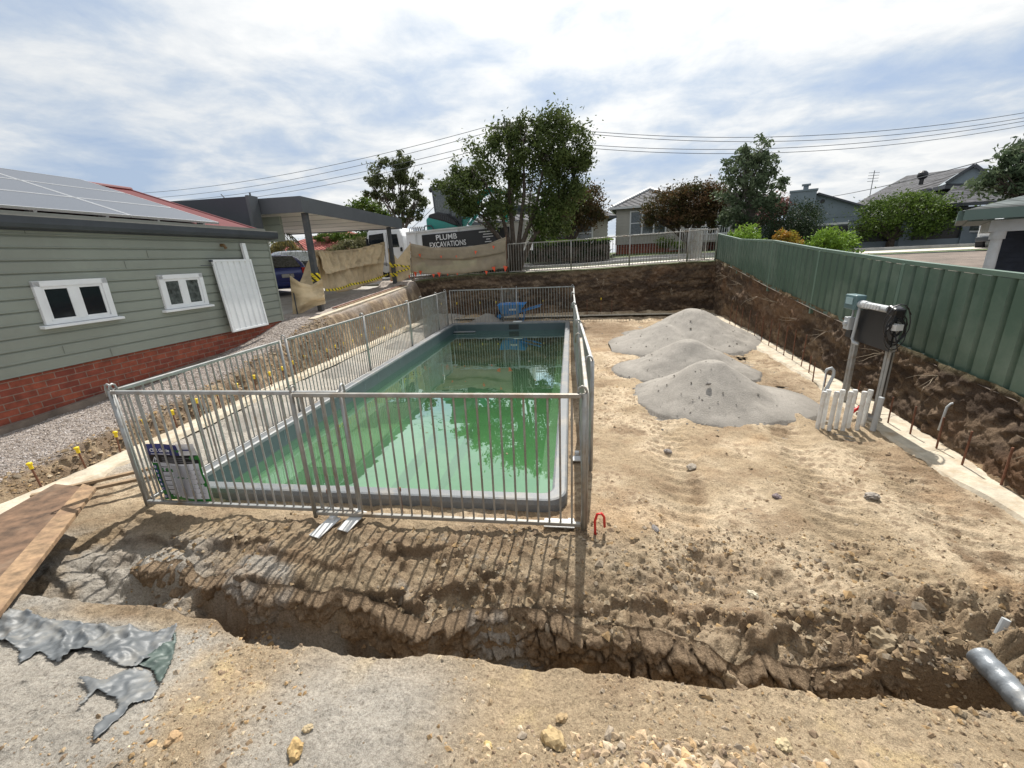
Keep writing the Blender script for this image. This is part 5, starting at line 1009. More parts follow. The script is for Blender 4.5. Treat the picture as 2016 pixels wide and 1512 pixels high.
# timber strips by the left footing
for i, (x0, y0, x1, y1, l_) in enumerate(((-5.35, 3.0, -4.55, 3.75, 'weathered timber strip lying on the footing at the left'), (-5.15, 2.95, -4.45, 3.5, 'second thinner timber strip in front of the footing at the left'))):
    q = MB(); q.beam((x0, y0, .115), (x1, y1, .10), .05, .03); tag(q.build('timber_strip', M_wood), l_, 'timber')
for i, (dx, l_) in enumerate(((.0, 'red painted timber edging strip along the driveway edge'), (.14, 'raw timber strip beside the red edging of the driveway'))):
    q = MB(); q.beam((-6.50+dx*.9, 10.9, 1.055), (-6.50+dx*.9, 16.2, 1.345), .06, .03); tag(q.build('timber_strip', (mat('red_brown_timber', (.16, .05, .035), .8, 0, .2, 6), M_wood)[i]), l_, 'timber')
# wheelbarrow
wb = thing('wheelbarrow', 'blue wheelbarrow parked behind the far end of the pool', 'wheelbarrow', (-2.05, 15.0, 0.0), 0)
q = MB(); prof = [(-.50, .58), (.42, .58), (.22, .26), (-.36, .26)]
def tray(hw0, hw1, k=1.0): return [( -.50*k, -hw0, .60), (.45*k, -hw0, .60), (.45*k, hw0, .60), (-.50*k, hw0, .60)], [(-.40*k, -hw1, .27), (.20*k, -hw1, .27), (.20*k, hw1, .27), (-.40*k, hw1, .27)]
t_, b2 = tray(.34, .24); ti, bi = tray(.33, .23, .975); bi = [(x, y, z+.015) for x, y, z in bi]
q.add(t_+b2, [(0, 1, 5, 4), (1, 2, 6, 5), (2, 3, 7, 6), (3, 0, 4, 7), (4, 5, 6, 7)]); q.add(ti+bi, [(0, 4, 5, 1), (1, 5, 6, 2), (2, 6, 7, 3), (3, 7, 4, 0), (7, 6, 5, 4)])
q.tube([(x, y, z) for x, y, z in t_+[t_[0]]], .016, 6); q.build('tray', M_blue, wb)
q = MB()
for s in (-1, 1): q.tube([(-.55, s*.10, .16), (.0, s*.24, .25), (.60, s*.27, .42), (1.0, s*.27, .52)], .017, 8)
q.build('handle', M_blue, wb)
q = MB()
for s in (-1, 1): q.tube([(.12, s*.25, .26), (.20, s*.25, .02), (.38, s*.25, .02), (.42, s*.26, .36)], .014, 8)
q.build('stand_frame', M_blue, wb)
q = MB(); q.cyl((-.50, 0, .17), .17, .07, 'y', 24); q.build('wheel', M_tyre, wb); q = MB(); q.cyl((-.50, 0, .17), .08, .08, 'y', 16); q.build('rim', M_blue, wb)
q = MB(); q.box((.02, -.30, .43), (.25, .012, .06), M=Matrix.Rotation(R(17), 3, 'X')); q.build('decal', M_white, wb)
# rusty plate / form boards left foreground
M_rplate = mat('rusty_form_plate', (.15, .088, .052), .8, .0, .35, 9, .004, 30, dirt=(.22, .16, .11), dscale=1.6)
M_rplate2 = mat('tan_form_board', (.28, .18, .10), .8, 0, .3, 14, .004, 30, dirt=(.17, .10, .06), dscale=2.5)
def plank(name, c4, t, m, label, zb):
    q = MB(); tp = [Vector(p) for p in c4]; bt = [p-Vector((0, 0, t)) for p in tp]; q.add(tp+bt, [(0, 1, 2, 3), (7, 6, 5, 4), (0, 4, 5, 1), (1, 5, 6, 2), (2, 6, 7, 3), (3, 7, 4, 0)]); o = q.build(name, m, bevel=.004); return tag(o, label, 'board')
def a3(px, py, z): p = atZ(px, py, z); return (float(p[0]), float(p[1]), z)
e0 = a3(190, 963, .30); e1 = a3(-60, 1290, .40); f0 = a3(108, 952, .30); f1 = a3(-300, 1180, .40)
m0 = a3(160, 958, .305); m1 = a3(-110, 1300, .40)
plank('form_board', [f1, f0, m0, m1], .03, M_rplate, 'dark rusty brown board at the left edge, upper of two lying side by side', 0)
m0b = (m0[0]+.03, m0[1]-.0, m0[2]+.035); m1b = (m1[0]-.1, m1[1]+.05, m1[2]+.035)
plank('form_board', [m1b, m0b, (e0[0], e0[1], e0[2]+.02), (e1[0], e1[1], e1[2]+.02)], .035, M_rplate2, 'tan form board at the left edge, overlapping the rusty one', 0)
# drain pipe right
q = MB(); pa = Vector(a3(1925, 1288, .14)); pb = Vector(a3(2100, 1475, .10)); dv = (pb-pa); pts_ = []; rs = []
for k in range(60):
    t = k/59; pts_.append(pa+dv*t); rs.append(.052+(.003 if k % 2 else 0)+.002*math.sin(k*.7))
q.tube(pts_, rs, 18); o = q.build('drain_pipe', mat('grey_wrapped_pipe', (.20, .22, .24), .4, .1, .15, 12, .003, 30, dirt=(.3, .29, .27), dscale=8), smooth=True); tag(o, 'grey sleeved drain pipe emerging from the rubble at the right edge', 'pipe')
q = MB(); q.tube([(0, 0, -.04), (.035, .02, .07)], .019, 12); o = q.build('pipe_stub', M_gpvc); p = atZ(1968, 1240, .12); o.location = (float(p[0]), float(p[1]), hz(float(p[0]), float(p[1]))+.03); tag(o, 'tiny pale grey pipe stub among rubble above the drain pipe', 'pipe')
# silver tarpaulin: real cut-out sheet lying on the ground
def inpoly(x, y, P_):
    c = np.zeros(x.shape, bool); n = len(P_)
    for i in range(n):
        x0, y0 = P_[i]; x1, y1 = P_[(i+1) % n]; k = ((y0 > y) != (y1 > y)) & (x < (x1-x0)*(y-y0)/(y1-y0+1e-12)+x0); c ^= k
    return c
tp = thing('tarpaulin', 'torn silver tarpaulin half buried in grey grit at the lower left', 'tarpaulin', (0, 0, 0))
def aT(px, py):
    z = .33
    for _ in range(4): p = atZ(px, py, z); x_, y_ = float(p[0]), float(p[1]); z = max(float(hpit(x_+np.array([-.12, 0, .12, 0, 0]), y_+np.array([0, 0, 0, -.06, .06])).mean())+.01, .27)
    return (float(p[0]), float(p[1]))
def tarp_piece(name, poly, m, zo, fold, seed):
    W_ = [aT(px, py)[:2] for px, py in poly]; xs_ = [p[0] for p in W_]; ys_ = [p[1] for p in W_]; st_ = .008
    gx = np.arange(min(xs_), max(xs_)+st_, st_); gy = np.arange(min(ys_), max(ys_)+st_, st_); X, Y = np.meshgrid(gx, gy); 
    Xw = X+.006*fbm(X, Y, 12, 3, seed); Yw = Y+.006*fbm(X, Y, 9, 3, seed+1); ins = inpoly(Xw, Yw, W_)
    rid = 1-np.abs(fbm(X*.8+Y*1.5, Y*.6-X*.3, 4.5, 3, seed+2)); r2 = 1-np.abs(fbm(X, Y*1.3, 11, 3, seed+5))
    Z = hpit(X, Y)+zo+fold*.85*(rid**5)+fold*.2*r2**5+.002*fbm(X, Y, 30, 2, seed+9)
    i = np.arange(X.size).reshape(X.shape); F = np.stack([i[:-1, :-1], i[:-1, 1:], i[1:, 1:], i[1:, :-1]], -1).reshape(-1, 4); ok = ins.ravel()[F].all(1); F = F[ok]
    used, inv = np.unique(F, return_inverse=True); V = np.stack([X, Y, Z], -1).reshape(-1, 3)[used]
    o = np_mesh(name, V, inv.reshape(-1, 4), m, parent=tp, smooth=True); s = o.modifiers.new('s', 'SOLIDIFY'); s.thickness = .002; return o
tarp_piece('sheet', [(-60, 1195), (30, 1204), (60, 1207), (120, 1222), (200, 1232), (290, 1242), (352, 1230), (338, 1268), (300, 1296), (262, 1318), (215, 1302), (185, 1285), (150, 1282), (112, 1306), (80, 1285), (34, 1306), (36, 1280), (0, 1262), (-60, 1270)], M_tarp, .006, .035, 11)
tarp_piece('sheet', [(262, 1306), (300, 1282), (338, 1262), (352, 1230), (345, 1290), (318, 1352), (305, 1340), (300, 1318)], M_tarpd, .012, .03, 31)
tarp_piece('sheet', [(150, 1335), (200, 1338), (240, 1322), (272, 1318), (300, 1322), (314, 1355), (300, 1376), (262, 1388), (230, 1420), (180, 1468), (184, 1432), (205, 1412), (232, 1392), (225, 1372), (195, 1362), (175, 1380), (156, 1412), (158, 1388), (175, 1368), (165, 1348)], M_tarp, .006, .028, 51)
# roots sticking out of the banks
M_root = mat('dry_root', (.30, .24, .17), .9, 0, .2, 10)
def root(x, y, z, dx, dy, dz_, n, label):
    t = thing('root', label, 'root', (x, y, z), 0, 'dry roots hanging from the cut banks')
    for k in range(n):
        q = MB(); p = Vector((0, 0, 0)); pts_ = [tuple(p)]; d = Vector((dx+random.uniform(-.3, .3), dy+random.uniform(-.4, .4), dz_+random.uniform(-.3, .3))).normalized()
        for j in range(5): d = (d+Vector([random.uniform(-.35, .35) for _ in range(3)])).normalized(); p = p+d*random.uniform(.05, .12); pts_.append(tuple(p))
        q.tube(pts_, [.005, .0045, .004, .003, .0025, .0015], 5); q.build('strand', M_root, t, smooth=True)
for i in range(9):
    y = 3.9+i*1.3+random.uniform(-.2, .2); root(fence_x(y)-.16, y, float(fence_z(y))-random.uniform(.05, .3), -1, 0, random.uniform(-.4, .3), 3, 'small tuft of dry roots sticking out of the right bank under the green fence')
for x in (1.2, .95, 3.6): root(x, 16.15, 1.3 if x < 2 else .9, 0, -1, -.5, 3, 'pale forked root hanging from the dark far bank')
# ================================================================ TRUCK AND EXCAVATOR
TX, TY, TZ0 = -8.85, 18.05, 1.56
tk = thing('tipper_truck', 'white tipper truck carrying an excavator, parked beyond the street fence', 'truck', (TX, TY, TZ0), R(1.5)); 
q = MB(); HW = 1.05
prof = [(0.05, .45), (0.0, .95), (.06, 1.25), (.22, 1.92), (.42, 2.05), (1.35, 2.10), (1.62, 2.02), (1.75, 1.7), (1.78, .45)]
q.prism([(x, 0, z) for x, z in prof], (0, 2*HW, 0)); q.build('cab', M_white, tk, bevel=.05)
q = MB(); q.prism([(.20, -.012, 1.12), (.28, -.012, 1.78), (.92, -.012, 1.84), (.92, -.012, 1.10)], (0, .03, 0)); q.build('side_window', M_glass, tk)
q = MB(); q.prism([(1.22, -.012, 1.25), (1.22, -.012, 1.78), (1.52, -.012, 1.78), (1.58, -.012, 1.25)], (0, .03, 0)); q.build('side_window', M_glass, tk)
q = MB(); q.beam((.055, HW, 1.2), (.175, HW, 1.85), 1.9, .02, up=(1, 0, 0)); q.build('windscreen', M_glass, tk)
q = MB(); q.box((.22, -.12, 1.45), (.05, .16, .38)); q.tube([(.2, -.0, 1.7), (.2, -.14, 1.68)], .015, 6); q.build('mirror', M_black, tk, bevel=.02)
q = MB(); q.box((1.66, -.02, 1.15), (.09, .06, .16)); q.tube([(.62, -.02, 1.06), (.78, -.02, 1.06)], .016, 6); q.build('door_handle', M_black, tk)
q = MB(); q.box((.9, -.004, .78), (.012, .012, .6)); q.box((1.05, -.004, 1.45), (.012, .012, .8)); q.build('door_seam', M_black, tk)
tw = tk
q = MB(); x0, x1 = 1.98, 7.05
q.prism([(x0, 0, .95), (x0, 0, 1.80), (x1, 0, 2.02), (x1+.16, 0, 2.0), (x1+.02, 0, 1.05), (x1-.5, 0, .80), (x0+.2, 0, .80)], (0, .06, 0)); q.prism([(x0, 2.0, .95), (x0, 2.0, 1.80), (x1, 2.0, 2.02), (x1, 2.0, 1.05), (x1-.5, 2.0, .80), (x0+.2, 2.0, .80)], (0, .06, 0)); q.box((x0-.03, 1.03, 1.35), (.06, 2.06, .95)); q.box(((x0+x1)/2, 1.03, .86), (x1-x0-.6, 1.93, .08)); q.build('tray', M_white, tk)
q = MB(); q.beam((x0, -.02, 1.79), (x1+.1, -.02, 2.03), .10, .07); q.build('tray_rail', M_offwhite, tk)
for x in (2.35, 4.2, 6.95):
    q = MB(); q.box((x, -.03, 1.35+.02*x), (.07, .06, .84)); q.build('tray_rib', M_offwhite, tk)
q = MB(); q.box((x1+.1, 1.0, 1.35), (.06, 1.9, .9)); q.build('tailgate', M_white, tk)
sgn = MB(); sx0, sx1 = 2.62, 6.35; sz = lambda x: 1.02+(x-2.62)*.042
sgn.add([(sx0, -.062, sz(sx0)), (sx1, -.062, sz(sx1)), (sx1, -.062, sz(sx1)+.66), (sx0, -.062, sz(sx0)+.66)], [(0, 1, 2, 3)]); bd = sgn.build('sign_board', M_sblack, tk)
sl_ = -math.atan(.042)
M_let = mat('sign_lettering_white', (.8, .8, .8), .5)
text('PLUMB', .30, M_let, tk, (3.68, -.075, sz(3.6)+.40), (R(90), sl_, 0), sx=1.0, bold=.004, align='CENTER')
text('EXCAVATIONS', .30, M_let, tk, (3.72, -.075, sz(3.6)+.12), (R(90), sl_, 0), sx=.78, bold=.004, align='CENTER')
for j, wd in enumerate((.75, .40, .44, .16, .28)):
    q = MB(); q.box((5.45, -.075, sz(5.4)+.56-.10*j), (wd, .004, .035), M=Matrix.Rotation(sl_, 3, 'Y')); q.build('small_lettering', M_let, tk)
for x in (.85, 5.3, 6.35):
    for y in (.14, 1.96):
        q = MB(); q.cyl((x, y, .42), .42, .26, 'y', 28); wv = q.build('wheel', M_tyre, tk); q = MB(); q.cyl((x, y-(.01 if y < 1 else -.01), .42), .22, .26, 'y', 20); q.build('rim', M_offwhite, wv)
q = MB(); q.box((3.7, 1.05, .68), (6.6, .8, .2)); q.build('chassis', M_black, tk)
q = MB(); q.box((3.2, .15, .62), (1.1, .35, .42)); q.build('toolbox', M_offwhite, tk, bevel=.02)
for i, x in enumerate((2.05, 2.15, 2.25, 2.35, 2.45, 2.55)):
    q = MB(); q.tube([(x, .15, 1.78), (x, .15, 1.97), (x, .22, 2.03), (x, .6, 2.03), (x, .66, 1.97), (x, .66, 1.8)], .022, 6); q.build('rack_hoop', M_chrome, tk)
q = MB(); q.tube([(2.62, .2, 1.80), (2.72, .2, 2.05), (3.0, .2, 2.05), (3.12, .2, 1.85)], .03, 6); q.tube([(2.62, .7, 1.80), (2.72, .7, 2.05), (3.0, .7, 2.05), (3.12, .7, 1.85)], .03, 6); q.build('light_guard', M_char, tk)
ex = thing('mini_excavator', 'teal and black excavator standing in the tray of the white truck', 'excavator', (TX+2.75, TY+.35, TZ0+.9), 0)
q = MB(); q.prism([(0, 0, .95), (0, 0, 1.42), (.12, 0, 1.52), (.7, 0, 1.50), (1.25, 0, 1.30), (1.35, 0, .92)], (0, 1.3, 0)); q.build('house_body', M_teal, ex, bevel=.06)
pp = [(.10, .0, 1.50), (.16, 0, 1.62), (.55, 0, 1.70), (.95, 0, 1.60), (1.3, 0, 1.35), (1.42, 0, 1.12), (1.2, 0, 1.14), (.8, 0, 1.30)]
q = MB(); q.prism([(x, -.03, z-.02) for x, _, z in pp], (0, 1.34, 0)); q.build('engine_cover', M_black, ex, bevel=.05)
q = MB()
for k in range(5): q.box((.72+.08*k, -.04, 1.47-.03*k), (.02, .02, .14))
q.build('vent_slats', M_char, ex)
q = MB(); q.prism([(.32, .3, 1.5), (.26, .3, 2.62), (.36, .3, 2.72), (1.25, .3, 2.74), (1.40, .3, 2.6), (1.50, .3, 1.9), (1.46, .3, 1.1), (.9, .3, 1.1)], (0, .95, 0)); cb = q.build('cab', M_char, ex, bevel=.04)
q = MB(); q.prism([(.40, .285, 1.62), (.36, .285, 2.55), (1.0, .285, 2.6), (1.0, .285, 1.62)], (0, .02, 0)); q.prism([(1.08, .285, 1.5), (1.08, .285, 2.6), (1.28, .285, 2.55), (1.38, .285, 1.9), (1.36, .285, 1.5)], (0, .02, 0)); q.build('cab_window', M_glassl, cb)
q = MB(); q.sphere((.20, .45, 2.60), .10, 10); q.box((.25, .6, 2.72), (.16, .3, .08)); q.build('work_light', M_black, ex)
q = MB(); q.prism([(1.5, .5, 1.0), (1.35, .5, 1.25), (2.25, .5, 2.42), (2.75, .5, 2.62), (3.55, .5, 2.35), (3.5, .5, 2.2), (2.75, .5, 2.36), (2.42, .5, 2.2)], (0, .22, 0)); q.build('boom', M_teal, ex, bevel=.02)
q = MB(); q.beam((1.75, .61, 1.15), (2.45, .61, 1.95), .11, .11); q.build('hydraulic_ram', M_teal, ex); q = MB(); q.beam((3.5, .61, 2.3), (3.3, .61, 1.2), .18, .22); q.build('dipper_arm', M_teal, ex, bevel=.02)
q = MB(); q.box((.9, .62, .45), (2.2, 1.5, .5)); q.cyl((-.15, .62, .45), .25, 1.5, 'y'); q.cyl((1.95, .62, .45), .25, 1.5, 'y'); q.build('track', M_tyre, ex); q = MB(); q.cyl((.8, .62, .82), .45, .3, 'z'); q.build('slew_ring', M_black, ex)
# ================================================================ CARS
def car(name, label, cat, loc, rz, paint, L_, W_, H_, kind='hatch', light=(0.55, .02, .02)):
    t = thing(name, label, cat, loc, rz); hw = W_/2
    if kind == 'hatch': st_ = [(0, .38, .62, .64, .80), (.06, .28, .90, 1.02, .88), (.22, .25, .98, 1.24, .95), (.55, .22, .96, H_*.985, .99), (1.4, .2, .95, H_, 1), (2.2, .2, .93, H_*.985, 1), (2.85, .2, .92, 1.2, .99), (3.2, .2, .90, .95, .98), (L_-.35, .25, .76, .80, .93), (L_, .38, .6, .62, .78)]
    else: st_ = [(0, .45, .75, .78, .86), (.06, .38, 1.0, 1.2, .95), (.16, .38, 1.08, H_*.95, .98), (.5, .36, 1.08, H_, 1), (1.8, .36, 1.07, H_, 1), (2.75, .36, 1.05, H_*.985, 1), (3.3, .36, 1.05, 1.30, 1), (3.5, .36, 1.04, 1.10, .99), (L_-.2, .4, .98, 1.0, .95), (L_, .45, .8, .83, .88)]
    vs = []; fs = []; 
    for (x, zl, zb_, zt_, k) in st_:
        w0 = hw*k; cab_ = max(0, min(1, (zt_-zb_)/.3)); wt = w0*(1-.20*cab_)
        vs += [(x, -w0*.9, zl), (x, -w0, zl+.12), (x, -w0, (zl+zb_)/2+.05), (x, -w0*.965, zb_), (x, -wt, zb_+(zt_-zb_)*.85), (x, -wt*.82, zt_), (x, wt*.82, zt_), (x, wt, zb_+(zt_-zb_)*.85), (x, w0*.965, zb_), (x, w0, (zl+zb_)/2+.05), (x, w0, zl+.12), (x, w0*.9, zl)]
    n = 12
    for i in range(len(st_)-1):
        for k in range(n): fs.append((i*n+k, (i+1)*n+k, (i+1)*n+(k+1) % n, i*n+(k+1) % n))
    fs.append(tuple(range(n))); fs.append(tuple(range(len(vs)-1, len(vs)-n-1, -1)))
    q = MB(); q.add(vs, fs); bd = q.build('body', paint, t, smooth=True); s = bd.modifiers.new('s', 'SUBSURF'); s.levels = 2; s.render_levels = 2
    for ei in bd.data.polygons: pass
    zb_, zt_ = (.97, H_) if kind == 'hatch' else (1.10, H_)
    for s_ in (-1, 1):
        y0 = s_*(hw*.975); y1 = s_*(hw*.835)
        for (xa, xb, xc, xd) in (((.50, 1.45, 1.45, .75), (1.52, 2.75, 2.30, 1.52)) if kind == 'hatch' else ((.28, 1.1, 1.1, .34), (1.17, 2.1, 2.1, 1.17), (2.17, 3.15, 2.8, 2.17))):
            q = MB(); q.prism([(xa, y0, zb_+.02), (xb, y0, zb_+.02), (xc, y1, zt_-.16), (xd, y1, zt_-.16)], (0, s_*.012, 0)); q.build('side_window', M_glass, t)
    q = MB()
    if kind == 'hatch': q.prism([(.045, -.52, .98), (.045, .52, .98), (.40, .46, H_-.13), (.40, -.46, H_-.13)], (-.03, 0, .03))
    else: q.prism([(.05, -.6, 1.1), (.05, .6, 1.1), (.14, .55, H_-.2), (.14, -.55, H_-.2)], (-.02, 0, .01))
    q.build('rear_window', M_glassl, t)
    q = MB(); q.prism([(3.22 if kind == 'hatch' else 3.42, -.6, .98 if kind == 'hatch' else 1.16), (3.22 if kind == 'hatch' else 3.42, .6, .98 if kind == 'hatch' else 1.16), (2.45 if kind == 'hatch' else 2.95, .52, H_-.12), (2.45 if kind == 'hatch' else 2.95, -.52, H_-.12)], (.03, 0, .04)); q.build('windscreen', M_glass, t)
    for s_ in (-1, 1):
        q = MB(); q.box((.06 if kind == 'hatch' else .02, s_*hw*.78, .86 if kind == 'hatch' else .95), (.16, .26, .22)); q.build('tail_light', mat('red_lens', light, .2, 0, .05, 5, coat=.5), t, bevel=.03)
        q = MB(); q.box((L_-.10, s_*hw*.70, .68 if kind == 'hatch' else .88), (.16, .34, .16)); q.build('headlight', mat('clear_lens', (.6, .62, .65), .1, 0, .05, 5, coat=.5), t, bevel=.03)
    q = MB(); q.box((.0, 0, .70), (.03, .42, .12)); q.box((L_, 0, .5), (.03, .42, .11)); q.build('number_plate', M_offwhite, t)
    q = MB(); q.box((L_-.04, 0, .74 if kind == 'hatch' else .84), (.12, .9, .16)); q.build('grille', M_black, t); q = MB(); q.box((L_-.02, 0, .46), (.16, hw*1.75, .16)); q.build('bumper', M_char if kind != 'hatch' else paint, t, bevel=.04); q = MB(); q.box((.03, 0, .42), (.14, hw*1.7, .16)); q.build('bumper', M_char if kind != 'hatch' else paint, t, bevel=.04)
    rw = .33 if kind == 'hatch' else .39
    for x in (.72, L_-.82):
        for s_ in (-1, 1):
            q = MB(); q.cyl((x, s_*(hw-.10), rw), rw, .22, 'y', 28); wv = q.build('wheel', M_tyre, t, bevel=.02); q = MB(); q.cyl((x, s_*(hw-.10), rw), rw*.64, .228, 'y', 24)
            for k in range(10): a = k*math.pi/5; q.beam((x+.05*math.cos(a), s_*(hw+.016), rw+.05*math.sin(a)), (x+rw*.62*math.cos(a), s_*(hw+.012), rw+rw*.62*math.sin(a)), .03, .02, up=(0, 1, 0))
            q.build('rim', M_chrome, wv)
    return t
M_pblue = mat('blue_car_paint', (.02, .045, .26), .25, .2, .05, 2, coat=.8); M_pblack = mat('black_car_paint', (.012, .013, .016), .2, .1, .05, 2, coat=.8); M_pwhite = mat('white_car_paint', (.7, .71, .72), .25, 0, .03, 2, coat=.8)
p = atY(570, 572, 14.2)
car('hatchback_car', 'blue hatchback parked tail towards the pit beside the house corner', 'car', (float(p[0])+.05, 14.2, dz(0, 14.2)), R(150), M_pblue, 4.2, 1.75, 1.47)
p = atY(600, 548, 17.4)
car('wagon_car', 'black car with red tail lights parked beyond the blue hatchback', 'car', (float(p[0])-.1, 17.6, 1.40), R(140), M_pblack, 4.4, 1.8, 1.50)
car('four_wheel_drive', 'white four wheel drive parked nose out beyond the neighbouring porch', 'car', (18.5, 19.6, 1.66), R(214), M_pwhite, 4.7, 1.9, 1.9, 'suv')
# ================================================================ HOUSES ACROSS THE STREET
def gable_or_hip(b, x0, x1, y0, y1, ze, zr, ov=.35, hip=True, axis='x', th=.12):
    x0 -= ov; x1 += ov; y0 -= ov; y1 += ov
    if axis == 'x':
        ym = (y0+y1)/2; h = (y1-y0)/2 if hip else 0; r0 = (x0+h, ym, zr); r1 = (x1-h, ym, zr)
        c = [(x0, y0, ze), (x1, y0, ze), (x1, y1, ze), (x0, y1, ze), r0, r1]; b.add(c, [(0, 1, 5, 4), (2, 3, 4, 5), (3, 0, 4), (1, 2, 5)])
    else:
        xm = (x0+x1)/2; h = (x1-x0)/2 if hip else 0; r0 = (xm, y0+h, zr); r1 = (xm, y1-h, zr)
        c = [(x0, y0, ze), (x1, y0, ze), (x1, y1, ze), (x0, y1, ze), r0, r1]; b.add(c, [(0, 1, 4), (1, 2, 5, 4), (2, 3, 5), (3, 0, 4, 5)])
    b.add([(x, y, ze-th) for x, y, z in c[:4]], [(3, 2, 1, 0)])
    return c
def boards(x0, x1, y0, y1, z0, z1, ex=.2):
    b = MB(); b.box(((x0+x1)/2, (y0+y1)/2, (z0+z1)/2), (x1-x0-.02, y1-y0-.02, z1-z0)); z = z0
    while z < z1-.02: h = min(ex, z1-z); b.box(((x0+x1)/2, (y0+y1)/2, z+h*.3), (x1-x0+.03, y1-y0+.03, h*.55)); z += ex
    return b
def wwin(par, x0, x1, y, z0, z1, cols, glassm, fr=M_white, side='y', bars=True):
    q = MB(); t = .09
    if side == 'y': B = lambda c, d: q.box((c[0], y+c[1], c[2]), d)
    else: B = lambda c, d: q.box((y+c[1], c[0], c[2]), (d[1], d[0], d[2]))
    for z in (z0, z1): B(((x0+x1)/2, -.03, z), (x1-x0+t, .10, t))
    for i in range(cols+1): B((x0+(x1-x0)*i/cols, -.034, (z0+z1)/2), (t, .10, z1-z0-.02))
    if bars:
        for i in range(cols):
            if i != cols//2 or cols < 3: B((x0+(x1-x0)*(i+.5)/cols, -.03, (z0+z1)/2), ((x1-x0)/cols-t, .06, .05))
    f = q.build('window', fr, par); q = MB()
    if side == 'y': q.box(((x0+x1)/2, y-.015, (z0+z1)/2), (x1-x0, .03, z1-z0))
    else: q.box((y-.015, (x0+x1)/2, (z0+z1)/2), (.03, x1-x0, z1-z0))
    q.build('pane', glassm, f)
# white weatherboard house
wh = thing('weatherboard_cottage', 'cream weatherboard cottage with a grey tiled hip roof behind the street trees', 'house', (3.1, 31.6, 2.15), R(-10))
HX = 8.8
b = boards(0, 4.2, 0, 9, .55, 2.95); b.build('wall', M_cream, wh)
b = boards(4.2, HX, 1.4, 9, .55, 2.95); b.build('wall', M_cream, wh)
b = MB(); b.box((2.1, 4.5, .2), (4.1, 8.9, .9)); b.box((6.5, 5.2, .2), (4.5, 7.5, .9)); b.build('brick_base', M_brick, wh)
b = MB(); gable_or_hip(b, 0, 4.2, 0, 9, 2.95, 4.25, axis='y', hip=True); gable_or_hip(b, 1.0, HX, 1.4, 9, 2.96, 4.75, hip=True); b.build('roof', M_tile, wh)
b = MB(); xm = 2.1; b.tube([(-.35, -.35, 2.97), (xm, 2.1, 4.28)], .09, 6); b.tube([(4.55, -.35, 2.97), (xm, 2.1, 4.28)], .09, 6); b.tube([(xm, 2.1, 4.28), (xm, 6, 4.28)], .09, 6); b.build('ridge_cap', M_offwhite, wh)
b = MB(); b.box((2.1, -.40, 2.90), (4.95, .12, .13)); b.box((-.40, 4.3, 2.90), (.12, 9.3, .13)); b.box((6.9, 1.0, 2.90), (4.4, .12, .13)); b.build('gutter', M_offwhite, wh)
wwin(wh, .95, 3.25, 0, 1.15, 2.65, 3, M_glassl); wwin(wh, 5.1, 7.3, 1.4, 1.0, 2.6, 3, M_glass)
for y in (1.2, 3.4, 6.0): wwin(wh, y, y+.9, 0, 1.2, 2.5, 1, M_glassl, side='x')
b = MB(); b.box((5.6, .55, .52), (2.7, 1.7, .12)); 
b.build('porch_floor', M_conc, wh)
b = MB()
for x in np.arange(4.3, 7.0, .14): b.box((x, -.25, 1.0), (.03, .03, .85))
b.box((5.62, -.25, 1.43), (2.75, .06, .05)); b.build('porch_railing', M_white, wh)
b = MB()
for k in range(3): b.box((4.0-.0*k+.0, -.5-.28*k, .40-.15*k), (1.0, .28, .12))
b.build('step', M_conc, wh)
# grey-blue gable house with chimney
gb_ = thing('gable_house', 'grey blue rendered house with a stepped chimney and a plain side gable', 'house', (14.2, 30.3, .7), R(-24))
b = MB(); b.box((2.0, 4, 1.4), (4.3, 8, 3.2)); b.build('wall', M_skyblue, gb_)
b = MB(); b.prism([(-.15, -.02, 2.98), (4.15, -.02, 2.98), (1.0, -.02, 4.35), (.6, -.02, 4.35)], (0, .25, 0)); b.build('gable', M_skyblue, gb_)
b = MB(); b.beam((.75, -.1, 4.42), (4.5, -.1, 2.90), .34, .10); b.build('barge_board', M_char, gb_)
b = MB(); b.box((2.1, -.03, 2.62), (4.4, .1, .12)); b.build('band_trim', M_offwhite, gb_)
b = MB(); b.add([(.75, -.2, 4.44), (.75, 8, 4.44), (4.5, 8, 2.94), (4.5, -.2, 2.94)], [(0, 1, 2, 3)]); b.add([(.75, -.2, 4.44), (.75, 8, 4.44), (-2.8, 8, 3.0), (-2.8, -.2, 3.0)], [(3, 2, 1, 0)]); b.build('roof', M_tile, gb_)
b = MB(); b.box((.0, -.1, 3.1), (1.35, .7, 3.0)); b.box((.0, -.1, 4.63), (1.45, .8, .1)); b.cyl((.1, -.1, 4.78), .14, .3, 'z', 12); b.box((.1, -.1, 4.96), (.45, .4, .09)); b.build('chimney', M_skyblue, gb_)
b = MB(); b.tube([(1.05, -.02, 3.95), (1.05, -.06, 3.95)], .12, 12); b.build('gable_vent', M_black, gb_)
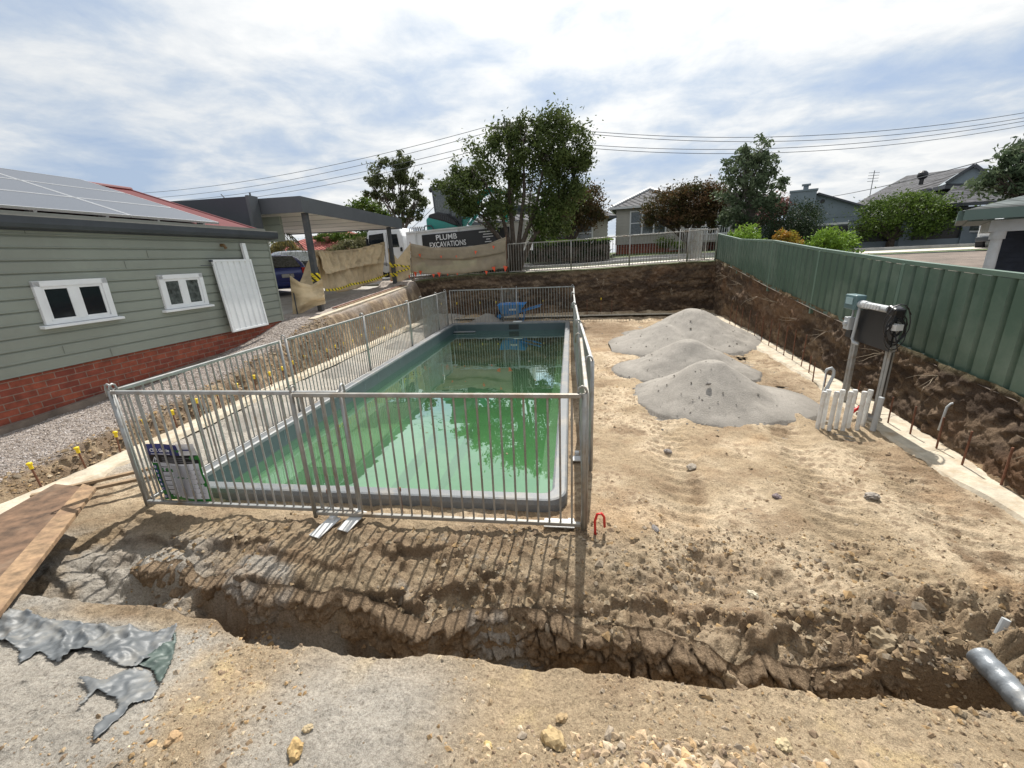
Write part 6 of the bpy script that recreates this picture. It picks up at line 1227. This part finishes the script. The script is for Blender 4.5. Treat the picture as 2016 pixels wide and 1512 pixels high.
# big dark tiled house
dh = thing('tiled_house', 'large two level house with dark grey tiled roofs and a gable on the right', 'house', (18.0, 30.0, 2.0), 0); DO = (18.0, 30.0, 2.0)
def D(px, py, d): v = ray(px, py); v = v/np.hypot(v[0], v[1]); p = EYE+v*d; return (float(p[0])-DO[0], float(p[1])-DO[1], float(p[2])-DO[2])
up_ = lambda p, dz_: (p[0], p[1], p[2]+dz_)
bk = lambda p, d=6.0: (p[0]+d*.45, p[1]+d*.9, p[2])
E0, E1, R0, R1 = D(1640, 425, 35), D(1905, 420, 29.5), D(1785, 346, 38.5), D(1918, 328, 34.5)
b = MB(); b.add([E0, E1, R1, R0, bk(E0, 9), bk(R0, .5), bk(E1, 12)], [(0, 1, 2, 3), (0, 3, 4), (3, 2, 6, 4)]); b.build('roof', M_tile, dh)
g0, g1, g2 = D(1862, 362, 32.0), D(1918, 329, 32.0), D(1966, 360, 32.0)
b = MB(); b.prism([g0, g1, g2], (1.5, 3.5, 0)); b.build('gable', M_skyblue, dh)
b = MB(); b.beam(up_(g0, .03), up_(g1, .10), .35, .12); b.beam(up_(g1, .10), up_(g2, .03), .35, .12); b.build('barge_board', M_char, dh)
b = MB(); b.prism([up_(g0, -.22), up_(g0, -.02), up_(g2, -.02), up_(g2, -.22)], (.3, 1.2, 0)); b.build('gable_trim', M_char, dh)
L0, L1, L2, L3 = D(1856, 402, 28.5), D(2010, 392, 27.5), D(1880, 366, 31), D(1990, 366, 31)
b = MB(); b.add([L0, L1, L3, L2, bk(L0, 3)], [(0, 1, 2, 3), (0, 3, 4)]); b.build('lower_roof', M_tile, dh)
b = MB(); b.beam(up_(L0, -.06), up_(L1, -.06), .14, .14); b.build('gutter', M_char, dh)
b = MB(); W0, W1 = up_(L0, -.12), up_(L1, -.12); W0 = (W0[0]+.5, W0[1]+.7, W0[2]); W1 = (W1[0]+.3, W1[1]+.7, W1[2]); b.prism([W0, W1, up_(W1, -2.9), up_(W0, -2.9)], (2.0, 4.5, 0)); b.build('wall', M_skyblue, dh)
dw = Vector(W1)-Vector(W0); wn = Vector((dw.y, -dw.x, 0)).normalized()
for k in range(4):
    p0_ = Vector(W0)+dw*(.10+.21*k)+wn*.03; p1_ = Vector(W0)+dw*(.10+.21*k+.19)+wn*.03
    b = MB(); b.prism([tuple(p0_-Vector((0, 0, .15))), tuple(p1_-Vector((0, 0, .15))), tuple(p1_-Vector((0, 0, 1.1))), tuple(p0_-Vector((0, 0, 1.1)))], tuple(wn*.05)); wf = b.build('window', M_offwhite, dh)
    a_ = p0_.lerp(p1_, .08)+wn*.055; c_ = p0_.lerp(p1_, .92)+wn*.055
    b = MB(); b.prism([tuple(a_-Vector((0, 0, .22))), tuple(c_-Vector((0, 0, .22))), tuple(c_-Vector((0, 0, 1.03))), tuple(a_-Vector((0, 0, 1.03)))], tuple(wn*.01)); b.build('pane', M_glassl, wf)
b = MB(); b.prism([up_(E0, -.05), up_(E1, -.05), up_(E1, -2.2), up_(E0, -2.2)], (2.0, 4.0, 0)); b.build('wall', M_skyblue, dh)
v0 = D(1815, 352, 34.0); b = MB(); b.tube([up_(v0, -.3), up_(v0, .05)], .10, 8); b.sphere(up_(v0, .18), .24, 12); b.build('roof_vent', M_black, dh)
def onroof(px, py):
    n = (Vector(E1)-Vector(E0)).cross(Vector(R1)-Vector(E0)).normalized(); v = Vector([float(c) for c in ray(px, py)]); e = Vector([float(c) for c in EYE])-Vector(DO); t = (Vector(E0)-e).dot(n)/v.dot(n); return tuple(e+v*t-v.normalized()*.06)
b = MB(); b.add([onroof(1667, 417), onroof(1678, 419), onroof(1693, 406), onroof(1684, 405)], [(0, 1, 2, 3)]); b.build('skylight', M_white, dh)
# low front wall and pillars of that house
fw = thing('front_fence_wall', 'low grey blue rendered front fence with pillars and dark infill', 'fence', (12.0, 25.3, 1.86), R(-24))
b = MB(); b.box((4.0, 0, .15), (11.5, .25, .35)); b.build('base_wall', M_skyblue, fw)
b = MB(); b.box((4.0, .02, .75), (11.2, .06, .85)); b.build('infill', M_black, fw)
for x in (-1.6, 2.2, 4.2, 6.3, 9.7):
    b = MB(); b.box((x, 0, .68), (.42, .42, 1.36)); b.box((x, 0, 1.38), (.5, .5, .06)); b.build('pillar', M_skyblue, fw)
# red tiled house at the left, another tiled roof behind the truck
rh = thing('red_roof_house', 'brick house with a faded red tiled hip roof seen under the carport', 'house', (-21.5, 27.5, 1.2), R(8))
b = MB(); b.box((4.5, 4, 1.0), (9, 8, 2.0)); b.build('wall', M_brick, rh); b = MB(); gable_or_hip(b, 0, 9, 0, 8, 1.75, 3.5, ov=.5); b.build('roof', M_tiler, rh)
b = MB(); b.box((5.0, 3.0, 3.5), (.55, .45, .5)); b.sphere((4.6, 1.4, 2.75), .2, 10); b.build('chimney', M_rust, rh)
b = MB(); b.box((4.5, -.55, 1.68), (10, .12, .14)); b.build('gutter', M_char, rh)
bh = thing('bungalow', 'bungalow with a grey tiled roof behind the truck and the many-stemmed tree', 'house', (-6.2, 29.0, 1.9), R(4))
b = boards(0, 8.6, 0, 7, .1, 2.6, .22); b.build('wall', M_cream, bh); b = MB(); gable_or_hip(b, 0, 6.2, 0, 7, 2.55, 4.6, ov=.5); gable_or_hip(b, 4.2, 8.6, -.02, 5, 2.552, 3.9, ov=.5); b.build('roof', M_tile, bh)
b = MB(); b.box((4.3, -.55, 2.46), (9.5, .14, .16)); b.build('gutter', M_char, bh)
wwin(bh, 4.6, 7.6, 0, 1.0, 2.2, 3, M_glassl); wwin(bh, 1.0, 3.0, 0, 1.0, 2.2, 2, M_glass)
lb = MB(); lb.box((0, 0, 0), (1.9, 1.0, .1)); lb.box((.1, -.48, .13), (1.5, .04, .2)); lb.tube([(-.2, -.5, -.05), (-.25, -.5, -.3), (0, -.5, -.36), (.1, -.5, -.2), (.1, -.5, .6)], .03, 6); o = lb.build('awning', M_char); 
p = atY(1010, 418, 20.5); o.location = tuple(p); tag(o, 'small dark flat awning with a hook seen through the many-stemmed tree', 'awning')
# neighbour's porch corner, right edge
nb_ = thing('neighbour_porch', 'corner of a dark brick house with green gutter, tiled verandah roof and round white column', 'house', (5.3, 6.6, 1.0), 0); NO = (5.3, 6.6, 1.0); NBQ = True
cA = atY(1966, 456, 7.0); nb_.location = (float(cA[0]), float(cA[1]), 1.0); nb_.rotation_euler = (0, 0, R(-37)); zt_ = float(cA[2])-1.0
q = MB(); q.tube([(0, 0, -.4), (0, 0, zt_-.10)], [.068, .058], 28); q.tube([(0, 0, zt_-.10), (0, 0, zt_)], .08, 28); q.build('column', M_offwhite, nb_, smooth=False)
q = MB(); q.box((1.5, 0, zt_+.075), (3.2, .13, .15)); q.box((-.02, 1.6, zt_+.074), (.13, 3.0, .15)); q.build('beam', M_offwhite, nb_)
gx0 = -.38; q = MB(); q.box((gx0+2.2, -.36, zt_+.23), (4.4, .12, .13)); q.box((gx0, 1.5, zt_+.231), (.12, 3.6, .13)); q.build('gutter', M_grn_trim, nb_)
q = MB(); q.add([(gx0-.03, -.40, zt_+.29), (gx0+4.4, -.40, zt_+.29), (gx0+4.4, 1.5, zt_+.86), (gx0+1.9, 1.5, zt_+.86)], [(0, 1, 2, 3)]); q.add([(gx0-.03, -.4, zt_+.29), (gx0-.03, 3.3, zt_+.29), (gx0+1.9, 3.3, zt_+.86), (gx0+1.9, 1.5, zt_+.86)], [(3, 2, 1, 0)]); q.build('roof', M_tilen, nb_)
q = MB(); q.box((gx0+2.2, 1.6, zt_+.155), (4.3, 3.8, .01)); q.build('soffit', M_grn_trim, nb_)
q = MB()
for k in range(24): q.box((1.9, 3.4, -.5+k*.086), (3.4, 1.6, .078))
q.box((1.9, 3.4, .45), (3.38, 1.58, 2.1)); q.build('wall', M_dbrick, nb_)
wwin(nb_, 1.1, 2.6, 2.59, .2, 1.25, 1, M_glassl, bars=False)
# ================================================================ POLE AND WIRES
pl = thing('power_pole', 'timber power pole half hidden in the crown of the many-stemmed tree', 'power pole', (-3.1, 23.8, 1.7))
q = MB(); q.tube([(0, 0, 0), (0, 0, 7.0)], [.17, .13], 14); q.build('pole', M_bark, pl, smooth=True)
for z in (6.75, 6.15): q = MB(); q.box((0, 0, z), (1.9, .1, .12), rz=.2); q.build('crossarm', M_bark, pl)
q = MB()
for z in (6.85, 6.25):
    for x in (-.85, -.5, .5, .85): q.cyl((x, x*.2, z+.04), .04, .12, 'z', 8)
q.build('insulator', M_offwhite, pl)
def wire(a, c, sag, label, grp, r=.013):
    a = Vector(a); c = Vector(c); pts_ = []
    for k in range(41): t = k/40; p = a.lerp(c, t); p.z -= sag*4*t*(1-t); pts_.append(tuple(p))
    q = MB(); q.tube(pts_, r, 5); return tag(q.build('power_line', M_char), label, 'power line', grp)
LV = [(-.85, 8.72), (.85, 8.55), (-.5, 8.05), (.85, 7.86)]
for i, (ox, z) in enumerate(LV):
    o4 = ['topmost', 'second from the top', 'third from the top', 'lowest']
    wire((-3.1+ox*.3, 23.8, z), (-45.0, 34.5+ox, z+.3), 1.1, '%s overhead line running left of the pole' % o4[i], 'overhead lines left of the pole')
    wire((-3.1+ox*.3, 23.8, z), (26.5, 28.5+ox*.3, 8.62-.17*i), 1.15, '%s overhead line running right of the pole' % o4[i], 'overhead lines right of the pole')
wire(tuple(atY(2040, 288, 15)), tuple(atY(1610, 391, 32)), .15, 'single service wire sloping down to the roofs at the right', None, .015)
wire(tuple(atY(905, 350, 23)), tuple(atY(812, 448, 30)), .1, 'thin service wire behind the truck beside the tall gum tree', None, .015)
q = MB(); q.tube([(0, 0, 0), (0, 0, 1.5)], .02, 6)
for k in range(4): q.tube([(-.3, 0, .9+.16*k), (.3, 0, .9+.16*k)], .012, 5)
o = q.build('tv_antenna', M_char); o.location = tuple(atY(1712, 388, 31)); tag(o, 'thin television antenna above the dark tiled roof', 'antenna')
# ================================================================ TREES
def leaves(name, blobs, n, size, m, parent, clumps=26, aspect=.42, droop=0.0, spread=.24, tone=(0, 1), seed=0):
    rg = np.random.default_rng(seed+100); B = np.array(blobs, float); vol = (B[:, 3]*B[:, 4]*B[:, 5])**(2/3); cnt = np.maximum(1, (vol/vol.sum()*n)).astype(int); P_ = []; T = []
    for b, c in zip(B, cnt):
        k = max(5, int(clumps)); d = rg.normal(size=(k, 3)); d /= np.linalg.norm(d, axis=1)[:, None]; rad = rg.uniform(.35, 1, (k, 1))**.45; cc = d*rad; w = rg.uniform(.4, 1.6, k); w /= w.sum()
        i = rg.choice(k, c, p=w); off = rg.normal(size=(c, 3))*spread*rg.uniform(.5, 1.2, k)[i][:, None]; q = cc[i]+off; P_.append(b[:3]+q*b[3:6]); T.append(np.clip(rg.uniform(0, 1, k)[i]*.6+rg.uniform(0, .4, c), 0, 1))
    P_ = np.concatenate(P_); T = np.concatenate(T); n = len(P_)
    a = rg.normal(size=(n, 3)); a[:, 2] -= droop; a /= np.linalg.norm(a, axis=1)[:, None]; b_ = np.cross(a, rg.normal(size=(n, 3))); b_ /= np.linalg.norm(b_, axis=1)[:, None]; s = size*rg.uniform(.6, 1.35, (n, 1))
    V = np.stack([P_-a*s*.5, P_+b_*s*aspect*.5, P_+a*s*.5, P_-b_*s*aspect*.5], 1).reshape(-1, 3); F = np.arange(4*n).reshape(-1, 4); t = np.repeat(tone[0]+(tone[1]-tone[0])*T, 4)
    return np_mesh(name, V, F, m, parent=parent, col=np.stack([t, t, t], -1))
def tree(name, label, base, blobs, n, size, m, r, bark=M_bark, forks=1, fork_h=.25, clumps=26, group=None, seed=1, cat='tree', **kw):
    t = thing(name, label, cat, base, 0, group); rnd = random.Random(seed); B = [(b[0]-base[0], b[1]-base[1], b[2]-base[2], b[3], b[4], b[5]) for b in blobs]
    leaves('crown', B, n, size, m, t, clumps=clumps, seed=seed, **kw); q = MB(); top = max(b[2] for b in B); cx = sum(b[0] for b in B)/len(B); cy = sum(b[1] for b in B)/len(B)
    fh = top*fork_h; q.tube([(0, 0, -.2), (cx*.05, cy*.05, fh*.5), (cx*.12, cy*.12, fh)], [r*1.25, r, r*.9], 10)
    for b in B:
        k = .62; mid = (b[0]*.45+cx*.1+rnd.uniform(-.1, .1), b[1]*.45, fh+(b[2]-fh)*.5); q.tube([(cx*.12*.8, cy*.1, fh*.9), mid, (b[0], b[1], b[2]+b[5]*.1)], [r*k, r*k*.6, r*k*.25], 7)
        for j in range(6):
            e = Vector((rnd.uniform(-1, 1), rnd.uniform(-1, 1), rnd.uniform(-.3, 1))); e.normalize(); s = rnd.uniform(.0, .6); st_ = Vector(mid).lerp(Vector(b[:3]), s); q.tube([tuple(st_), tuple(st_.lerp(Vector(b[:3]), .4)+Vector((e.x*b[3]*.4, e.y*b[4]*.4, e.z*b[5]*.35))), (b[0]+e.x*b[3]*.8, b[1]+e.y*b[4]*.8, b[2]+e.z*b[5]*.8)], [r*.25, r*.15, r*.05], 5)
    q.build('trunk', bark, t, smooth=True); return t
def BB(px, py, Y, rx, rz, ry=None):      # crown lobe seen at a pixel, radii given in pixels at distance
    p = atY(px, py, Y); s = (Y/.947)/FPX*1.0; return (float(p[0]), float(p[1]), float(p[2]), rx*s, (ry or rx)*s, rz*s)
Lm_dark = leaf_mat('camphor_leaf', (.035, .052, .016), (.12, .155, .045)); Lm_gum = leaf_mat('gum_leaf', (.045, .06, .025), (.13, .15, .06)); Lm_red = leaf_mat('red_tipped_leaf', (.035, .052, .016), (.135, .07, .035)); Lm_mid = leaf_mat('mid_green_leaf', (.04, .075, .015), (.12, .18, .03)); Lm_lime = leaf_mat('lime_leaf', (.10, .19, .02), (.24, .36, .05)); Lm_deep = leaf_mat('deep_green_leaf', (.015, .028, .012), (.035, .055, .022)); Lm_silver = leaf_mat('glossy_grey_green_leaf', (.045, .075, .038), (.16, .20, .11)); Lm_orange = leaf_mat('croton_leaf', (.20, .24, .03), (.40, .16, .03)); Lm_pink = leaf_mat('crepe_myrtle_leaf', (.08, .07, .03), (.30, .12, .13))
# many-stemmed street tree: stems drawn as their own limbs
mb = atY(1012, 532, 17.35); base = (float(mb[0]), 17.35, 1.58)
blobs = [BB(912, 372, 17.2, 40, 34), BB(930, 330, 17.4, 36, 34), BB(885, 368, 17.0, 26, 16), BB(958, 410, 17.0, 36, 30), BB(1000, 306, 17.6, 36, 50), BB(1030, 266, 17.8, 26, 34), BB(1075, 290, 17.4, 46, 50), BB(1110, 330, 17.6, 46, 56), BB(1130, 290, 17.8, 30, 34), BB(1075, 380, 17.4, 40, 46), BB(1000, 375, 17.5, 26, 40), BB(1090, 430, 17.6, 36, 34), BB(1138, 350, 17.6, 18, 30), BB(925, 405, 17.1, 26, 16)]
t = thing('street_tree', 'large dark green many-stemmed street tree in front of the truck', 'tree', base)
leaves('crown', [(b[0]-base[0], b[1]-base[1], b[2]-base[2], b[3], b[4], b[5]) for b in blobs], 36000, .135, Lm_dark, t, clumps=18, seed=3, spread=.21)
leaves('crown', [(b[0]-base[0], b[1]-base[1], b[2]-base[2]-.1, b[3], b[4], b[5]) for b in (BB(1075, 420, 17.3, 22, 40), BB(1060, 455, 17.2, 16, 18))], 1800, .13, Lm_mid, t, clumps=14, seed=4)
def loc(px, py, Y): p = atY(px, py, Y); return (float(p[0])-base[0], float(p[1])-base[1], float(p[2])-base[2])
for pts_, rs in (([(1012, 535, 17.35), (1000, 490, 17.3), (972, 455, 17.2), (950, 425, 17.1), (905, 400, 17.1)], [.17, .13, .09, .06, .03]), ([(1008, 535, 17.35), (1000, 470, 17.4), (990, 430, 17.4), (955, 360, 17.3), (930, 330, 17.3)], [.15, .11, .08, .05, .02]), ([(1013, 535, 17.4), (1010, 470, 17.5), (1003, 380, 17.6), (1000, 310, 17.7)], [.16, .12, .08, .03]), ([(1016, 535, 17.35), (1022, 470, 17.4), (1032, 380, 17.5), (1030, 270, 17.7)], [.16, .11, .08, .02]), ([(1018, 535, 17.3), (1028, 480, 17.3), (1055, 410, 17.3), (1075, 300, 17.4)], [.16, .12, .08, .03]), ([(1020, 535, 17.3), (1045, 475, 17.2), (1080, 430, 17.3), (1110, 370, 17.5), (1125, 310, 17.6)], [.15, .11, .08, .06, .02]), ([(1055, 465, 17.2), (1040, 420, 17.2), (1050, 340, 17.4)], [.05, .04, .02]), ([(985, 470, 17.25), (950, 440, 17.0), (920, 425, 17.0)], [.05, .035, .015])):
    q = MB(); q.tube([loc(*p) for p in pts_], [r_*.82 for r_ in rs], 9); q.build('stem', M_bark, t, smooth=True)
rw_ = random.Random(5)
q = MB()
for b in blobs:
    for j in range(5):
        e = Vector((rw_.uniform(-1, 1), rw_.uniform(-1, 1), rw_.uniform(-1, 1))).normalized(); c_ = Vector((b[0]-base[0], b[1]-base[1], b[2]-base[2])); q.tube([tuple(c_*.92+Vector((0, 0, -.2))), tuple(c_+Vector((e.x*b[3]*.4, e.y*b[4]*.4, e.z*b[5]*.4))), tuple(c_+Vector((e.x*b[3]*.85, e.y*b[4]*.85, e.z*b[5]*.85)))], [.022, .014, .006], 5)
q.build('branchlets', M_bark, t, smooth=True)['kind'] = 'stuff'
p = atY(793, 470, 34)
tree('gum_tree', 'tall thin-crowned gum tree rising behind the carport roof', (float(p[0]), 34, 1.6), [BB(765, 345, 34, 30, 24), BB(800, 335, 34, 26, 20), BB(785, 315, 34, 18, 14), BB(750, 375, 34, 26, 20), BB(800, 370, 34, 20, 16), BB(770, 400, 34, 28, 16), BB(815, 400, 34, 24, 18), BB(828, 385, 34, 12, 12), BB(790, 425, 34, 26, 14), BB(725, 355, 34, 8, 6), BB(820, 425, 34, 14, 9)], 9000, .26, Lm_gum, .16, M_barkg, fork_h=.35, clumps=15, seed=6, spread=.17)
p = atY(720, 450, 40)
tree('bushy_tree', 'rounded dark green tree low behind the far end of the carport roof', (float(p[0]), 40, 1.5), [BB(720, 405, 40, 26, 16), BB(700, 415, 40, 16, 12), BB(745, 420, 40, 18, 14), BB(765, 440, 40, 22, 14), BB(745, 455, 40, 30, 12)], 5000, .30, Lm_mid, .2, seed=7)
p = atY(665, 500, 30)
tree('shrub', 'bright green shrubbery seen between the carport posts', (float(p[0]), 30, 1.3), [BB(640, 470, 30, 16, 9), BB(668, 466, 30, 20, 10), BB(700, 472, 30, 18, 12), BB(655, 485, 30, 20, 10)], 4200, .20, Lm_mid, .08, seed=8, cat='shrub')
p = atY(700, 505, 27)
tree('shrub', 'pale olive shrub left of the truck cab', (float(p[0]), 27, 1.3), [BB(690, 490, 27, 28, 13), BB(715, 480, 27, 16, 10), BB(665, 495, 27, 18, 9)], 4200, .17, leaf_mat('olive_leaf', (.09, .09, .04), (.20, .19, .09)), .08, seed=9, cat='shrub')
p = atY(560, 500, 21)
tree('shrub', 'yellowish bush behind the blue hatchback', (float(p[0]), 21, 1.3), [BB(560, 488, 21, 24, 14), BB(585, 498, 21, 12, 9)], 3500, .12, leaf_mat('yellow_olive_leaf', (.10, .09, .025), (.26, .21, .07)), .06, seed=10, cat='shrub')
p = atY(1140, 478, 27)
tree('red_tipped_tree', 'bronze leaved tree just right of the many-stemmed tree', (float(p[0])-.6, 27, 1.9), [BB(1140, 405, 27, 40, 26), BB(1165, 400, 27, 24, 24), BB(1100, 425, 27, 34, 24), BB(1150, 430, 27, 30, 18), BB(1120, 385, 27, 24, 14), BB(1080, 450, 27, 24, 16)], 11000, .17, Lm_red, .2, seed=12, fork_h=.18, clumps=24)
p = atY(1358, 478, 27.5)
tree('red_tipped_tree', 'wide domed bronze and green tree in front of the cream cottage', (float(p[0]), 27.5, 1.9), [BB(1345, 400, 27.5, 44, 26), BB(1300, 415, 27.5, 32, 22), BB(1380, 395, 27.5, 36, 26), BB(1330, 385, 27.5, 36, 12), BB(1400, 420, 27.5, 24, 24), BB(1285, 428, 27.5, 18, 12), BB(1355, 430, 27.5, 40, 16), BB(1410, 385, 27.5, 24, 18)], 15000, .17, Lm_red, .2, seed=13, fork_h=.2, clumps=26)
p = atY(1475, 470, 25)
tree('glossy_tree', 'tall open tree with glossy grey green leaves right of the street fence corner', (float(p[0]), 25, 1.9), [BB(1485, 300, 25, 26, 20), BB(1455, 325, 25, 24, 16), BB(1505, 325, 25, 22, 22), BB(1470, 350, 25, 34, 20), BB(1515, 360, 25, 22, 24), BB(1450, 380, 25, 28, 22), BB(1490, 390, 25, 30, 22), BB(1460, 415, 25, 34, 22), BB(1440, 435, 25, 22, 16), BB(1520, 400, 25, 16, 14)], 7500, .22, Lm_silver, .13, M_barkg, fork_h=.3, clumps=15, seed=14, spread=.19)
p = atY(1540, 450, 31)
tree('crepe_myrtle', 'pinkish flowering tree behind the glossy tree and the dark conifer', (float(p[0]), 31, 1.9), [BB(1530, 400, 31, 26, 14), BB(1555, 400, 31, 16, 10), BB(1510, 425, 31, 30, 20), BB(1490, 440, 31, 30, 14)], 5000, .2, Lm_pink, .12, seed=15)
p = atY(1553, 480, 23)
tree('conifer_shrub', 'very dark clipped round bush beside the grey blue gable house', (float(p[0]), 23, 1.8), [BB(1553, 440, 23, 44, 32), BB(1530, 455, 23, 30, 26), BB(1580, 430, 23, 22, 24), BB(1560, 470, 23, 36, 22)], 16000, .085, Lm_deep, .15, seed=16, clumps=60, cat='bush')
p = atY(1750, 488, 23.5)
tree('round_tree', 'wide rounded bright green tree in front of the dark tiled house', (float(p[0]), float(p[1]), 1.85), [BB(1780, 415, 23.5, 52, 24), BB(1728, 430, 23.5, 32, 22), BB(1822, 425, 23.5, 36, 22), BB(1772, 398, 23.5, 38, 12), BB(1705, 448, 23.5, 20, 16), BB(1775, 445, 23.5, 50, 18), BB(1842, 432, 23.5, 20, 16), BB(1800, 400, 23.5, 22, 10)], 12000, .13, Lm_mid, .16, seed=17, fork_h=.2, clumps=30)
tree('overhanging_tree', 'leafy branch reaching into the picture at the right edge above the porch roof', (10.2, 10.4, 1.2), [BB(2020, 330, 11, 34, 22), BB(1985, 355, 11, 34, 16), BB(2000, 310, 11, 16, 14), BB(2050, 360, 11, 50, 30), BB(1960, 348, 11, 16, 9), BB(2060, 300, 11, 40, 26)], 6000, .12, Lm_silver, .1, seed=18, clumps=18, aspect=.35)
for (px, py, Y, rx, rz, m_, n, l_, nm) in ((1465, 462, 17.2, 30, 15, Lm_lime, 4200, 'lime green shrub just over the far end of the green fence', 'shrub'), (1545, 466, 16.2, 22, 11, Lm_orange, 2200, 'orange and yellow leaved shrub behind the green fence', 'shrub'), (1640, 472, 13.5, 38, 20, Lm_lime, 5200, 'tallest bright green shrub behind the middle of the green fence', 'shrub')):
    p = atY(px, py, Y); zb_ = fence_z(Y)+.3; tree(nm, l_, (float(p[0]), Y, zb_), [BB(px, py, Y, rx*.7, rz), BB(px-rx*.5, py+rz*.5, Y, rx*.5, rz*.8), BB(px+rx*.5, py+rz*.4, Y, rx*.5, rz*.8), BB(px, py+rz*1.4, Y, rx, rz)], n, .09 if Y > 15 else .085, m_, .03, seed=int(px), cat='shrub', clumps=18)
# clipped hedge in front of the cottage
hd = thing('hedge', 'clipped green hedge with a bright top in front of the cottage', 'hedge', (.0, 24.6, 1.8)); bx = []
hx0 = float(atY(1040, 480, 24.6)[0]); hx1 = float(atY(1203, 480, 24.6)[0])
for x in np.arange(hx0, hx1, .35): bx.append((x, 0, .45, .28, .4, .38)); bx.append((x, 0, .9, .28, .42, .2))
leaves('foliage', bx, 15000, .10, Lm_deep, hd, clumps=14, seed=31, spread=.3); leaves('top_growth', [(x, 0, 1.12, .3, .42, .07) for x in np.arange(hx0+1.2, hx1, .35)], 4500, .09, Lm_lime, hd, clumps=12, seed=32)
q = MB(); q.box(((hx0+hx1)/2, 0, .45), (hx1-hx0-.2, .5, .8)); q.build('stems', M_bark, hd)
# low shrubs by the cottage and the far bank of greenery closing the street
for (px, py, Y, rx, rz, l_) in ((1310, 478, 29, 14, 8, 'small shrub left under the cottage window'), (1345, 482, 28.5, 16, 7, 'small shrub in front of the cottage porch')):
    p = atY(px, py, Y); tree('shrub', l_, (float(p[0]), Y, 2.1), [BB(px, py, Y, rx, rz)], 1200, .1, Lm_mid, .03, seed=px, cat='shrub')
fr_ = [(-60, 60, 3.0), (-44, 58, 3.4), (-34, 62, 3.6), (-26, 50, 2.2), (30, 52, 3.2), (40, 50, 3.6), (52, 52, 3.5)]
for i, (x, y, r_) in enumerate(fr_):
    tree('background_tree', 'distant dark green tree low on the skyline', (x, y, 1.0), [(x, y, 1.4+r_*.6, r_*1.5, r_, r_*.8), (x+r_, y, 1.0+r_*.5, r_, r_, r_*.6), (x-r_, y+1, 1.1+r_*.45, r_, r_, r_*.6)], 2600, .4, Lm_mid, .2, group='trees on the skyline', seed=60+i)
# palm fronds between house and carport post
pm = thing('palm', 'drooping palm fronds between the house corner and the first carport post', 'palm', tuple(float(v) for v in atY(530, 560, 16.5)))
cp0 = Vector(atY(520, 462, 16.5))-pm.location; q = MB(); q.tube([(0, 0, -.3), (cp0.x, cp0.y, cp0.z)], .14, 10); q.build('trunk', M_bark, pm)
rp = random.Random(3)
for k in range(13):
    a = -1.2+k*.22+rp.uniform(-.1, .1); d = Vector((math.cos(a), math.sin(a)*.6, 0)); vs = []; fs = []; spn = []
    for j in range(15):
        t_ = j/14; spn.append(cp0+d*(t_*1.55)+Vector((0, 0, .42*math.sin(t_*2.3)-.95*t_*t_+rp.uniform(-.01, .01))))
    for j in range(1, 15):
        for s_ in (-1, 1):
            o_ = spn[j]; ax = (spn[j]-spn[j-1]).normalized(); sd_ = ax.cross(Vector((0, 0, 1))).normalized()*s_; e = o_+sd_*.26*(1-.5*j/14)+ax*.18-Vector((0, 0, .20)); b0 = len(vs); vs += [o_, o_+ax*.035, e]; fs.append((b0, b0+1, b0+2))
    q = MB(); q.add(vs, fs); q.tube([tuple(p_) for p_ in spn], .010, 5); fo = q.build('frond', M_palm if 'M_palm' in globals() else mat('palm_green', (.06, .075, .025), .5, 0, .2, 5), pm)
